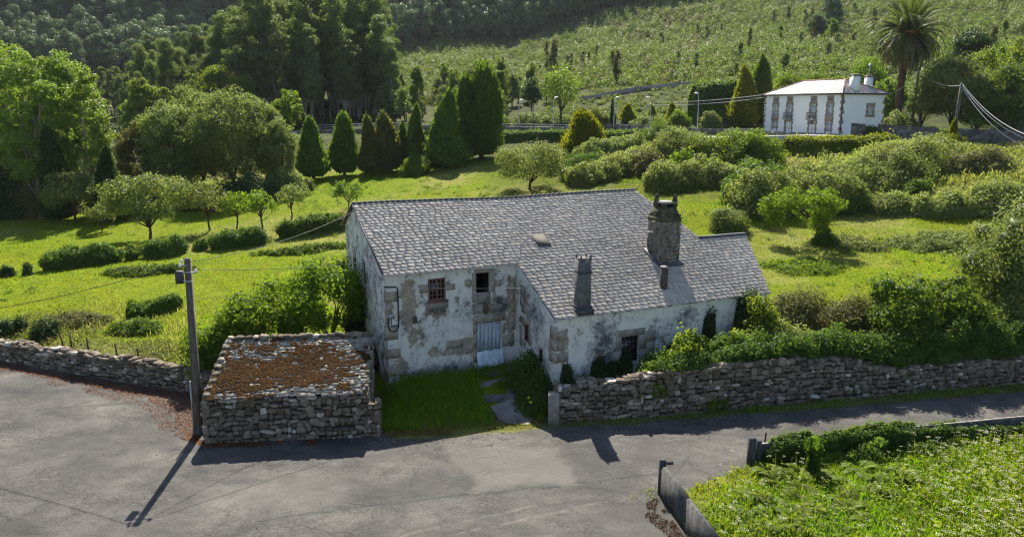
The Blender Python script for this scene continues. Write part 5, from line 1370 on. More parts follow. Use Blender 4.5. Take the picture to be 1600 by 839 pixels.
for (u, v, rx_, h_, lab) in [(8, 528, .6, .95, 'dark round shrub at the left end of the low stone wall'), (33, 520, .35, .8, 'small dark shrub second from the left behind the low wall'), (72, 530, .75, 1.1, 'dark tangled shrub behind the low wall, right of the two small ones')]:
    q = G(u, v); make_bush('ivy_shrub', lab, 'shrub', q, rx_, rx_, h_, 'leaf_dark', .14, seed=S(), bump=.4)
make_hedge('bramble_row', 'ragged bramble row in the rough grass left of the bright trees', [G(200, 505), G(240, 492), G(285, 478)], 1.2, .9, 'leaf_mid', .15, seed=S(), bump=.5, cat='bramble')
make_bush('weed_patch', 'light weeds beside the slate heap behind the low wall', 'weeds', G(215, 518), 1.6, 1.1, .6, 'leaf_mid', .14, seed=S(), core=.6, bump=.4)
make_bush('weed_patch', 'grey seeding weeds in the rough grass by the fence posts', 'weeds', G(125, 505), 2.2, 1.2, .5, 'leaf_olive', .14, seed=S(), core=.5, bump=.4)
make_bush('weed_patch', 'tall pale nettle patch in the left meadow beyond the utility pole', 'weeds', G(230, 428), 3.4, 1.3, .55, 'leaf_mid', .17, rz=.2, seed=S(), core=.5, bump=.4)
make_bush('weed_patch', 'tall pale nettle patch in the left meadow near the farmhouse gable', 'weeds', G(480, 395), 4.6, 1.2, .5, 'leaf_mid', .17, rz=.3, seed=S(), core=.5, bump=.4)
fp = [(98, 528, 505), (114, 545, 517), (140, 550, 518), (184, 553, 515), (218, 560, 530)]
for (u, v, vt) in fp:
    q = at(u, v, 40.9 - (u - 98) * .021); gzq = gz(q[0], q[1]); b = MB()
    b.tube([(q[0], q[1], gzq - .2), (q[0] - .06, q[1], gzq + .6), (q[0] - .1 + random.uniform(-.05, .05), q[1], gzq + 1.15)], [.05, .045, .04], 6)
    tag(b.build('fence_post', M['bark'], origin=(q[0], q[1], gzq)), 'thin weathered wooden fence post behind the low stone wall', 'fence post', 'fence posts behind the low wall')
def slate_heap(u, v, n, r, lab, seed):
    rng = np.random.default_rng(seed); q = at(u, v, 38.6 - (u - 200) * .014); q[2] = gz(q[0], q[1]); b = MB()
    for i in range(n):
        a = rng.uniform(0, 6.28); d = r * math.sqrt(rng.random()); c = q + [d * math.cos(a), d * math.sin(a) * .6, .05 + .35 * (1 - d / r) * rng.random()]
        nn = norm(np.array([rng.normal() * .5, rng.normal() * .5, 1])); t1 = norm(np.cross(nn, rng.normal(size=3))); t2 = np.cross(nn, t1)
        b.box((-.2, -.14, -.012), (.2, .14, .012), c, (t1, t2, nn))
    tag(b.build('slate_heap', M['slate'], origin=tuple(q)), lab, 'slate heap')
slate_heap(212, 541, 70, 1.0, 'heap of broken grey roof slates behind the low stone wall', 1)
slate_heap(176, 557, 30, .55, 'smaller heap of broken slates on top of the low stone wall', 2)

# orchard
for (u, vb, vt, w_, mat, lai, tr, lab) in [
    (235, 375, 268, 150, 'leaf_pale', 4.6, .17, 'largest broad orchard tree with a dark trunk in the left meadow'),
    (118, 348, 263, 92, 'leaf_pale', 4.6, .1, 'round pale orchard tree left of the largest one'),
    (160, 362, 318, 42, 'leaf_pale', 3.5, .2, 'small pale orchard tree tucked under the left side of the largest one'),
    (328, 362, 285, 60, 'leaf_pale', 2.8, .28, 'thin loose orchard tree right of the largest one'),
    (370, 360, 300, 52, 'leaf_bright', 2.6, .30, 'small open orchard tree, second right of the largest one'),
    (411, 366, 297, 56, 'leaf_bright', 2.6, .34, 'small leaning orchard tree with lime leaves, third right of the largest one'),
    (456, 345, 288, 46, 'leaf_pale', 2.4, .28, 'thin pale orchard tree above the hedge nearest the farmhouse'),
    (545, 332, 281, 58, 'leaf_mid', 2.8, .25, 'small dark orchard tree just left of the farmhouse ridge')]:
    p, h, w = place(u, vb, vt, w_)
    make_tree('orchard_tree', lab, 'tree', p, h, w, mat, .24, lai, tr, 36, .27, seed=S(), group='orchard trees in the left meadow', low=-.5)
p, h, w = place(828, 306, 214, 122, 82)
make_tree('weeping_tree', 'airy pale green rounded tree standing directly behind the farmhouse ridge', 'tree', p, h, w, 'leaf_pale', .22, 3.6, .06, 60, .24, droop=.25, seed=S(), trunk_r=.16)
p, h, w = place(650, 275, 243, 48)
make_bush('bush', 'bright round bush at the foot of the tall cypresses', 'shrub', p, w / 2, w / 2.4, h, 'leaf_bright', .25, seed=S())
# ------------------------------------------------------------------ row of cypresses and the trees round the left meadow
for (u, vb, vt, w_, Y, mat, lab, gp) in [
    (491, 290, 178, 46, 100, 'leaf_thuja', 'leftmost cypress of the row beyond the meadow, beside the big willow', None),
    (539, 281, 170, 42, 103, 'leaf_thuja', 'second cypress from the left with a rusty tip, standing apart', None),
    (579, 277, 173, 32, 104, 'leaf_rust', 'slim rusty cypress, third from the left in the row', None),
    (607, 276, 170, 40, 105, 'leaf_rust', 'brownish cypress pressed against the slim rusty one', None),
    (633, 270, 186, 30, 107, 'leaf_thuja', 'short dark cypress half hidden in the middle of the row', None),
    (651, 268, 157, 36, 106, 'leaf_thuja', 'narrow dark cypress left of the broad conical one', None),
    (699, 263, 133, 56, 104, 'leaf_thuja', 'broad conical green cypress with its skirt to the ground', None),
    (722, 252, 108, 46, 109, 'leaf_thuja', 'tall dark cypress squeezed behind the broad conical one', None),
    (752, 250, 92, 62, 110, 'leaf_thuja', 'tallest and bulkiest cypress at the right end of the row', None)]:
    p, h, w = place(u, vb, vt, w_, Y)
    pr = None
    if w_ > 60: pr = lambda q: np.minimum(1, (q + .12) / .2) ** .6 * np.clip(1 - q, 0, 1) ** .38 * 1.06
    if w_ in (46,) and u == 722: pr = lambda q: np.minimum(1, (q + .12) / .2) ** .6 * np.clip(1 - q, 0, 1) ** .45 * 1.06
    make_column('cypress', lab, 'tree', p, h, w, mat, .48, 3.6, pr, seed=S(), group='cypresses beyond the left meadow', bare=.05, rough=.38)
p, h, w = place(912, 240, 168, 58, 106)
make_column('golden_cypress', 'golden green clipped cypress cone below the far road, behind the weeping tree', 'tree', p, h, w, 'leaf_gold', .26, 4.2, lambda q: np.minimum(1, (q + .25) / .4) ** .5 * np.clip(1 - q, 0, 1) ** .5 * 1.18, seed=S(), bare=.01, rough=.1)

pop = [(18, 330, 38, 110, 88, 'poplar at the left edge of the photo'), (62, 338, 52, 105, 84, 'poplar with pale bare stems, second from the left edge'),
       (108, 335, 62, 95, 88, 'tallest leaning poplar, third from the left edge'), (150, 330, 82, 78, 86, 'poplar at the right end of the clump'), (40, 320, 40, 120, 96, 'poplar standing behind the two leftmost ones'), (125, 320, 66, 100, 96, 'poplar behind the right end of the clump')]
for (u, vb, vt, w_, Y, lab) in pop:
    p, h, w = place(u, vb, vt, w_, Y)
    make_tree('poplar', 'tall loose bright ' + lab, 'tree', p, h, w, 'leaf_poplar', .28, 3.4, .05, 170, .13, env=lambda t: np.clip(1.15 - .35 * np.abs(t - .45) * 2, .5, 1), seed=S(), group='poplars at the left', trunk_r=.22, bark='bark_pale', low=-.95)
wil = [(275, 318, 148, 110, 92, 'leaf_willow', 'pale green willow left of the big rounded one'), (372, 322, 130, 150, 93, 'leaf_willow', 'biggest rounded willow right of centre of the willow group'),
       (322, 315, 128, 110, 98, 'leaf_willow', 'tall willow crown between the two front ones'), (226, 322, 176, 76, 92, 'leaf_olive', 'greyish low willow at the left end of the group'), (440, 318, 180, 62, 92, 'leaf_willow', 'narrow drooping willow at the right end of the group'),
       (425, 320, 150, 60, 95, 'leaf_willow', 'willow shoulder behind the right end of the group')]
for (u, vb, vt, w_, Y, mat, lab) in wil:
    p, h, w = place(u, vb, vt, w_, Y)
    make_tree('willow', lab, 'tree', p, h, w, mat, .30, 4.8, .03, 140, .16, droop=.4, seed=S(), group='willows by the meadow', trunk_r=.25, low=-.95, core=.25, W=.4)
for (u, vb, vt, w_, Y, lab) in [(92, 320, 188, 46, 82, 'dark pointed conifer in front of the poplars'), (172, 320, 222, 48, 80, 'dark round conifer between the poplars and the willows')]:
    p, h, w = place(u, vb, vt, w_, Y)
    make_column('dark_conifer', lab, 'tree', p, h, w, 'leaf_dark', .28, 3.6, seed=S(), rough=.25, bare=.02)
for (u, v, rx_, h_, mat, lab) in [(70, 338, 4.0, 5.0, 'leaf_olive', 'olive thicket under the poplars'), (15, 340, 5.5, 5.6, 'leaf_dark', 'dark thicket at the left edge of the meadow'), (200, 335, 4.5, 4.0, 'leaf_dark', 'dark undergrowth behind the largest orchard tree'),
                                  (290, 325, 4.0, 3.0, 'leaf_dark', 'dark undergrowth below the pale willow'), (380, 322, 4.5, 3.2, 'leaf_dark', 'dark undergrowth below the biggest willow'), (445, 310, 3.0, 3.0, 'leaf_willow', 'pale bush between the willows and the first cypress'),
                                  (470, 300, 2.0, 1.6, 'leaf_pale', 'low pale bush at the foot of the first cypress'), (590, 272, 2.2, 1.3, 'leaf_lime', 'sunlit low bush between the rusty cypresses'), (683, 262, 1.5, 1.7, 'leaf_olive', 'dry bush under the broad conical cypress')]:
    q = G(u, v); make_bush('thicket', lab, 'shrub', q, rx_, rx_ * .6, h_, mat, .28, seed=S(), bump=.4)

# ------------------------------------------------------------------ brambles and shrubs between the house and the far road
for (pts, wd, ht, mat, lab) in [
    ([(880, 232), (960, 226), (1010, 222)], 2.2, 1.9, 'leaf_thuja', 'dark clipped hedge along the bank right of the golden cypress'),
    ([(780, 222), (840, 222), (900, 222)], 2.0, 1.6, 'leaf_thuja', 'dark clipped hedge along the bank left of the golden cypress'),
    ([(900, 255), (960, 243), (1000, 236)], 2.6, 2.2, 'leaf_bramble', 'bramble hedge with pale tips behind the weeping tree'),
    ([(890, 292), (950, 276), (1010, 258), (1040, 246)], 3.6, 1.9, 'leaf_bramble', 'long pale bramble hedge climbing right from behind the farmhouse ridge'),
    ([(1010, 300), (1060, 295), (1110, 290), (1160, 296)], 3.4, 2.5, 'leaf_bramble', 'bramble hedge along the upper edge of the right meadow'),
    ([(1150, 342), (1185, 335), (1240, 328), (1300, 330), (1345, 322)], 4.0, 3.4, 'leaf_bramble', 'dark bramble thicket behind the lone meadow tree'),
    ([(1218, 240), (1280, 243), (1340, 243), (1405, 238)], 2.0, 2.1, 'leaf_gold', 'clipped golden green hedge below the white villa'),
    ([(1430, 338), (1490, 336), (1560, 330), (1600, 322)], 3.4, 1.9, 'leaf_bramble', 'pale bramble strip along the right side of the meadow')]:
    make_hedge('bramble_hedge' if 'bramble' in lab else 'hedge', lab, [G(*q) for q in pts], wd, ht, mat, .26, seed=S(), bump=.18 if 'clipped' in lab else .4, square=.6 if 'clipped' in lab else .1, cat='bramble' if 'bramble' in lab else 'hedge')
for (u, v, rx_, ry_, h_, rz_, mat, lab) in [
    (1395, 272, 9.0, 5.5, 3.4, .6, 'leaf_bramble', 'big pale mound of brambles sloping down from the right pole'),
    (1320, 296, 6.5, 3.6, 2.6, .4, 'leaf_bramble', 'lower pale bramble mound behind the lone meadow tree'),
    (1450, 246, 4.6, 3.0, 2.2, .4, 'leaf_bramble', 'bramble hump at the foot of the right pole'),
    (1060, 255, 3.6, 3.0, 4.2, 0, 'leaf_bramble', 'tall dull green bush above the pale bramble hedge'),
    (1105, 258, 4.6, 3.6, 3.6, 0, 'leaf_lime', 'bright lime green willow scrub in front of the far road'),
    (1170, 256, 4.4, 3.4, 4.0, 0, 'leaf_bright', 'bright green scrub right of the lime one, left of the white villa'),
    (1040, 232, 3.6, 2.6, 3.2, 0, 'leaf_mid', 'dark green rounded bush beside the far road'),
    (1145, 262, 2.2, 1.6, 2.4, 0, 'leaf_bright', 'low bright bush in front of the lime scrub'),
    (1180, 325, 3.4, 2.6, 4.6, 0, 'leaf_ivy', 'tall dark bush at the corner of the bramble thicket'),
    (1300, 330, 3.8, 2.4, 2.6, 0, 'leaf_ivy', 'dark lower bush behind the lone meadow tree'),
    (1530, 262, 5.0, 2.6, 1.7, .3, 'leaf_olive', 'low olive scrub on the grassy bank at right'),
    (1560, 322, 3.8, 2.4, 2.2, .1, 'leaf_bramble', 'pale bramble hump at the right edge beyond the elder'),
    (1395, 330, 2.8, 2.0, 1.6, .1, 'leaf_bramble', 'low bramble clump right of the thicket')]:
    make_bush('bramble' if 'bramble' in mat else 'scrub_bush', lab, 'bramble' if 'bramble' in mat else 'shrub', G(u, v), rx_, ry_, h_, mat, .26, rz=rz_, seed=S(), bump=.38)

rb = np.random.default_rng(66)
for (u, v) in [(905, 280), (930, 262), (968, 266), (990, 252), (1020, 275), (1065, 280), (1100, 278), (1130, 282), (1165, 280), (1215, 290), (1262, 300), (1345, 300), (1370, 285), (1335, 270), (1300, 275), (1255, 280), (1440, 300), (1420, 262), (1180, 240), (1010, 240)]:
    mt = ('leaf_bramble', 'leaf_bramble', 'leaf_mid', 'leaf_olive', 'leaf_bright', 'leaf_ivy')[int(rb.integers(0, 6))]; r = rb.uniform(1.1, 2.3)
    make_bush('scrub_bush', 'ragged bush of the tangled bramble belt between the farmhouse and the far road', 'shrub', G(u + rb.uniform(-8, 8), v + rb.uniform(-5, 5)), r, r * rb.uniform(.6, 1), r * rb.uniform(.7, 1.5), mt, rb.uniform(.2, .34), 2.6, seed=S(), bump=.5, sprigs=.35, core=.7, group='bushes of the bramble belt')

# ------------------------------------------------------------------ far road, kerb walls, lamps
RD = [at(u, v, Y) for u, v, Y in [(1720, 236, 100), (1600, 231, 106), (1480, 226, 110), (1311, 218, 112.6), (1194, 214, 121), (1050, 212, 128), (940, 209, 135), (800, 207, 142), (640, 207, 149), (500, 207, 156), (250, 209, 164)]]
RD = np.array(RD); RD[:, 2] = [gz(x, y) for x, y, _ in RD]
tq = np.linspace(0, len(RD) - 1, 160); RC = np.stack([np.interp(tq, range(len(RD)), RD[:, i]) for i in range(2)], 1)
kern = np.ones(9) / 9; RC = np.stack([np.convolve(np.pad(RC[:, i], 4, mode='edge'), kern, 'valid') for i in range(2)], 1)
tg = norm(np.gradient(RC, axis=0)); nn = np.c_[tg[:, 1], -tg[:, 0]]   # towards the hill
hz_ = hgt(RC[:, 0], RC[:, 1]); hz_ = np.convolve(np.pad(hz_, 8, mode='edge'), np.ones(17) / 17, 'valid')
b = MB(); cols = []
for off, dz in ((-3.4, -1.0), (-3.3, .30), (3.3, .30), (3.4, -1.0)):
    q = RC + nn * off; cols.append(np.c_[q, hz_ + dz])
V = np.stack(cols, 1).reshape(-1, 3); n = len(RC)
b.add(V, [(i * 4 + j, i * 4 + j + 1, (i + 1) * 4 + j + 1, (i + 1) * 4 + j) for i in range(n - 1) for j in range(3)])
b.build('far_road', M['road_far'], kind='structure')
def roadpt(u, off=0.0):
    """point on the far road seen in column u"""
    k = int(np.argmin(np.abs(RC[:, 0] / RC[:, 1] * 1.013 * FPX + 800 - u))); q = RC[k] + nn[k] * off
    return np.array([q[0], q[1], hz_[k] + .3]), k
def kerbwall(name, label, u0, u1, off, ht, mat, thick=.35, rail=None, cat='wall'):
    ks = [k for k in range(n) if u0 <= RC[k, 0] / RC[k, 1] * 1.013 * FPX + 800 <= u1]
    P = [RC[k] + nn[k] * off for k in ks]; zb = [hz_[k] for k in ks]
    b = MB(); V = []
    for k, p, z in zip(ks, P, zb):
        q = p + nn[k] * thick
        V += [[*p, z - .6], [*q, z - .6], [*q, z + .3 + ht], [*p, z + .3 + ht]]
    m = len(ks)
    b.add(V, [(i * 4 + j, i * 4 + (j + 1) % 4, (i + 1) * 4 + (j + 1) % 4, (i + 1) * 4 + j) for i in range(m - 1) for j in range(4)] + [(0, 3, 2, 1), (4 * m - 4, 4 * m - 3, 4 * m - 2, 4 * m - 1)])
    return tag(b.build(name, M[mat], origin=(*P[0], zb[0])), label, cat)
def mat_oldwall():
    t = NT('old_rubble_wall'); c = t.coord(); vo = t.n('ShaderNodeTexVoronoi'); vo.inputs['Scale'].default_value = 2.2; t.l(c, vo.inputs['Vector'])
    nz = t.noise(c, 1.2, 6, .65)
    col = t.ramp(vo.outputs['Color'], [(.1, (.07, .062, .055)), (.5, (.14, .125, .11)), (.9, (.22, .20, .18))])
    col = t.mix(t.ramp(nz, [(.45, 0.0), (.65, .7)]), col, (.06, .055, .045))
    return t.done(t.bsdf(col, .95, .1, t.bump(vo.outputs['Distance'], .8, .1)))
M['oldwall'] = mat_oldwall()
kerbwall('retaining_wall', 'dark stone retaining wall behind the far road, left of the villa', 930, 1185, 3.6, 1.2, 'oldwall')
kerbwall('roadside_wall', 'low dark wall along the near side of the far road behind the tallest cypress', 660, 945, -3.9, .75, 'oldwall')
kerbwall('roadside_wall', 'low dark wall along the near side of the far road behind the leftmost cypresses', 470, 655, -3.9, .15, 'oldwall')
kerbwall('garden_wall', 'grey stone garden wall right of the white villa with a ragged top', 1312, 1362, 3.5, 1.75, 'oldwall')
kerbwall('garden_wall', 'long grey stone garden wall between the villa gate and the right pole', 1376, 1482, 3.5, 1.95, 'oldwall')
kerbwall('garden_wall', 'dark garden wall along the far road at the right edge of the photo', 1500, 1640, 3.5, 2.0, 'oldwall')
# railing along the far road
def railing(u0, u1, off, label):
    ks = [k for k in range(n) if u0 <= RC[k, 0] / RC[k, 1] * 1.013 * FPX + 800 <= u1]
    P = np.array([[*(RC[k] + nn[k] * off), hz_[k] + .3] for k in ks]); c0 = P[0]
    t = thing('railing', label, 'railing', c0); b = MB()
    for dz in (.55, 1.0): b.tube(P + [0, 0, dz], .05, 5)
    b.build('rail', M['rail'], t, c0)
    L = np.r_[0, np.cumsum(np.linalg.norm(np.diff(P, axis=0), axis=1))]
    for s in np.arange(0, L[-1], 3.0):
        q = np.array([np.interp(s, L, P[:, i]) for i in range(3)]); b = MB(); b.tube([q - [0, 0, .4], q + [0, 0, 1.05]], .05, 5); b.build('post', M['rail'], t, c0)
railing(760, 905, 3.9, 'grey metal railing behind the far road between the tallest cypress and the golden cypress')
railing(480, 655, 3.9, 'grey metal railing glimpsed between the leftmost cypresses')

def lamp(u, vt, off, lab, flip=1):
    p, k = roadpt(u, off); h = at(u, vt, p[1])[2] - p[2]
    t = thing('street_lamp', lab, 'street lamp', p, 'street lamps along the far road')
    b = MB(); d = np.array([*(-nn[k]), 0]) * flip
    b.tube([(0, 0, -.3), (0, 0, h * .55), (0, 0, h * .85), np.array([0, 0, h * .97]) + d * .35, np.array([0, 0, h]) + d * 1.0], [.11, .09, .075, .06, .05], 7); b.build('post', M['metal_grey'], t)
    b = MB(); b.sphere(np.array([0, 0, h]) + d * 1.45, (.36, .36, .11), 8, 5); b.build('lamp_head', M['white_paint'], t)
lamp(1077, 146, 3.2, 'tallest grey street lamp in front of the dark hedge left of the villa')
lamp(1006, 152, 3.2, 'grey street lamp between the small round cypress and the pencil cypress')
lamp(948, 152, 3.2, 'grey street lamp just left of the dark pencil cypress', -1)
lamp(855, 152, 3.4, 'grey street lamp standing before the airy lime tree', -1)
lamp(801, 156, 3.4, 'grey street lamp just right of the tallest cypress', -1)
for (u, vt, lab) in [(817, 163, 'thin wire pole between the two lamps right of the tallest cypress')]:
    p, k = roadpt(u, 4.5); h = at(u, vt, p[1])[2] - p[2]; b = MB(); b.tube([(p[0], p[1], p[2] - .3), (p[0], p[1], p[2] + h)], .09, 6); tag(b.build('utility_pole', M['pole'], origin=tuple(p)), lab, 'utility pole')

# ------------------------------------------------------------------ white villa
VN = np.array([48.4, 115.0]); VW = norm([-.371, .929]); VD = norm([.929, .371]); VL, VDp, VZ, VE = 17.0, 8.2, 9.1, 15.55
VO = np.array([*(VN + VW * 8 + VD * 4), VZ])
villa = thing('villa', 'white two-storey villa with stone framed windows and a pale hipped slate roof', 'house', VO)
M['villa_wall'] = plain('fresh_white_render', (.80, .80, .80), .85, .15, 0, .04, .5)
VF = Face(VN + VW * VL, -VW, -VD)      # front: u from left corner to near corner
VS = Face(VN, VD, -VW)                 # right side
cols = [1.9, 5.05, 9.55, 13.1]
ops = []
def vcol(u): return VF.px(u, 180)[0]
ucol = [vcol(1211.5), vcol(1233), vcol(1270), vcol(1296)]
zz = lambda v, u=1270: VF.px(u, v)[1]
up0, up1, dn0, dn1 = VZ + 3.15, VZ + 4.75, VZ + .75, VZ + 2.15
wins = [(ucol[0] - .5, ucol[0] + .5, VZ + 3.55, VZ + 4.95), (ucol[3] - .5, ucol[3] + .5, VZ + 3.55, VZ + 4.95), (ucol[0] - .5, ucol[0] + .5, VZ + 1.0, VZ + 2.3), (ucol[3] - .5, ucol[3] + .5, VZ + .85, VZ + 2.35)]
bals = [(ucol[1] - .55, ucol[1] + .55, VZ + 2.75, VZ + 4.95), (ucol[2] - .55, ucol[2] + .55, VZ + 2.75, VZ + 4.95)]
drs = [(ucol[1] - .68, ucol[1] + .68, VZ + .02, VZ + 2.3), (ucol[2] - .68, ucol[2] + .68, VZ + .02, VZ + 2.3)]
vents = [(u - .32, u + .32, VZ + 5.55, VZ + 5.85) for u in ucol]
pl = MB()
wallpanel(pl, VF.O, VF.U, VF.N, 0, VL, VZ - .6, lambda u: VE, wins + bals + drs + vents, .8, reveal=.18)
sw1 = VS.rect(1356, 163, 1362, 171); sw2 = VS.rect(1350.5, 188, 1363, 194.5)
sw1 = (5.0, 5.9, VZ + 3.5, VZ + 4.7); sw2 = (4.6, 6.2, VZ + .9, VZ + 1.7)
wallpanel(pl, VS.O, VS.U, VS.N, 0, VDp, VZ - .6, lambda u: VE, [sw1, sw2], .8, reveal=.18)
bkf = Face(VN + VD * VDp, VW, VD); wallpanel(pl, bkf.O, bkf.U, bkf.N, 0, VL, VZ - .6, lambda u: VE, [], 2)
lf = Face(VN + VW * VL + VD * VDp, -VD, VW); wallpanel(pl, lf.O, lf.U, lf.N, 0, VDp, VZ - .6, lambda u: VE, [], 2)
pl.build('wall', M['villa_wall'], villa, VO)
M['villa_stone'] = plain('brown_dressed_stone', (.30, .25, .205), .9, .1, 0, .35, 4)
def vsurround(F, rc, apron=0.0, head=.27, jw=.2, ears=True):
    a, b_, c, d = rc; b = MB(); o, fr_ = F.o3(), F.frame()
    b.box((a - jw - .1, -.1, d + .002), (b_ + jw + .1, .06, d + head), o, fr_)
    z = c - .25; i = 0
    while z < d - .05:
        e = min(z + .42, d); ex = jw + (.13 if i % 2 and ears else 0)
        b.box((a - ex, -.1, z), (a, .05 + .004 * (i % 2), e - .01), o, fr_); b.box((b_, -.1, z), (b_ + ex, .05 + .004 * (i % 2), e - .01), o, fr_); z = e; i += 1
    if apron: b.box((a - jw - .15, -.1, c - apron), (b_ + jw + .15, .07, c - .002), o, fr_)
    return b.build('window_surround', M['villa_stone'], villa, VO)
def vwindow(F, rc, mat='glass_pale', nu=2, nz=2):
    fo = window(F, rc, nu, nz, .05, 'white_paint', .06, villa, VO, mat); return fo
for rc in wins[:2]: vsurround(VF, rc, 1.1); vwindow(VF, rc)
for rc in wins[2:]: vsurround(VF, rc); vwindow(VF, rc)
for rc in bals: vsurround(VF, rc); vwindow(VF, rc, nz=3)
for rc in drs:
    vsurround(VF, rc, 0, .4)
    b = MB(); a, b_, c, d = rc; m_ = (a + b_) / 2
    b.box((a, -.12, c), (m_ - .01, -.07, d), VF.o3(), VF.frame()); b.box((m_ + .01, -.12, c), (b_, -.07, d), VF.o3(), VF.frame())
    for zc in (.25, 1.2): 
        for (x0, x1) in ((a + .1, m_ - .1), (m_ + .1, b_ - .1)): b.box((x0, -.075, c + zc), (x1, -.05, c + zc + .75), VF.o3(), VF.frame())
    do = b.build('door', M['white_paint'], villa, VO)
    b = MB(); b.box((m_ + .05, -.05, c + 1.0), (m_ + .11, .0, c + 1.15), VF.o3(), VF.frame()); b.build('handle', M['metal_dark'], do, VO)
for rc in vents:
    a, b_, c, d = rc; b = MB()
    b.box((a - .35, -.1, c - .35), (b_ + .35, .045, c - .003), VF.o3(), VF.frame()); b.box((a - .35, -.1, d + .003), (b_ + .35, .045, d + .3), VF.o3(), VF.frame())
    b.box((a - .35, -.1, c), (a, .05, d), VF.o3(), VF.frame()); b.box((b_, -.1, c), (b_ + .35, .05, d), VF.o3(), VF.frame()); b.box(((a + b_) / 2 - .08, -.1, c), ((a + b_) / 2 + .08, .04, d), VF.o3(), VF.frame())
    b.build('attic_vent', M['villa_stone'], villa, VO)
    b = MB(); b.box((a, -.17, c), (b_, -.13, d), VF.o3(), VF.frame()); b.build('vent_glass', M['glass'], villa, VO)
for rc in bals:
    a, b_, c, d = rc; b = MB(); o, fr_ = VF.o3(), VF.frame()
    b.box((a - .35, .07, c - .2), (b_ + .35, .55, c - .05), o, fr_); bo = b.build('balcony_slab', M['villa_stone'], villa, VO)
    b = MB()
    for x in np.linspace(a - .3, b_ + .3, 9): b.box((x - .015, .5, c - .05), (x + .015, .53, c + .9), o, fr_)
    for x in (a - .3, b_ + .3):
        for y in (.2, .35): b.box((x - .015, y, c - .05), (x + .015, y + .03, c + .9), o, fr_)
    b.box((a - .34, .48, c + .9), (b_ + .34, .55, c + .96), o, fr_); b.box((a - .34, .1, c + .9), (a - .28, .48, c + .96), o, fr_); b.box((b_ + .28, .1, c + .9), (b_ + .34, .48, c + .96), o, fr_)
    b.build('balcony_rail', M['metal_dark'], bo, VO)
for rc in (sw1,): vsurround(VS, rc, .45, .4, .3); vwindow(VS, rc)
b = MB(); b.box((sw2[0], -.14, sw2[2]), (sw2[1], -.1, sw2[3]), VS.o3(), VS.frame()); b.build('basement_window', M['glass'], villa, VO)
# quoins, plinth, eave band
for F, x0, sg in ((VF, VL, -1), (VS, 0, 1), (VS, VDp, -1), (VF, 0, 1)):
    z = VZ - .3; i = 0
    while z < VE - .25:
        wq = .42 if i % 2 else .24; q_ = MB()
        q_.box((min(x0, x0 + sg * wq), -.1, z), (max(x0, x0 + sg * wq), .045 + .003 * (i % 2), z + .46), F.o3(), F.frame()); z += .48 if F is VF else .96 if i % 2 == 0 else .48; i += 1
        q_.build('quoin', M['villa_stone'], villa, VO)
q_ = MB()
edges = [0.0, drs[0][0] - .35, drs[0][1] + .35, drs[1][0] - .35, drs[1][1] + .35, VL - .66]
for a, b_ in zip(edges[0::2], edges[1::2]): q_.box((a + .003, -.1, VZ - .6), (b_ - .003, .08, VZ + .62), VF.o3(), VF.frame())
q_.build('plinth', M['villa_stone'], villa, VO)
q_ = MB(); 
for F, LL in ((VF, VL), (VS, VDp)): q_.box((-.35, -.05, VE - .14), (LL + .35, .36, VE + .02), F.o3(), F.frame())
q_.build('gutter', M['tar'], villa, VO)
# hipped roof, slates laid row by row on each of the four planes
OV = .4; HR = VDp / 2 + OV; RISE = 2.15
def vp(a, d, z): p = VN + VW * a + VD * d; return np.array([p[0], p[1], z])
rm = MB(); rng = np.random.default_rng(77)
def vplane(O2, Ud, In, LL, cut):
    def surf(s, k):   # k from ridge 0 to eave HR
        p = O2 + np.outer(s, Ud) + np.outer(HR - np.asarray(k), In); z = VE + .04 + RISE * (HR - np.asarray(k)) / HR
        return np.c_[p, z]
    slate_field(rm, rng, .02, HR, .34, (.35, .7), lambda k: (max(0, HR - k) * cut, LL - max(0, HR - k) * cut), surf, .035, .012, .03)
vplane(VN + VW * (VL + OV) - VD * OV, -VW, VD, VL + 2 * OV, 1.0)
vplane(VN - VW * OV - VD * OV, VD, VW, VDp + 2 * OV, 1.0)
vplane(VN - VW * OV + VD * (VDp + OV), VW, -VD, VL + 2 * OV, 1.0)
vplane(VN + VW * (VL + OV) + VD * (VDp + OV), -VD, -VW, VDp + 2 * OV, 1.0)
vroof = rm.build('roof', M['slate_white'], villa, VO)
um = MB(); e_ = VE
P = [vp(-OV, -OV, e_), vp(VL + OV, -OV, e_), vp(VL + OV, VDp + OV, e_), vp(-OV, VDp + OV, e_), vp(HR - OV, VDp / 2, e_ + RISE - .02), vp(VL + OV - HR, VDp / 2, e_ + RISE - .02)]
um.add(P, [(0, 1, 5, 4), (3, 4, 5, 2)], [(0, 4, 3), (1, 2, 5)]); um.build('roof_boards', M['tar'], vroof, VO)
M['hip'] = plain('terracotta_hip', (.22, .12, .095), .8, .2, 0, .25, 5)
for name, A, B in (('hip_tiles', P[0], P[4]), ('hip_tiles', P[1], P[5]), ('hip_tiles', P[3], P[4]), ('hip_tiles', P[2], P[5]), ('ridge_tiles', P[4], P[5])):
    b = MB(); b.tube([A + [0, 0, .08], B + [0, 0, .12]], .11, 6); b.build(name, M['hip'], vroof, VO)
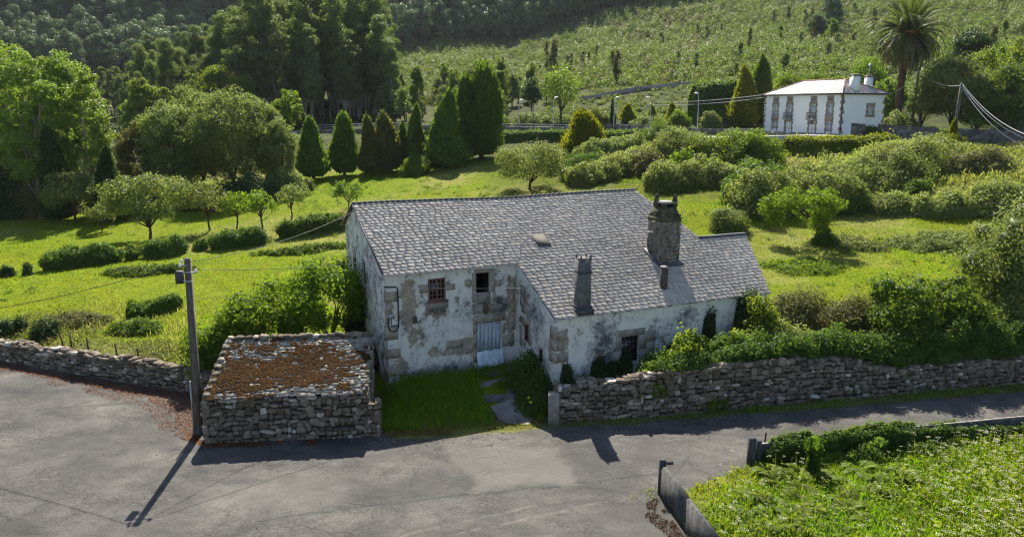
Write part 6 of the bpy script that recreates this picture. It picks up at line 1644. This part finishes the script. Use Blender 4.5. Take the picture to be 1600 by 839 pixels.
for (a, d, z1, w_, ht_) in ((.9, 2.9, 0, .52, 1.0), (2.2, 6.9, 0, .44, 1.0)):
    tp = {2.9: VZ + 9.0, 6.9: VZ + 8.95}[d]
    b = MB(); p = vp(a, d, VE); fr_ = ((*VW, 0), (*VD, 0), (0, 0, 1)); b.box((-w_, -w_, .1), (w_, w_, tp - VE), p, fr_); co_ = b.build('chimney', M['villa_wall'], vroof, VO)
    b = MB(); b.box((-w_ - .12, -w_ - .12, tp - VE + .002), (w_ + .12, w_ + .12, tp - VE + .12), p, fr_); b.build('chimney_band', M['tar'], co_, VO)
    b = MB(); b.box((-w_ - .05, -w_ - .05, tp - VE + .122), (w_ + .05, w_ + .05, tp - VE + .3), p, fr_, taper=.6); b.build('chimney_cap', M['granite_grey'], co_, VO)
    if d > 5:
        b = MB(); b.tube([p + [0, 0, tp - VE + .4], p + [0, 0, tp - VE + 1.5]], .08, 6); b.sphere(p + [0, 0, tp - VE + 1.7], (.3, .3, .25), 8, 6); b.build('wind_cowl', M['metal_grey'], co_, VO)
b = MB(); p = VN - VW * .06 - VD * .06; b.tube([(p[0], p[1], VZ), (p[0], p[1], VE - .1)], .08, 6); b.build('downpipe', M['metal_dark'], villa, VO)
# sign seen in front of the villa, cables
q, k = roadpt(1253, 2.3); ts = thing('road_sign', 'triangular road sign on a post in front of the white villa', 'road sign', q)
b = MB(); b.tube([(0, 0, -.4), (0, 0, 2.3)], .05, 6); b.build('post', M['metal_grey'], ts)
b = MB(); dd = np.array([tg[k][0], tg[k][1], 0]); nx_ = np.array([*nn[k], 0])
tri = [dd * -.5 + [0, 0, 1.55], dd * .5 + [0, 0, 1.55], [0, 0, 2.45]]; V = [np.array(t_) - nx_ * .09 for t_ in tri] + [np.array(t_) - nx_ * .06 for t_ in tri]
b.add(V, [(0, 1, 4, 3), (1, 2, 5, 4), (2, 0, 3, 5)], [(0, 2, 1), (3, 4, 5)]); b.build('plate', M['sign'], ts)
for dz, s_ in ((0, .4), (-.45, .5)):
    cable(at(1196, 148, 131) + [0, 0, dz], at(1010, 160, 150) + [0, 0, dz], s_, 'pale double cable stretched from the villa eave to the left', .045, 'cable_pale', 'cables from the villa')
def wpole(u, vb, vt, Y, lab, r0=.2):
    p = at(u, vb, Y); g = gz(p[0], p[1]); zt = at(u, vt, Y)[2]
    t = thing('utility_pole', lab, 'utility pole', (p[0], p[1], g)); b = MB(); b.tube([(0, 0, -.4), (.1, 0, (zt - g) * .5), (.25, 0, zt - g)], [r0, r0 * .85, r0 * .65], 8); b.build('shaft', M['pole'], t)
    b = MB(); b.box((.05, -.25, zt - g - .35), (.45, -.15, zt - g - .2)); b.build('bracket', M['metal_dark'], t); return np.array([p[0] + .25, p[1], zt])
RP = wpole(1489, 222, 130, 104, 'grey utility pole at right with an ivy clad foot and sagging cables', .24)
RP2 = wpole(1424, 200, 106, 121, 'thin dark utility pole in front of the palm behind the garden wall', .2)
make_column('ivy', 'ivy clump wrapped round the foot of the right utility pole', 'ivy', (RP[0] - .3, RP[1] - .1, gz(RP[0], RP[1])), 4.2, 1.6, 'leaf_gold', .22, 3.6, lambda q: np.clip(1.2 - q, .25, 1), seed=S(), bare=.0, rough=.3)
make_bush('ivy_mound', 'golden green ivy mound at the foot of the right utility pole', 'ivy', (RP[0] - .6, RP[1] - 1.0, gz(RP[0], RP[1] - 1)), 2.2, 1.5, 1.6, 'leaf_gold', .24, seed=S())
for i, (v2, dz, s_) in enumerate([(203, 0, 1.2), (209, -.2, 1.3), (222, -.4, 1.5)]):
    cable(RP + [0, 0, dz], at(1625, v2 + 14, 88), s_, ['upper', 'middle', 'lower'][i] + ' pale cable falling from the right utility pole to the right edge', .04, 'cable_pale')
cable(RP2 - [0, 0, .3], RP - [0, 0, .3], .9, 'thin cable between the two utility poles at right', .03, 'cable_pale')
cable(at(1384, 150, 118), RP2 - [0, 0, .8], .5, 'thin cable from the villa to the thin dark pole', .03, 'cable_pale')

# ------------------------------------------------------------------ palm and garden trees
def make_palm(u, vb, Y, vt_c, spread, lab):
    p = at(u, vb, Y); g = gz(p[0], p[1]); zc = at(u, vt_c, Y)[2] - g; rng = np.random.default_rng(3)
    t = thing('palm_tree', lab, 'palm', (p[0], p[1], g)); b = MB()
    top = np.array([.7, 0, zc])
    b.tube([(0, 0, -.5), (.05, 0, .6), (.25, 0, zc * .5), (.5, 0, zc * .85), top], [.75, .62, .55, .6, .75], 10); b.build('trunk', M['bark_palm'], t)
    def fronds(mb, n, el, L, droop, lw, seed):
        r = np.random.default_rng(seed)
        for i in range(n):
            az = r.uniform(0, 2 * math.pi); e = math.radians(r.uniform(*el)); l = L * r.uniform(.8, 1.1); m = 16
            d0 = np.array([math.cos(az), math.sin(az), 0]); pts = [top + d0 * .35]; a = e
            for j in range(m):
                a -= droop * (j / m) * (.6 + .4 * math.cos(e)) / m * 2
                pts.append(pts[-1] + (d0 * math.cos(a) + np.array([0, 0, math.sin(a)])) * l / m)
            pts = np.array(pts); sd = np.cross(d0, [0, 0, 1.0]); tg_ = norm(np.gradient(pts, axis=0)); up = np.cross(sd[None], tg_)
            P, D, N, LL = [], [], [], []
            for j in range(1, m + 1):
                for s_ in (-1, 1):
                    for q in (0, .5):
                        ll = lw * math.sin(math.pi * min(1, (j + q) / m * .9 + .12)) + .12; dd = norm(s_ * sd * .8 + tg_[j] * .75 - up[j] * .12 * r.uniform(.2, 2) )
                        P.append(pts[j] - tg_[j] * q * l / m + dd * ll * .5); D.append(dd); N.append(norm(up[j] + sd * s_ * .4)); LL.append(ll)
            mb.leaves(np.array(P), np.array(D), np.array(N), np.array(LL), .15, .02)
            mb.tube(pts, np.linspace(.07, .02, len(pts)), 4)
    b = MB(); fronds(b, 120, (-25, 85), spread, 1.9, .8, 5); b.build('frond_crown', M['palmleaf'], t)
    b = MB(); fronds(b, 90, (-75, -20), spread * .85, 1.3, .7, 6); b.build('hanging_fronds', M['palmdead'], t)
    b = MB()
    for i in range(14):
        a = i * 2 * math.pi / 14; q = top + np.array([math.cos(a) * .9, math.sin(a) * .9, -.1]); b.sphere(q, (.4, .4, .3), 6, 4, .4, i)
    M['dates'] = plain('orange_date_stalks', (.30, .12, .03), .7, .2); b.build('date_clusters', M['dates'], t)
make_palm(1401, 175, 124, 50, 7.4, 'tall date palm with a round crown rising behind the white villa')
for (u, vb, vt, w_, Y, mat, L_, lai, env, lab) in [
    (1484, 205, 80, 92, 116, 'leaf_pale', .3, 5.2, None, 'big pale flowering tree behind the right utility pole'),
    (1440, 195, 112, 46, 120, 'leaf_pale', .28, 4.2, None, 'pale magnolia-like tree just right of the palm trunk'),
    (1562, 205, 58, 110, 126, 'leaf_lime', .32, 5.0, None, 'golden yellow crowned tree at the right edge'),
    (1580, 215, 96, 110, 113, 'leaf_mid', .30, 5.2, None, 'mid green bushy tree at the right edge below the golden one'),
    (1525, 210, 120, 70, 114, 'leaf_mid', .28, 4.8, None, 'mid green tree between the pale tree and the right edge'),
    (1385, 195, 120, 60, 128, 'leaf_bright', .28, 4.5, None, 'bright green tree behind the right end of the villa'),
    (1350, 160, 88, 60, 145, 'leaf_bright', .32, 4.2, None, 'bright green tree above the villa roof'),
    (1505, 200, 38, 66, 138, 'leaf_dark', .34, 5.0, None, 'dark dense pine crown right of the palm'),
    (876, 206, 93, 56, 152, 'leaf_poplar', .4, 2.6, None, 'airy lime tree standing behind the far road'),
    (452, 205, 132, 42, 140, 'leaf_bright', .38, 4.6, None, 'small dark topped tree between the willows and the first cypress'),
    (1265, 140, 110, 40, 150, 'leaf_mid', .34, 4.0, None, 'low green tree on the slope above the villa roof'),
    (1228, 140, 108, 34, 152, 'leaf_bright', .34, 4.0, None, 'small bright tree above the left end of the villa roof')]:
    p, h, w = place(u, vb, vt, w_, Y)
    make_tree('garden_tree', lab, 'tree', p, h, w, mat, L_, lai, .14, 56, .24, seed=S(), core=.35 if lai > 4.3 else 0, low=-.9)
for (u, vb, vt, w_, Y, mat, lab) in [(1187, 190, 82, 46, 140, 'leaf_thuja', 'tall dark cypress left of the villa'), (1163, 190, 98, 40, 138, 'leaf_gold', 'golden edged cypress beside the tall dark one left of the villa'),
    (1018, 192, 161, 15, 142, 'leaf_gold', 'small egg shaped cypress behind the far road'), (1050, 192, 158, 22, 142, 'leaf_gold', 'small leaning golden cypress behind the tallest lamp'), (957, 205, 151, 9, 139, 'leaf_dark', 'slender dark pencil cypress beside the far road'),
    (981, 190, 160, 24, 146, 'leaf_gold', 'small double cypress behind the far road')]:
    p, h, w = place(u, vb, vt, w_, Y)
    make_column('cypress', lab, 'tree', p, h, w, mat, .32, 3.6, seed=S(), bare=.01, rough=.15)
make_hedge('tall_hedge', 'tall dark clipped hedge left of the villa cypresses', [G(1075, 190), at(1110, 190, 145), at(1160, 190, 146)], 3.0, 6.0, 'leaf_thuja', .34, seed=S(), square=.8, bump=.12)
make_hedge('garden_hedge', 'long light hedge on the terrace above the villa', [at(1205, 150, 150), at(1260, 150, 150), at(1330, 150, 150)], 3.0, 3.6, 'leaf_bright', .34, seed=S(), square=.6, bump=.25)
for (u, v, Y, rx_, h_, mat, lab) in [(930, 205, 140, 2.6, 4.0, 'leaf_pale', 'grey leaved round bush left of the pencil cypress'), (1058, 205, 134, 2.4, 4.0, 'leaf_bright', 'bright bush at the foot of the tallest lamp'), (1010, 204, 140, 3.6, 1.8, 'scrub', 'low scrub behind the retaining wall'),
    (1365, 205, 116, 1.8, 1.5, 'leaf_bright', 'low clipped bush in the villa gateway'), (1345, 195, 121, 3.6, 2.0, 'leaf_mid', 'green hedge bush under the villa side window'), (1375, 214, 113, 1.8, 1.0, 'leaf_mid', 'small green bush at the roadside before the garden wall'),
    (1405, 195, 120, 3.2, 3.4, 'leaf_pale', 'pale rounded bush behind the garden wall'), (1450, 200, 117, 4.0, 1.6, 'leaf_bright', 'grassy bushes behind the long garden wall'), (1110, 192, 137, 2.0, 2.8, 'leaf_pale', 'thin pale garden bush before the tall dark hedge'),
    (830, 200, 150, 4.0, 1.8, 'leaf_pale', 'pale scrub behind the railing'), (770, 203, 150, 4.0, 2.5, 'leaf_mid', 'green scrub behind the tallest cypress')]:
    p = at(u, v, Y); p[2] = gz(p[0], p[1]); make_bush('garden_bush', lab, 'shrub', p, rx_, rx_ * .7, h_, mat, .3, seed=S(), bump=.35)

# ------------------------------------------------------------------ meadow corner at lower right
def fern_template(i):
    rng = np.random.default_rng(500 + i); t = thing('fern', 'feathery green bracken plant in the lower right meadow', 'fern', (0, 0, 0), 'ferns in the lower right meadow'); b = MB()
    for k in range(11):
        az = rng.uniform(0, 6.28); d0 = np.array([math.cos(az), math.sin(az), 0]); L = rng.uniform(.55, .9); a = math.radians(rng.uniform(55, 80)); m = 16; pts = [np.zeros(3)]
        for j in range(m): a -= math.radians(rng.uniform(4, 9)); pts.append(pts[-1] + (d0 * math.cos(a) + np.array([0, 0, math.sin(a)])) * L / m)
        pts = np.array(pts); sd = np.cross(d0, [0, 0, 1.0]); tg_ = norm(np.gradient(pts, axis=0)); up = np.cross(sd[None], tg_)
        P, D, N, LL = [], [], [], []
        for j in range(3, m + 1):
            for s_ in (-1, 1):
                for q in (0, .5):
                    ll = .24 * (1 - (j - 3 + q) / m) + .04; dd = norm(s_ * sd + tg_[j] * .35 - up[j] * .1); P.append(pts[j] + tg_[j] * q * L / m + dd * ll * .5); D.append(dd); N.append(up[j]); LL.append(ll)
        b.leaves(np.array(P), np.array(D), np.array(N), np.array(LL), .045, .03); b.tube(pts, .006, 3, False)
    b.build('fronds', M['fern'], t); return t
ft = [fern_template(i) for i in range(3)]; rngf = np.random.default_rng(8); first = [True] * 3
fsp = [(1190, 770), (1215, 790), (1245, 775), (1265, 800), (1290, 785), (1230, 815), (1262, 828), (1300, 815), (1325, 800), (1210, 830), (1180, 800), (1240, 755), (1270, 762), (1310, 765), (1345, 735), (1365, 745), (1385, 730), (1340, 770), (1400, 755), (1290, 835), (1330, 830), (1360, 815), (1290, 745), (1420, 740), (1250, 735), (1455, 720), (1480, 712), (1370, 775), (1165, 815), (1200, 745), (1300, 720), (1240, 795), (1275, 815), (1220, 765), (1315, 785)]
for i, (u, v) in enumerate(fsp):
    q = flat(u + rngf.uniform(-12, 12), v + rngf.uniform(-8, 8), .05); j = i % 3
    if first[j]: r = ft[j]; r.location = tuple(q); first[j] = False
    else: r = spawn(ft[j], q, rngf.uniform(0, 6.28), rngf.uniform(.75, 1.25))
make_hedge('ivy_wall_cover', 'dark ivy covering the meadow side of the low block wall', [(9.7, 27.5), (11, 27.8), (12.6, 28.2), (15.2, 28.85), (17.2, 29.3), (20.0, 29.85), (24, 30.7)], .75, [.85, .95, 1.0, .98, .85, .6, .45], 'leaf_ivy', .11, seed=S(), base=[0, 0, 0, 0, 0, 0, 0], cat='ivy', bump=.4)
make_bush('ivy_bush', 'mid green bush against the meadow side of the block wall below the ivy topped posts', 'shrub', (13.6, 27.7, 0), 1.5, .5, .6, 'leaf_mid', .11, rz=.2, seed=S(), bump=.45)
make_bush('ivy_bush', 'dark ferny bush against the block wall, right of the ivy topped posts', 'shrub', (16.6, 28.4, 0), 1.5, .5, .6, 'leaf_ivy', .11, rz=.2, seed=S(), bump=.45)
for (u, vb, vt, w_, lab) in [(1268, 745, 682, .75, 'ivy wrapped post standing by the low block wall, taller left one of two'), (1373, 718, 684, .6, 'short ivy wrapped post on the low block wall, right one of two')]:
    p = flat(u, vb, 0); h = at(u, vt, p[1])[2]; make_column('ivy_post', lab, 'post', p, h, w_, 'leaf_ivy', .11, 3.6, lambda q: np.where(q < .55, .8 - .5 * q, .55 + .35 * np.sin((q - .55) / .45 * math.pi)), seed=S(), bare=.0, rough=.3, W=.6)
# cow parsley
rng = np.random.default_rng(31); n = 7500
x = rng.uniform(6, 28, n); y = rng.uniform(18, 32, n)
px_ = 800 + FPX * x / (y * CT + CH * ST - 0) ; vv_ = 419.5 + FPX * (CH * CT - y * ST - .8) / (y * CT + CH * ST)
dens = np.clip((px_ - 1380) / 160, 0, 1) * .85 + .16 * (fbm(x * .8, y * .8, 0, 4) > .55) + .3 * np.exp(-((px_ - 1160) / 40) ** 2 - ((vv_ - 780) / 60) ** 2)
k = (rng.random(n) < dens * (.5 + .7 * fbm(x * .9, y * .9, 0, 6))) & inside(x, y, FIELD) & (segdist(x, y, BW) > .6)
x, y = x[k], y[k]; m = len(x); h = rng.uniform(.45, 1.0, m)
fl_ = MB(); stems = MB()
for i in range(m):
    c = np.array([x[i], y[i], h[i] + .06]); kk = 7; R = rng.uniform(.04, .075)
    a = rng.uniform(0, 6.28) + np.arange(kk) * 6.28 / (kk - 1); rr = np.r_[0, np.full(kk - 1, R)]
    P = c + np.c_[np.cos(a) * rr, np.sin(a) * rr, rng.uniform(-.02, .02, kk)]
    N = norm(np.c_[rng.normal(size=(kk, 2)) * .4, np.ones(kk)]); D = norm(np.cross(N, rng.normal(size=(kk, 3))))
    fl_.leaves(P, D, N, R * .75, R * .62, .05)
fl_.build('cow_parsley_flowers', M['flower'], kind='stuff')
D = norm(np.c_[rng.normal(size=(m, 2)) * .1, np.ones(m)]); N = norm(np.c_[rng.normal(size=(m, 2)), np.zeros(m)])
stems.leaves(np.c_[x, y, h / 2 + .03], D, N, h, .02, 0)
P = np.repeat(np.c_[x, y, h * 0], 5, 0) + np.c_[rng.normal(size=(m * 5, 2)) * .14, rng.uniform(.15, .6, m * 5)]
leaf_cloud(stems, rng, P, np.tile([0, 0, 1.0], (m * 5, 1)), .17, .4)
stems.build('cow_parsley_leaves', M['fern'], kind='stuff')
n = 26000; x = rng.uniform(6, 28, n); y = rng.uniform(16, 32, n); k = inside(x, y, FIELD) & (segdist(x, y, FIELD[:3]) > 1.2) & (rng.random(n) < np.clip(fbm(x * .7, y * .7, 0, 12) * 3.2 - .9, 0.02, 1)); x, y = x[k], y[k]; m = len(x)
b = MB(); leaf_cloud(b, rng, np.c_[x, y, .05 + rng.uniform(.1, .75, m) * fbm(x * .7, y * .7, 0, 12)], np.tile([0, 0, 1.0], (m, 1)), .15, .45, .3); b.build('meadow_plants', M['leaf_pale'], kind='stuff')
# a few white flowers among the nettles
rw_ = np.array([at(u, v, 34.4) for u, v in [(822, 575), (808, 583), (830, 592), (845, 575), (815, 560)]]); b = MB()
for q in rw_: b.sphere(q, (.07, .07, .04), 6, 4)
b.build('white_flowers', M['flower'], kind='stuff')

# ------------------------------------------------------------------ forest
def euc_template(i, h, w, mat, lai, L, bare=.10):
    return make_tree('eucalyptus', 'tall dark eucalyptus in the stand behind the willows', 'tree', (0, 0, 0), h, w, mat, L, lai, bare, 60, .22, seed=900 + i, group='eucalyptus stand behind the meadow', bark='bark_pale', trunk_r=.28, low=-.95, env=lambda t: np.clip(1.1 - .5 * t, .4, 1))
et = [euc_template(i, 24 + 3 * i, 7.5 + .5 * i, 'leaf_euc', 4.6, .48) for i in range(4)]
used = set(); rngt = np.random.default_rng(12); cnt = 0; pts_ = []
def put(tmpls, p, sc, label=None, group=None):
    global cnt
    j = int(rngt.integers(0, len(tmpls))); t = tmpls[j]
    if t.name not in used: used.add(t.name); t.location = tuple(p); t.scale = (sc,) * 3; r = t
    else: r = spawn(t, p, rngt.uniform(0, 6.28), (sc * rngt.uniform(.85, 1.15), sc * rngt.uniform(.85, 1.15), sc))
    if label: r['label'] = label
    if group: r['group'] = group
    cnt += 1; return r
while len(pts_) < 270:
    u = rngt.uniform(190, 615) if len(pts_) < 190 else rngt.uniform(-380, 190); Yp = rngt.uniform(172, 262)
    top_lim = np.interp(u, [190, 230, 300, 360, 420, 600, 615], [110, 75, 60, 30, -30, -20, 80])
    x = (u - 800) / FPX * Yp * .985
    if any((x - a) ** 2 + (Yp - b_) ** 2 < 9 for a, b_ in pts_): continue
    z = gz(x, Yp); hmax = at(u, top_lim + rngt.uniform(-12, 40), Yp)[2] - z
    if hmax < 9: continue
    pts_.append((x, Yp)); put(et, (x, Yp, z), float(np.clip(hmax, 9, 38)) / 28.5)
for (u, vb, vt, w_, Y, mat, lab) in [(225, 200, 118, 44, 150, 'leaf_lime', 'lime topped acacia beside the poplar clump'), (255, 200, 130, 40, 152, 'leaf_lime', 'lime topped acacia, second from the poplar clump'), (345, 190, 92, 50, 165, 'leaf_lime', 'lime topped acacia above the willows'), (378, 190, 108, 44, 165, 'leaf_bright', 'bright acacia above the biggest willow'), (203, 205, 150, 30, 150, 'leaf_bright', 'low acacia next to the poplars'), (300, 195, 110, 40, 168, 'leaf_mid', 'green acacia between the lime topped ones')]:
    p, h, w = place(u, vb, vt, w_, Y); make_tree('acacia', lab, 'tree', p, h, w, mat, .4, 4.5, .12, 40, .26, seed=S(), core=.4)

# young mixed trees behind the road and on the cleared slope
yt = []
for i in range(5):
    h = 5.5 + i * 1.1; w = 2.6 + .35 * (i % 3); mat = ['leaf_euc', 'scrub', 'leaf_mid', 'leaf_euc', 'leaf_olive'][i]
    yt.append(make_tree('young_tree', 'young loose conical tree on the cleared slope', 'tree', (0, 0, 0), h, w, mat, .42, 3.4, .06, 26, .28, seed=950 + i, group='young trees on the cleared slope', low=-.95, env=lambda t: np.clip(1.15 - .85 * t, .2, 1)))
used2 = 0; pts2 = []
while len(pts2) < 120:
    if len(pts2) < 55: u, Yp = rngt.uniform(590, 880), rngt.uniform(160, 240)
    else: u, Yp = rngt.uniform(700, 1560), rngt.uniform(175, 330)
    x = (u - 800) / FPX * Yp * .985
    if u > 880 and Yp < 190: continue
    if any((x - a) ** 2 + (Yp - b_) ** 2 < 7 for a, b_ in pts2): continue
    pts2.append((x, Yp)); z = gz(x, Yp); put(yt, (x, Yp, z), rngt.uniform(.6, 1.25) * (1.25 if u < 880 and Yp < 240 else .8))
for (u, vb, vt, w_, Y, mat, lab) in [(1295, 55, -12, 44, 285, 'leaf_eucdark', 'dark clump tree on the cleared slope, tallest near the top edge'), (1275, 62, 20, 34, 280, 'leaf_eucdark', 'dark clump tree left of the tallest one on the cleared slope'), (1300, 66, 28, 24, 270, 'leaf_mid', 'small conical tree below the dark clump on the cleared slope'),
        (652, 200, 96, 30, 175, 'leaf_mid', 'tall thin spruce behind the middle cypresses'), (782, 200, 100, 26, 175, 'leaf_mid', 'tall thin spruce right of the tallest cypress'), (618, 200, 144, 34, 165, 'leaf_dark', 'dark round tree behind the rusty cypresses'), (830, 205, 118, 34, 165, 'leaf_dark', 'dark round tree behind the lamps'), (800, 200, 112, 30, 180, 'leaf_euc', 'loose greyish tree behind the lamps')]:
    p, h, w = place(u, vb, vt, w_, Y)
    make_tree('slope_tree', lab, 'tree', p, h, w, mat, .42, 4.4, .05, 40, .26, seed=S(), core=.4, low=-.95, env=lambda t: np.clip(1.2 - .75 * t, .25, 1))

# the far wooded mountainside: one mass of crowns
def forest_mass(name, pts, hs, ws, mat, L, lai, seed, bare=.12):
    rng = np.random.default_rng(seed); b = MB(); tr = MB(); P_, O_ = [], []
    for (x, y, z), h, w in zip(pts, hs, ws):
        rz_ = h * (1 - bare) / 2; c = np.array([x, y, z + h * bare + rz_]); nl = int(lai * math.pi * w / 2 * rz_ / (.275 * L * L))
        P, out, C, r = crown_pts(rng, c, (w / 2, w / 2, rz_), 9, .34 * w, nl, lambda t: np.clip(1.15 - .6 * t, .35, 1), -.95)
        P_.append(P); O_.append(out); tr.tube([(x, y, z - .5), (x, y, z + h * .75)], [.22, .1], 4, False)
    P = np.concatenate(P_); leaf_cloud(b, rng, P, np.concatenate(O_), L, .6, .72); b.build(name, M[mat], kind='stuff')
    return tr
rng = np.random.default_rng(44)
def region(n, f, dmin=0):
    out = []
    while len(out) < n:
        u = rng.uniform(-420, 1900); Yp = f(u)
        if Yp is None: continue
        x = (u - 800) / FPX * Yp * .97; out.append((x, Yp, gz(x, Yp)))
    return out
def fdark(u):
    if u > 1180: return None
    y0 = np.interp(u, [-80, 200, 420, 620, 760, 900, 1180], [350, 345, 330, 375, 395, 405, 420]); return rng.uniform(y0, 475)
pts = region(3700, fdark); hs = rng.uniform(12, 22, len(pts)); ws = hs * rng.uniform(.26, .36, len(pts))
forest_mass('far_forest', pts, hs, ws, 'leaf_eucdark', .8, 2.8, 1).build('far_forest_trunks', M['bark'], kind='stuff')
def fslope(u):
    if u < 560: return None
    y0 = np.interp(u, [560, 700, 900, 1150, 1680], [235, 225, 195, 170, 165]); y1 = np.interp(u, [560, 700, 850, 960, 1150, 1680], [375, 395, 400, 405, 430, 400])
    return y0 + (y1 - y0) * rng.random() ** .8
pts = region(16500, fslope); rs = np.random.default_rng(3); PO = {'scrub': ([], []), 'leaf_mid': ([], []), 'leaf_olive': ([], [])}
for (x, y, z) in pts:
    f1 = float(fbm(x * .03, y * .03, 0, 51)); f2 = float(fbm(x * .08, y * .08, 0, 52))
    if f1 + rs.normal() * .12 < .30: continue
    r = rs.uniform(.6, 1.9) * (.75 if y < 230 else 1.1) * (.6 + .9 * f2); k = int(34 + 30 * r); d = rdir(rs, k); d[:, 2] = np.abs(d[:, 2])
    mt = 'leaf_olive' if f2 < .40 else 'leaf_mid' if rs.random() < (.6 if f1 > .56 else .1) else 'scrub'
    PO[mt][0].append(np.array([x, y, z]) + d * r * np.array([rs.uniform(.7, 1.3), 1, rs.uniform(.7, 2.0)]) * rs.uniform(.6, 1.1, (k, 1))); PO[mt][1].append(d)
for mt, (P_, O_) in PO.items():
    b = MB(); leaf_cloud(b, rs, np.concatenate(P_), np.concatenate(O_), .48, .6, .85); b.build('hill_scrub', M[mt], kind='stuff')
pts = region(7500, fslope); SP = {'leaf_euc': ([], []), 'leaf_mid': ([], []), 'scrub': ([], [])}
for (x, y, z) in pts:
    if float(fbm(x * .05, y * .05, 0, 77)) + rs.normal() * .1 < .42: continue
    P_, O_ = SP[('leaf_euc', 'leaf_mid', 'scrub', 'scrub')[int(rs.integers(0, 4))]]
    h = rs.uniform(1.6, 5.0); w = h * rs.uniform(.4, .65); P, out, C, r = crown_pts(rs, (x, y, z + h * .52), (w / 2, w / 2, h / 2), 5, .4 * w, 46, lambda t: np.clip(1.2 - .9 * t, .2, 1), -.95); P_.append(P); O_.append(out)
for mt, (P_, O_) in SP.items():
    b = MB(); leaf_cloud(b, rs, np.concatenate(P_), np.concatenate(O_), .5, .55, .8); b.build('hill_saplings', M[mt], kind='stuff')
def fband(u):
    if u < 850: return None
    y0 = np.interp(u, [850, 1100, 1400, 1680], [150, 142, 140, 138]); return rng.uniform(y0, y0 + 45)
pts = region(2200, fband); b = MB(); P_, O_ = [], []
for (x, y, z) in pts:
    if VN[0] - 4 < x < VN[0] + 14 and y < 142: continue
    r = rs.uniform(.4, 1.1); k = 30; d = rdir(rs, k); d[:, 2] = np.abs(d[:, 2]); P_.append(np.array([x, y, z]) + d * r * rs.uniform(.5, 1, (k, 1))); O_.append(d)
leaf_cloud(b, rs, np.concatenate(P_), np.concatenate(O_), .42, .5); b.build('bank_scrub', M['scrub'], kind='stuff')
def fleft(u):
    if u > 620: return None
    return rng.uniform(165, 345)
pts = region(2600, fleft); b = MB(); P_, O_ = [], []
for (x, y, z) in pts:
    r = rs.uniform(.8, 2.0); k = 34; d = rdir(rs, k); d[:, 2] = np.abs(d[:, 2]); P_.append(np.array([x, y, z]) + d * r * rs.uniform(.5, 1, (k, 1))); O_.append(d)
leaf_cloud(b, rs, np.concatenate(P_), np.concatenate(O_), .6, .5); b.build('forest_understorey', M['leaf_dark'], kind='stuff')
q = G(1040, 126); pt_ = [at(u, v, Y) for u, v, Y in [(905, 139, 178), (960, 136, 178), (1050, 131, 178), (1150, 126, 178)]]
for p_ in pt_: p_[2] = gz(p_[0], p_[1])
b = MB(); n_ = 30
PP = np.array([[np.interp(t_, np.linspace(0, 1, 4), [p_[i] for p_ in pt_]) for i in range(2)] for t_ in np.linspace(0, 1, n_)]); zz_ = hgt(PP[:, 0], PP[:, 1])
V = []
for p_, z_ in zip(PP, zz_): V += [[p_[0], p_[1] - .2, z_ - .5], [p_[0], p_[1] + .2, z_ - .5], [p_[0], p_[1] + .2, z_ + 1.0], [p_[0], p_[1] - .2, z_ + 1.0]]
b.add(V, [(i * 4 + j, i * 4 + (j + 1) % 4, (i + 1) * 4 + (j + 1) % 4, (i + 1) * 4 + j) for i in range(n_ - 1) for j in range(4)])
tag(b.build('crash_barrier', M['granite_grey'], origin=tuple(pt_[0])), 'long grey barrier along the track above the grassy bank', 'barrier')

# ------------------------------------------------------------------ air, light, camera
hb = MB(); hb.box((-420, -60, -3), (420, 600, 330)); hz = hb.build('haze', kind='stuff')
t = NT('thin_haze'); pv = t.n('ShaderNodeVolumePrincipled'); pv.inputs['Color'].default_value = (.82, .9, 1, 1); pv.inputs['Density'].default_value = HAZE; pv.inputs['Anisotropy'].default_value = .2
t.l(pv.outputs[0], t.out.inputs['Volume'])
if HAZE > 0: hz.data.materials.append(t.m)
else: bpy.data.objects.remove(hz)

EL, AZ = math.radians(46), math.radians(-5.0)
w = bpy.data.worlds.new('World'); scene.world = w; w.use_nodes = True; nt = w.node_tree; nt.nodes.clear()
sky = nt.nodes.new('ShaderNodeTexSky'); sky.sky_type = 'NISHITA'; sky.sun_disc = False; sky.sun_elevation = EL; sky.sun_rotation = AZ; sky.air_density = 1.0; sky.dust_density = .7; sky.ozone_density = 1.0
bg = nt.nodes.new('ShaderNodeBackground'); bg.inputs['Strength'].default_value = SKY
ow = nt.nodes.new('ShaderNodeOutputWorld'); nt.links.new(sky.outputs[0], bg.inputs['Color']); nt.links.new(bg.outputs[0], ow.inputs['Surface'])
sl = bpy.data.lights.new('sun', 'SUN'); sl.energy = SUN; sl.angle = math.radians(.5); sl.color = (1, .93, .79)
so = bpy.data.objects.new('sun', sl); COL.objects.link(so)
sd = Vector((math.sin(AZ) * math.cos(EL), math.cos(AZ) * math.cos(EL), math.sin(EL)))
so.rotation_euler = sd.to_track_quat('Z', 'Y').to_euler(); so.location = (0, 60, 90)

cam = bpy.data.cameras.new('camera'); co = bpy.data.objects.new('camera', cam); COL.objects.link(co)
cam.sensor_width = 36; cam.lens = FPX / 1600 * 36; cam.clip_start = .5; cam.clip_end = 3000
co.location = (0, 0, CH); co.rotation_euler = (math.radians(90) - TH, 0, 0)
scene.camera = co
scene.view_settings.view_transform = 'Standard'; scene.view_settings.look = 'None'; scene.view_settings.exposure = EXPO; scene.view_settings.gamma = 1
try:
    scene.cycles.volume_bounces = 0; scene.cycles.max_bounces = 6; scene.cycles.diffuse_bounces = 3; scene.cycles.transmission_bounces = 4; scene.cycles.glossy_bounces = 2; scene.cycles.use_denoising = DENOISE; scene.cycles.denoising_prefilter = 'NONE'; scene.cycles.denoising_input_passes = 'RGB_ALBEDO_NORMAL'; scene.cycles.filter_width = 1.2
    scene.cycles.volume_step_rate = 5
except Exception as e: print(e)
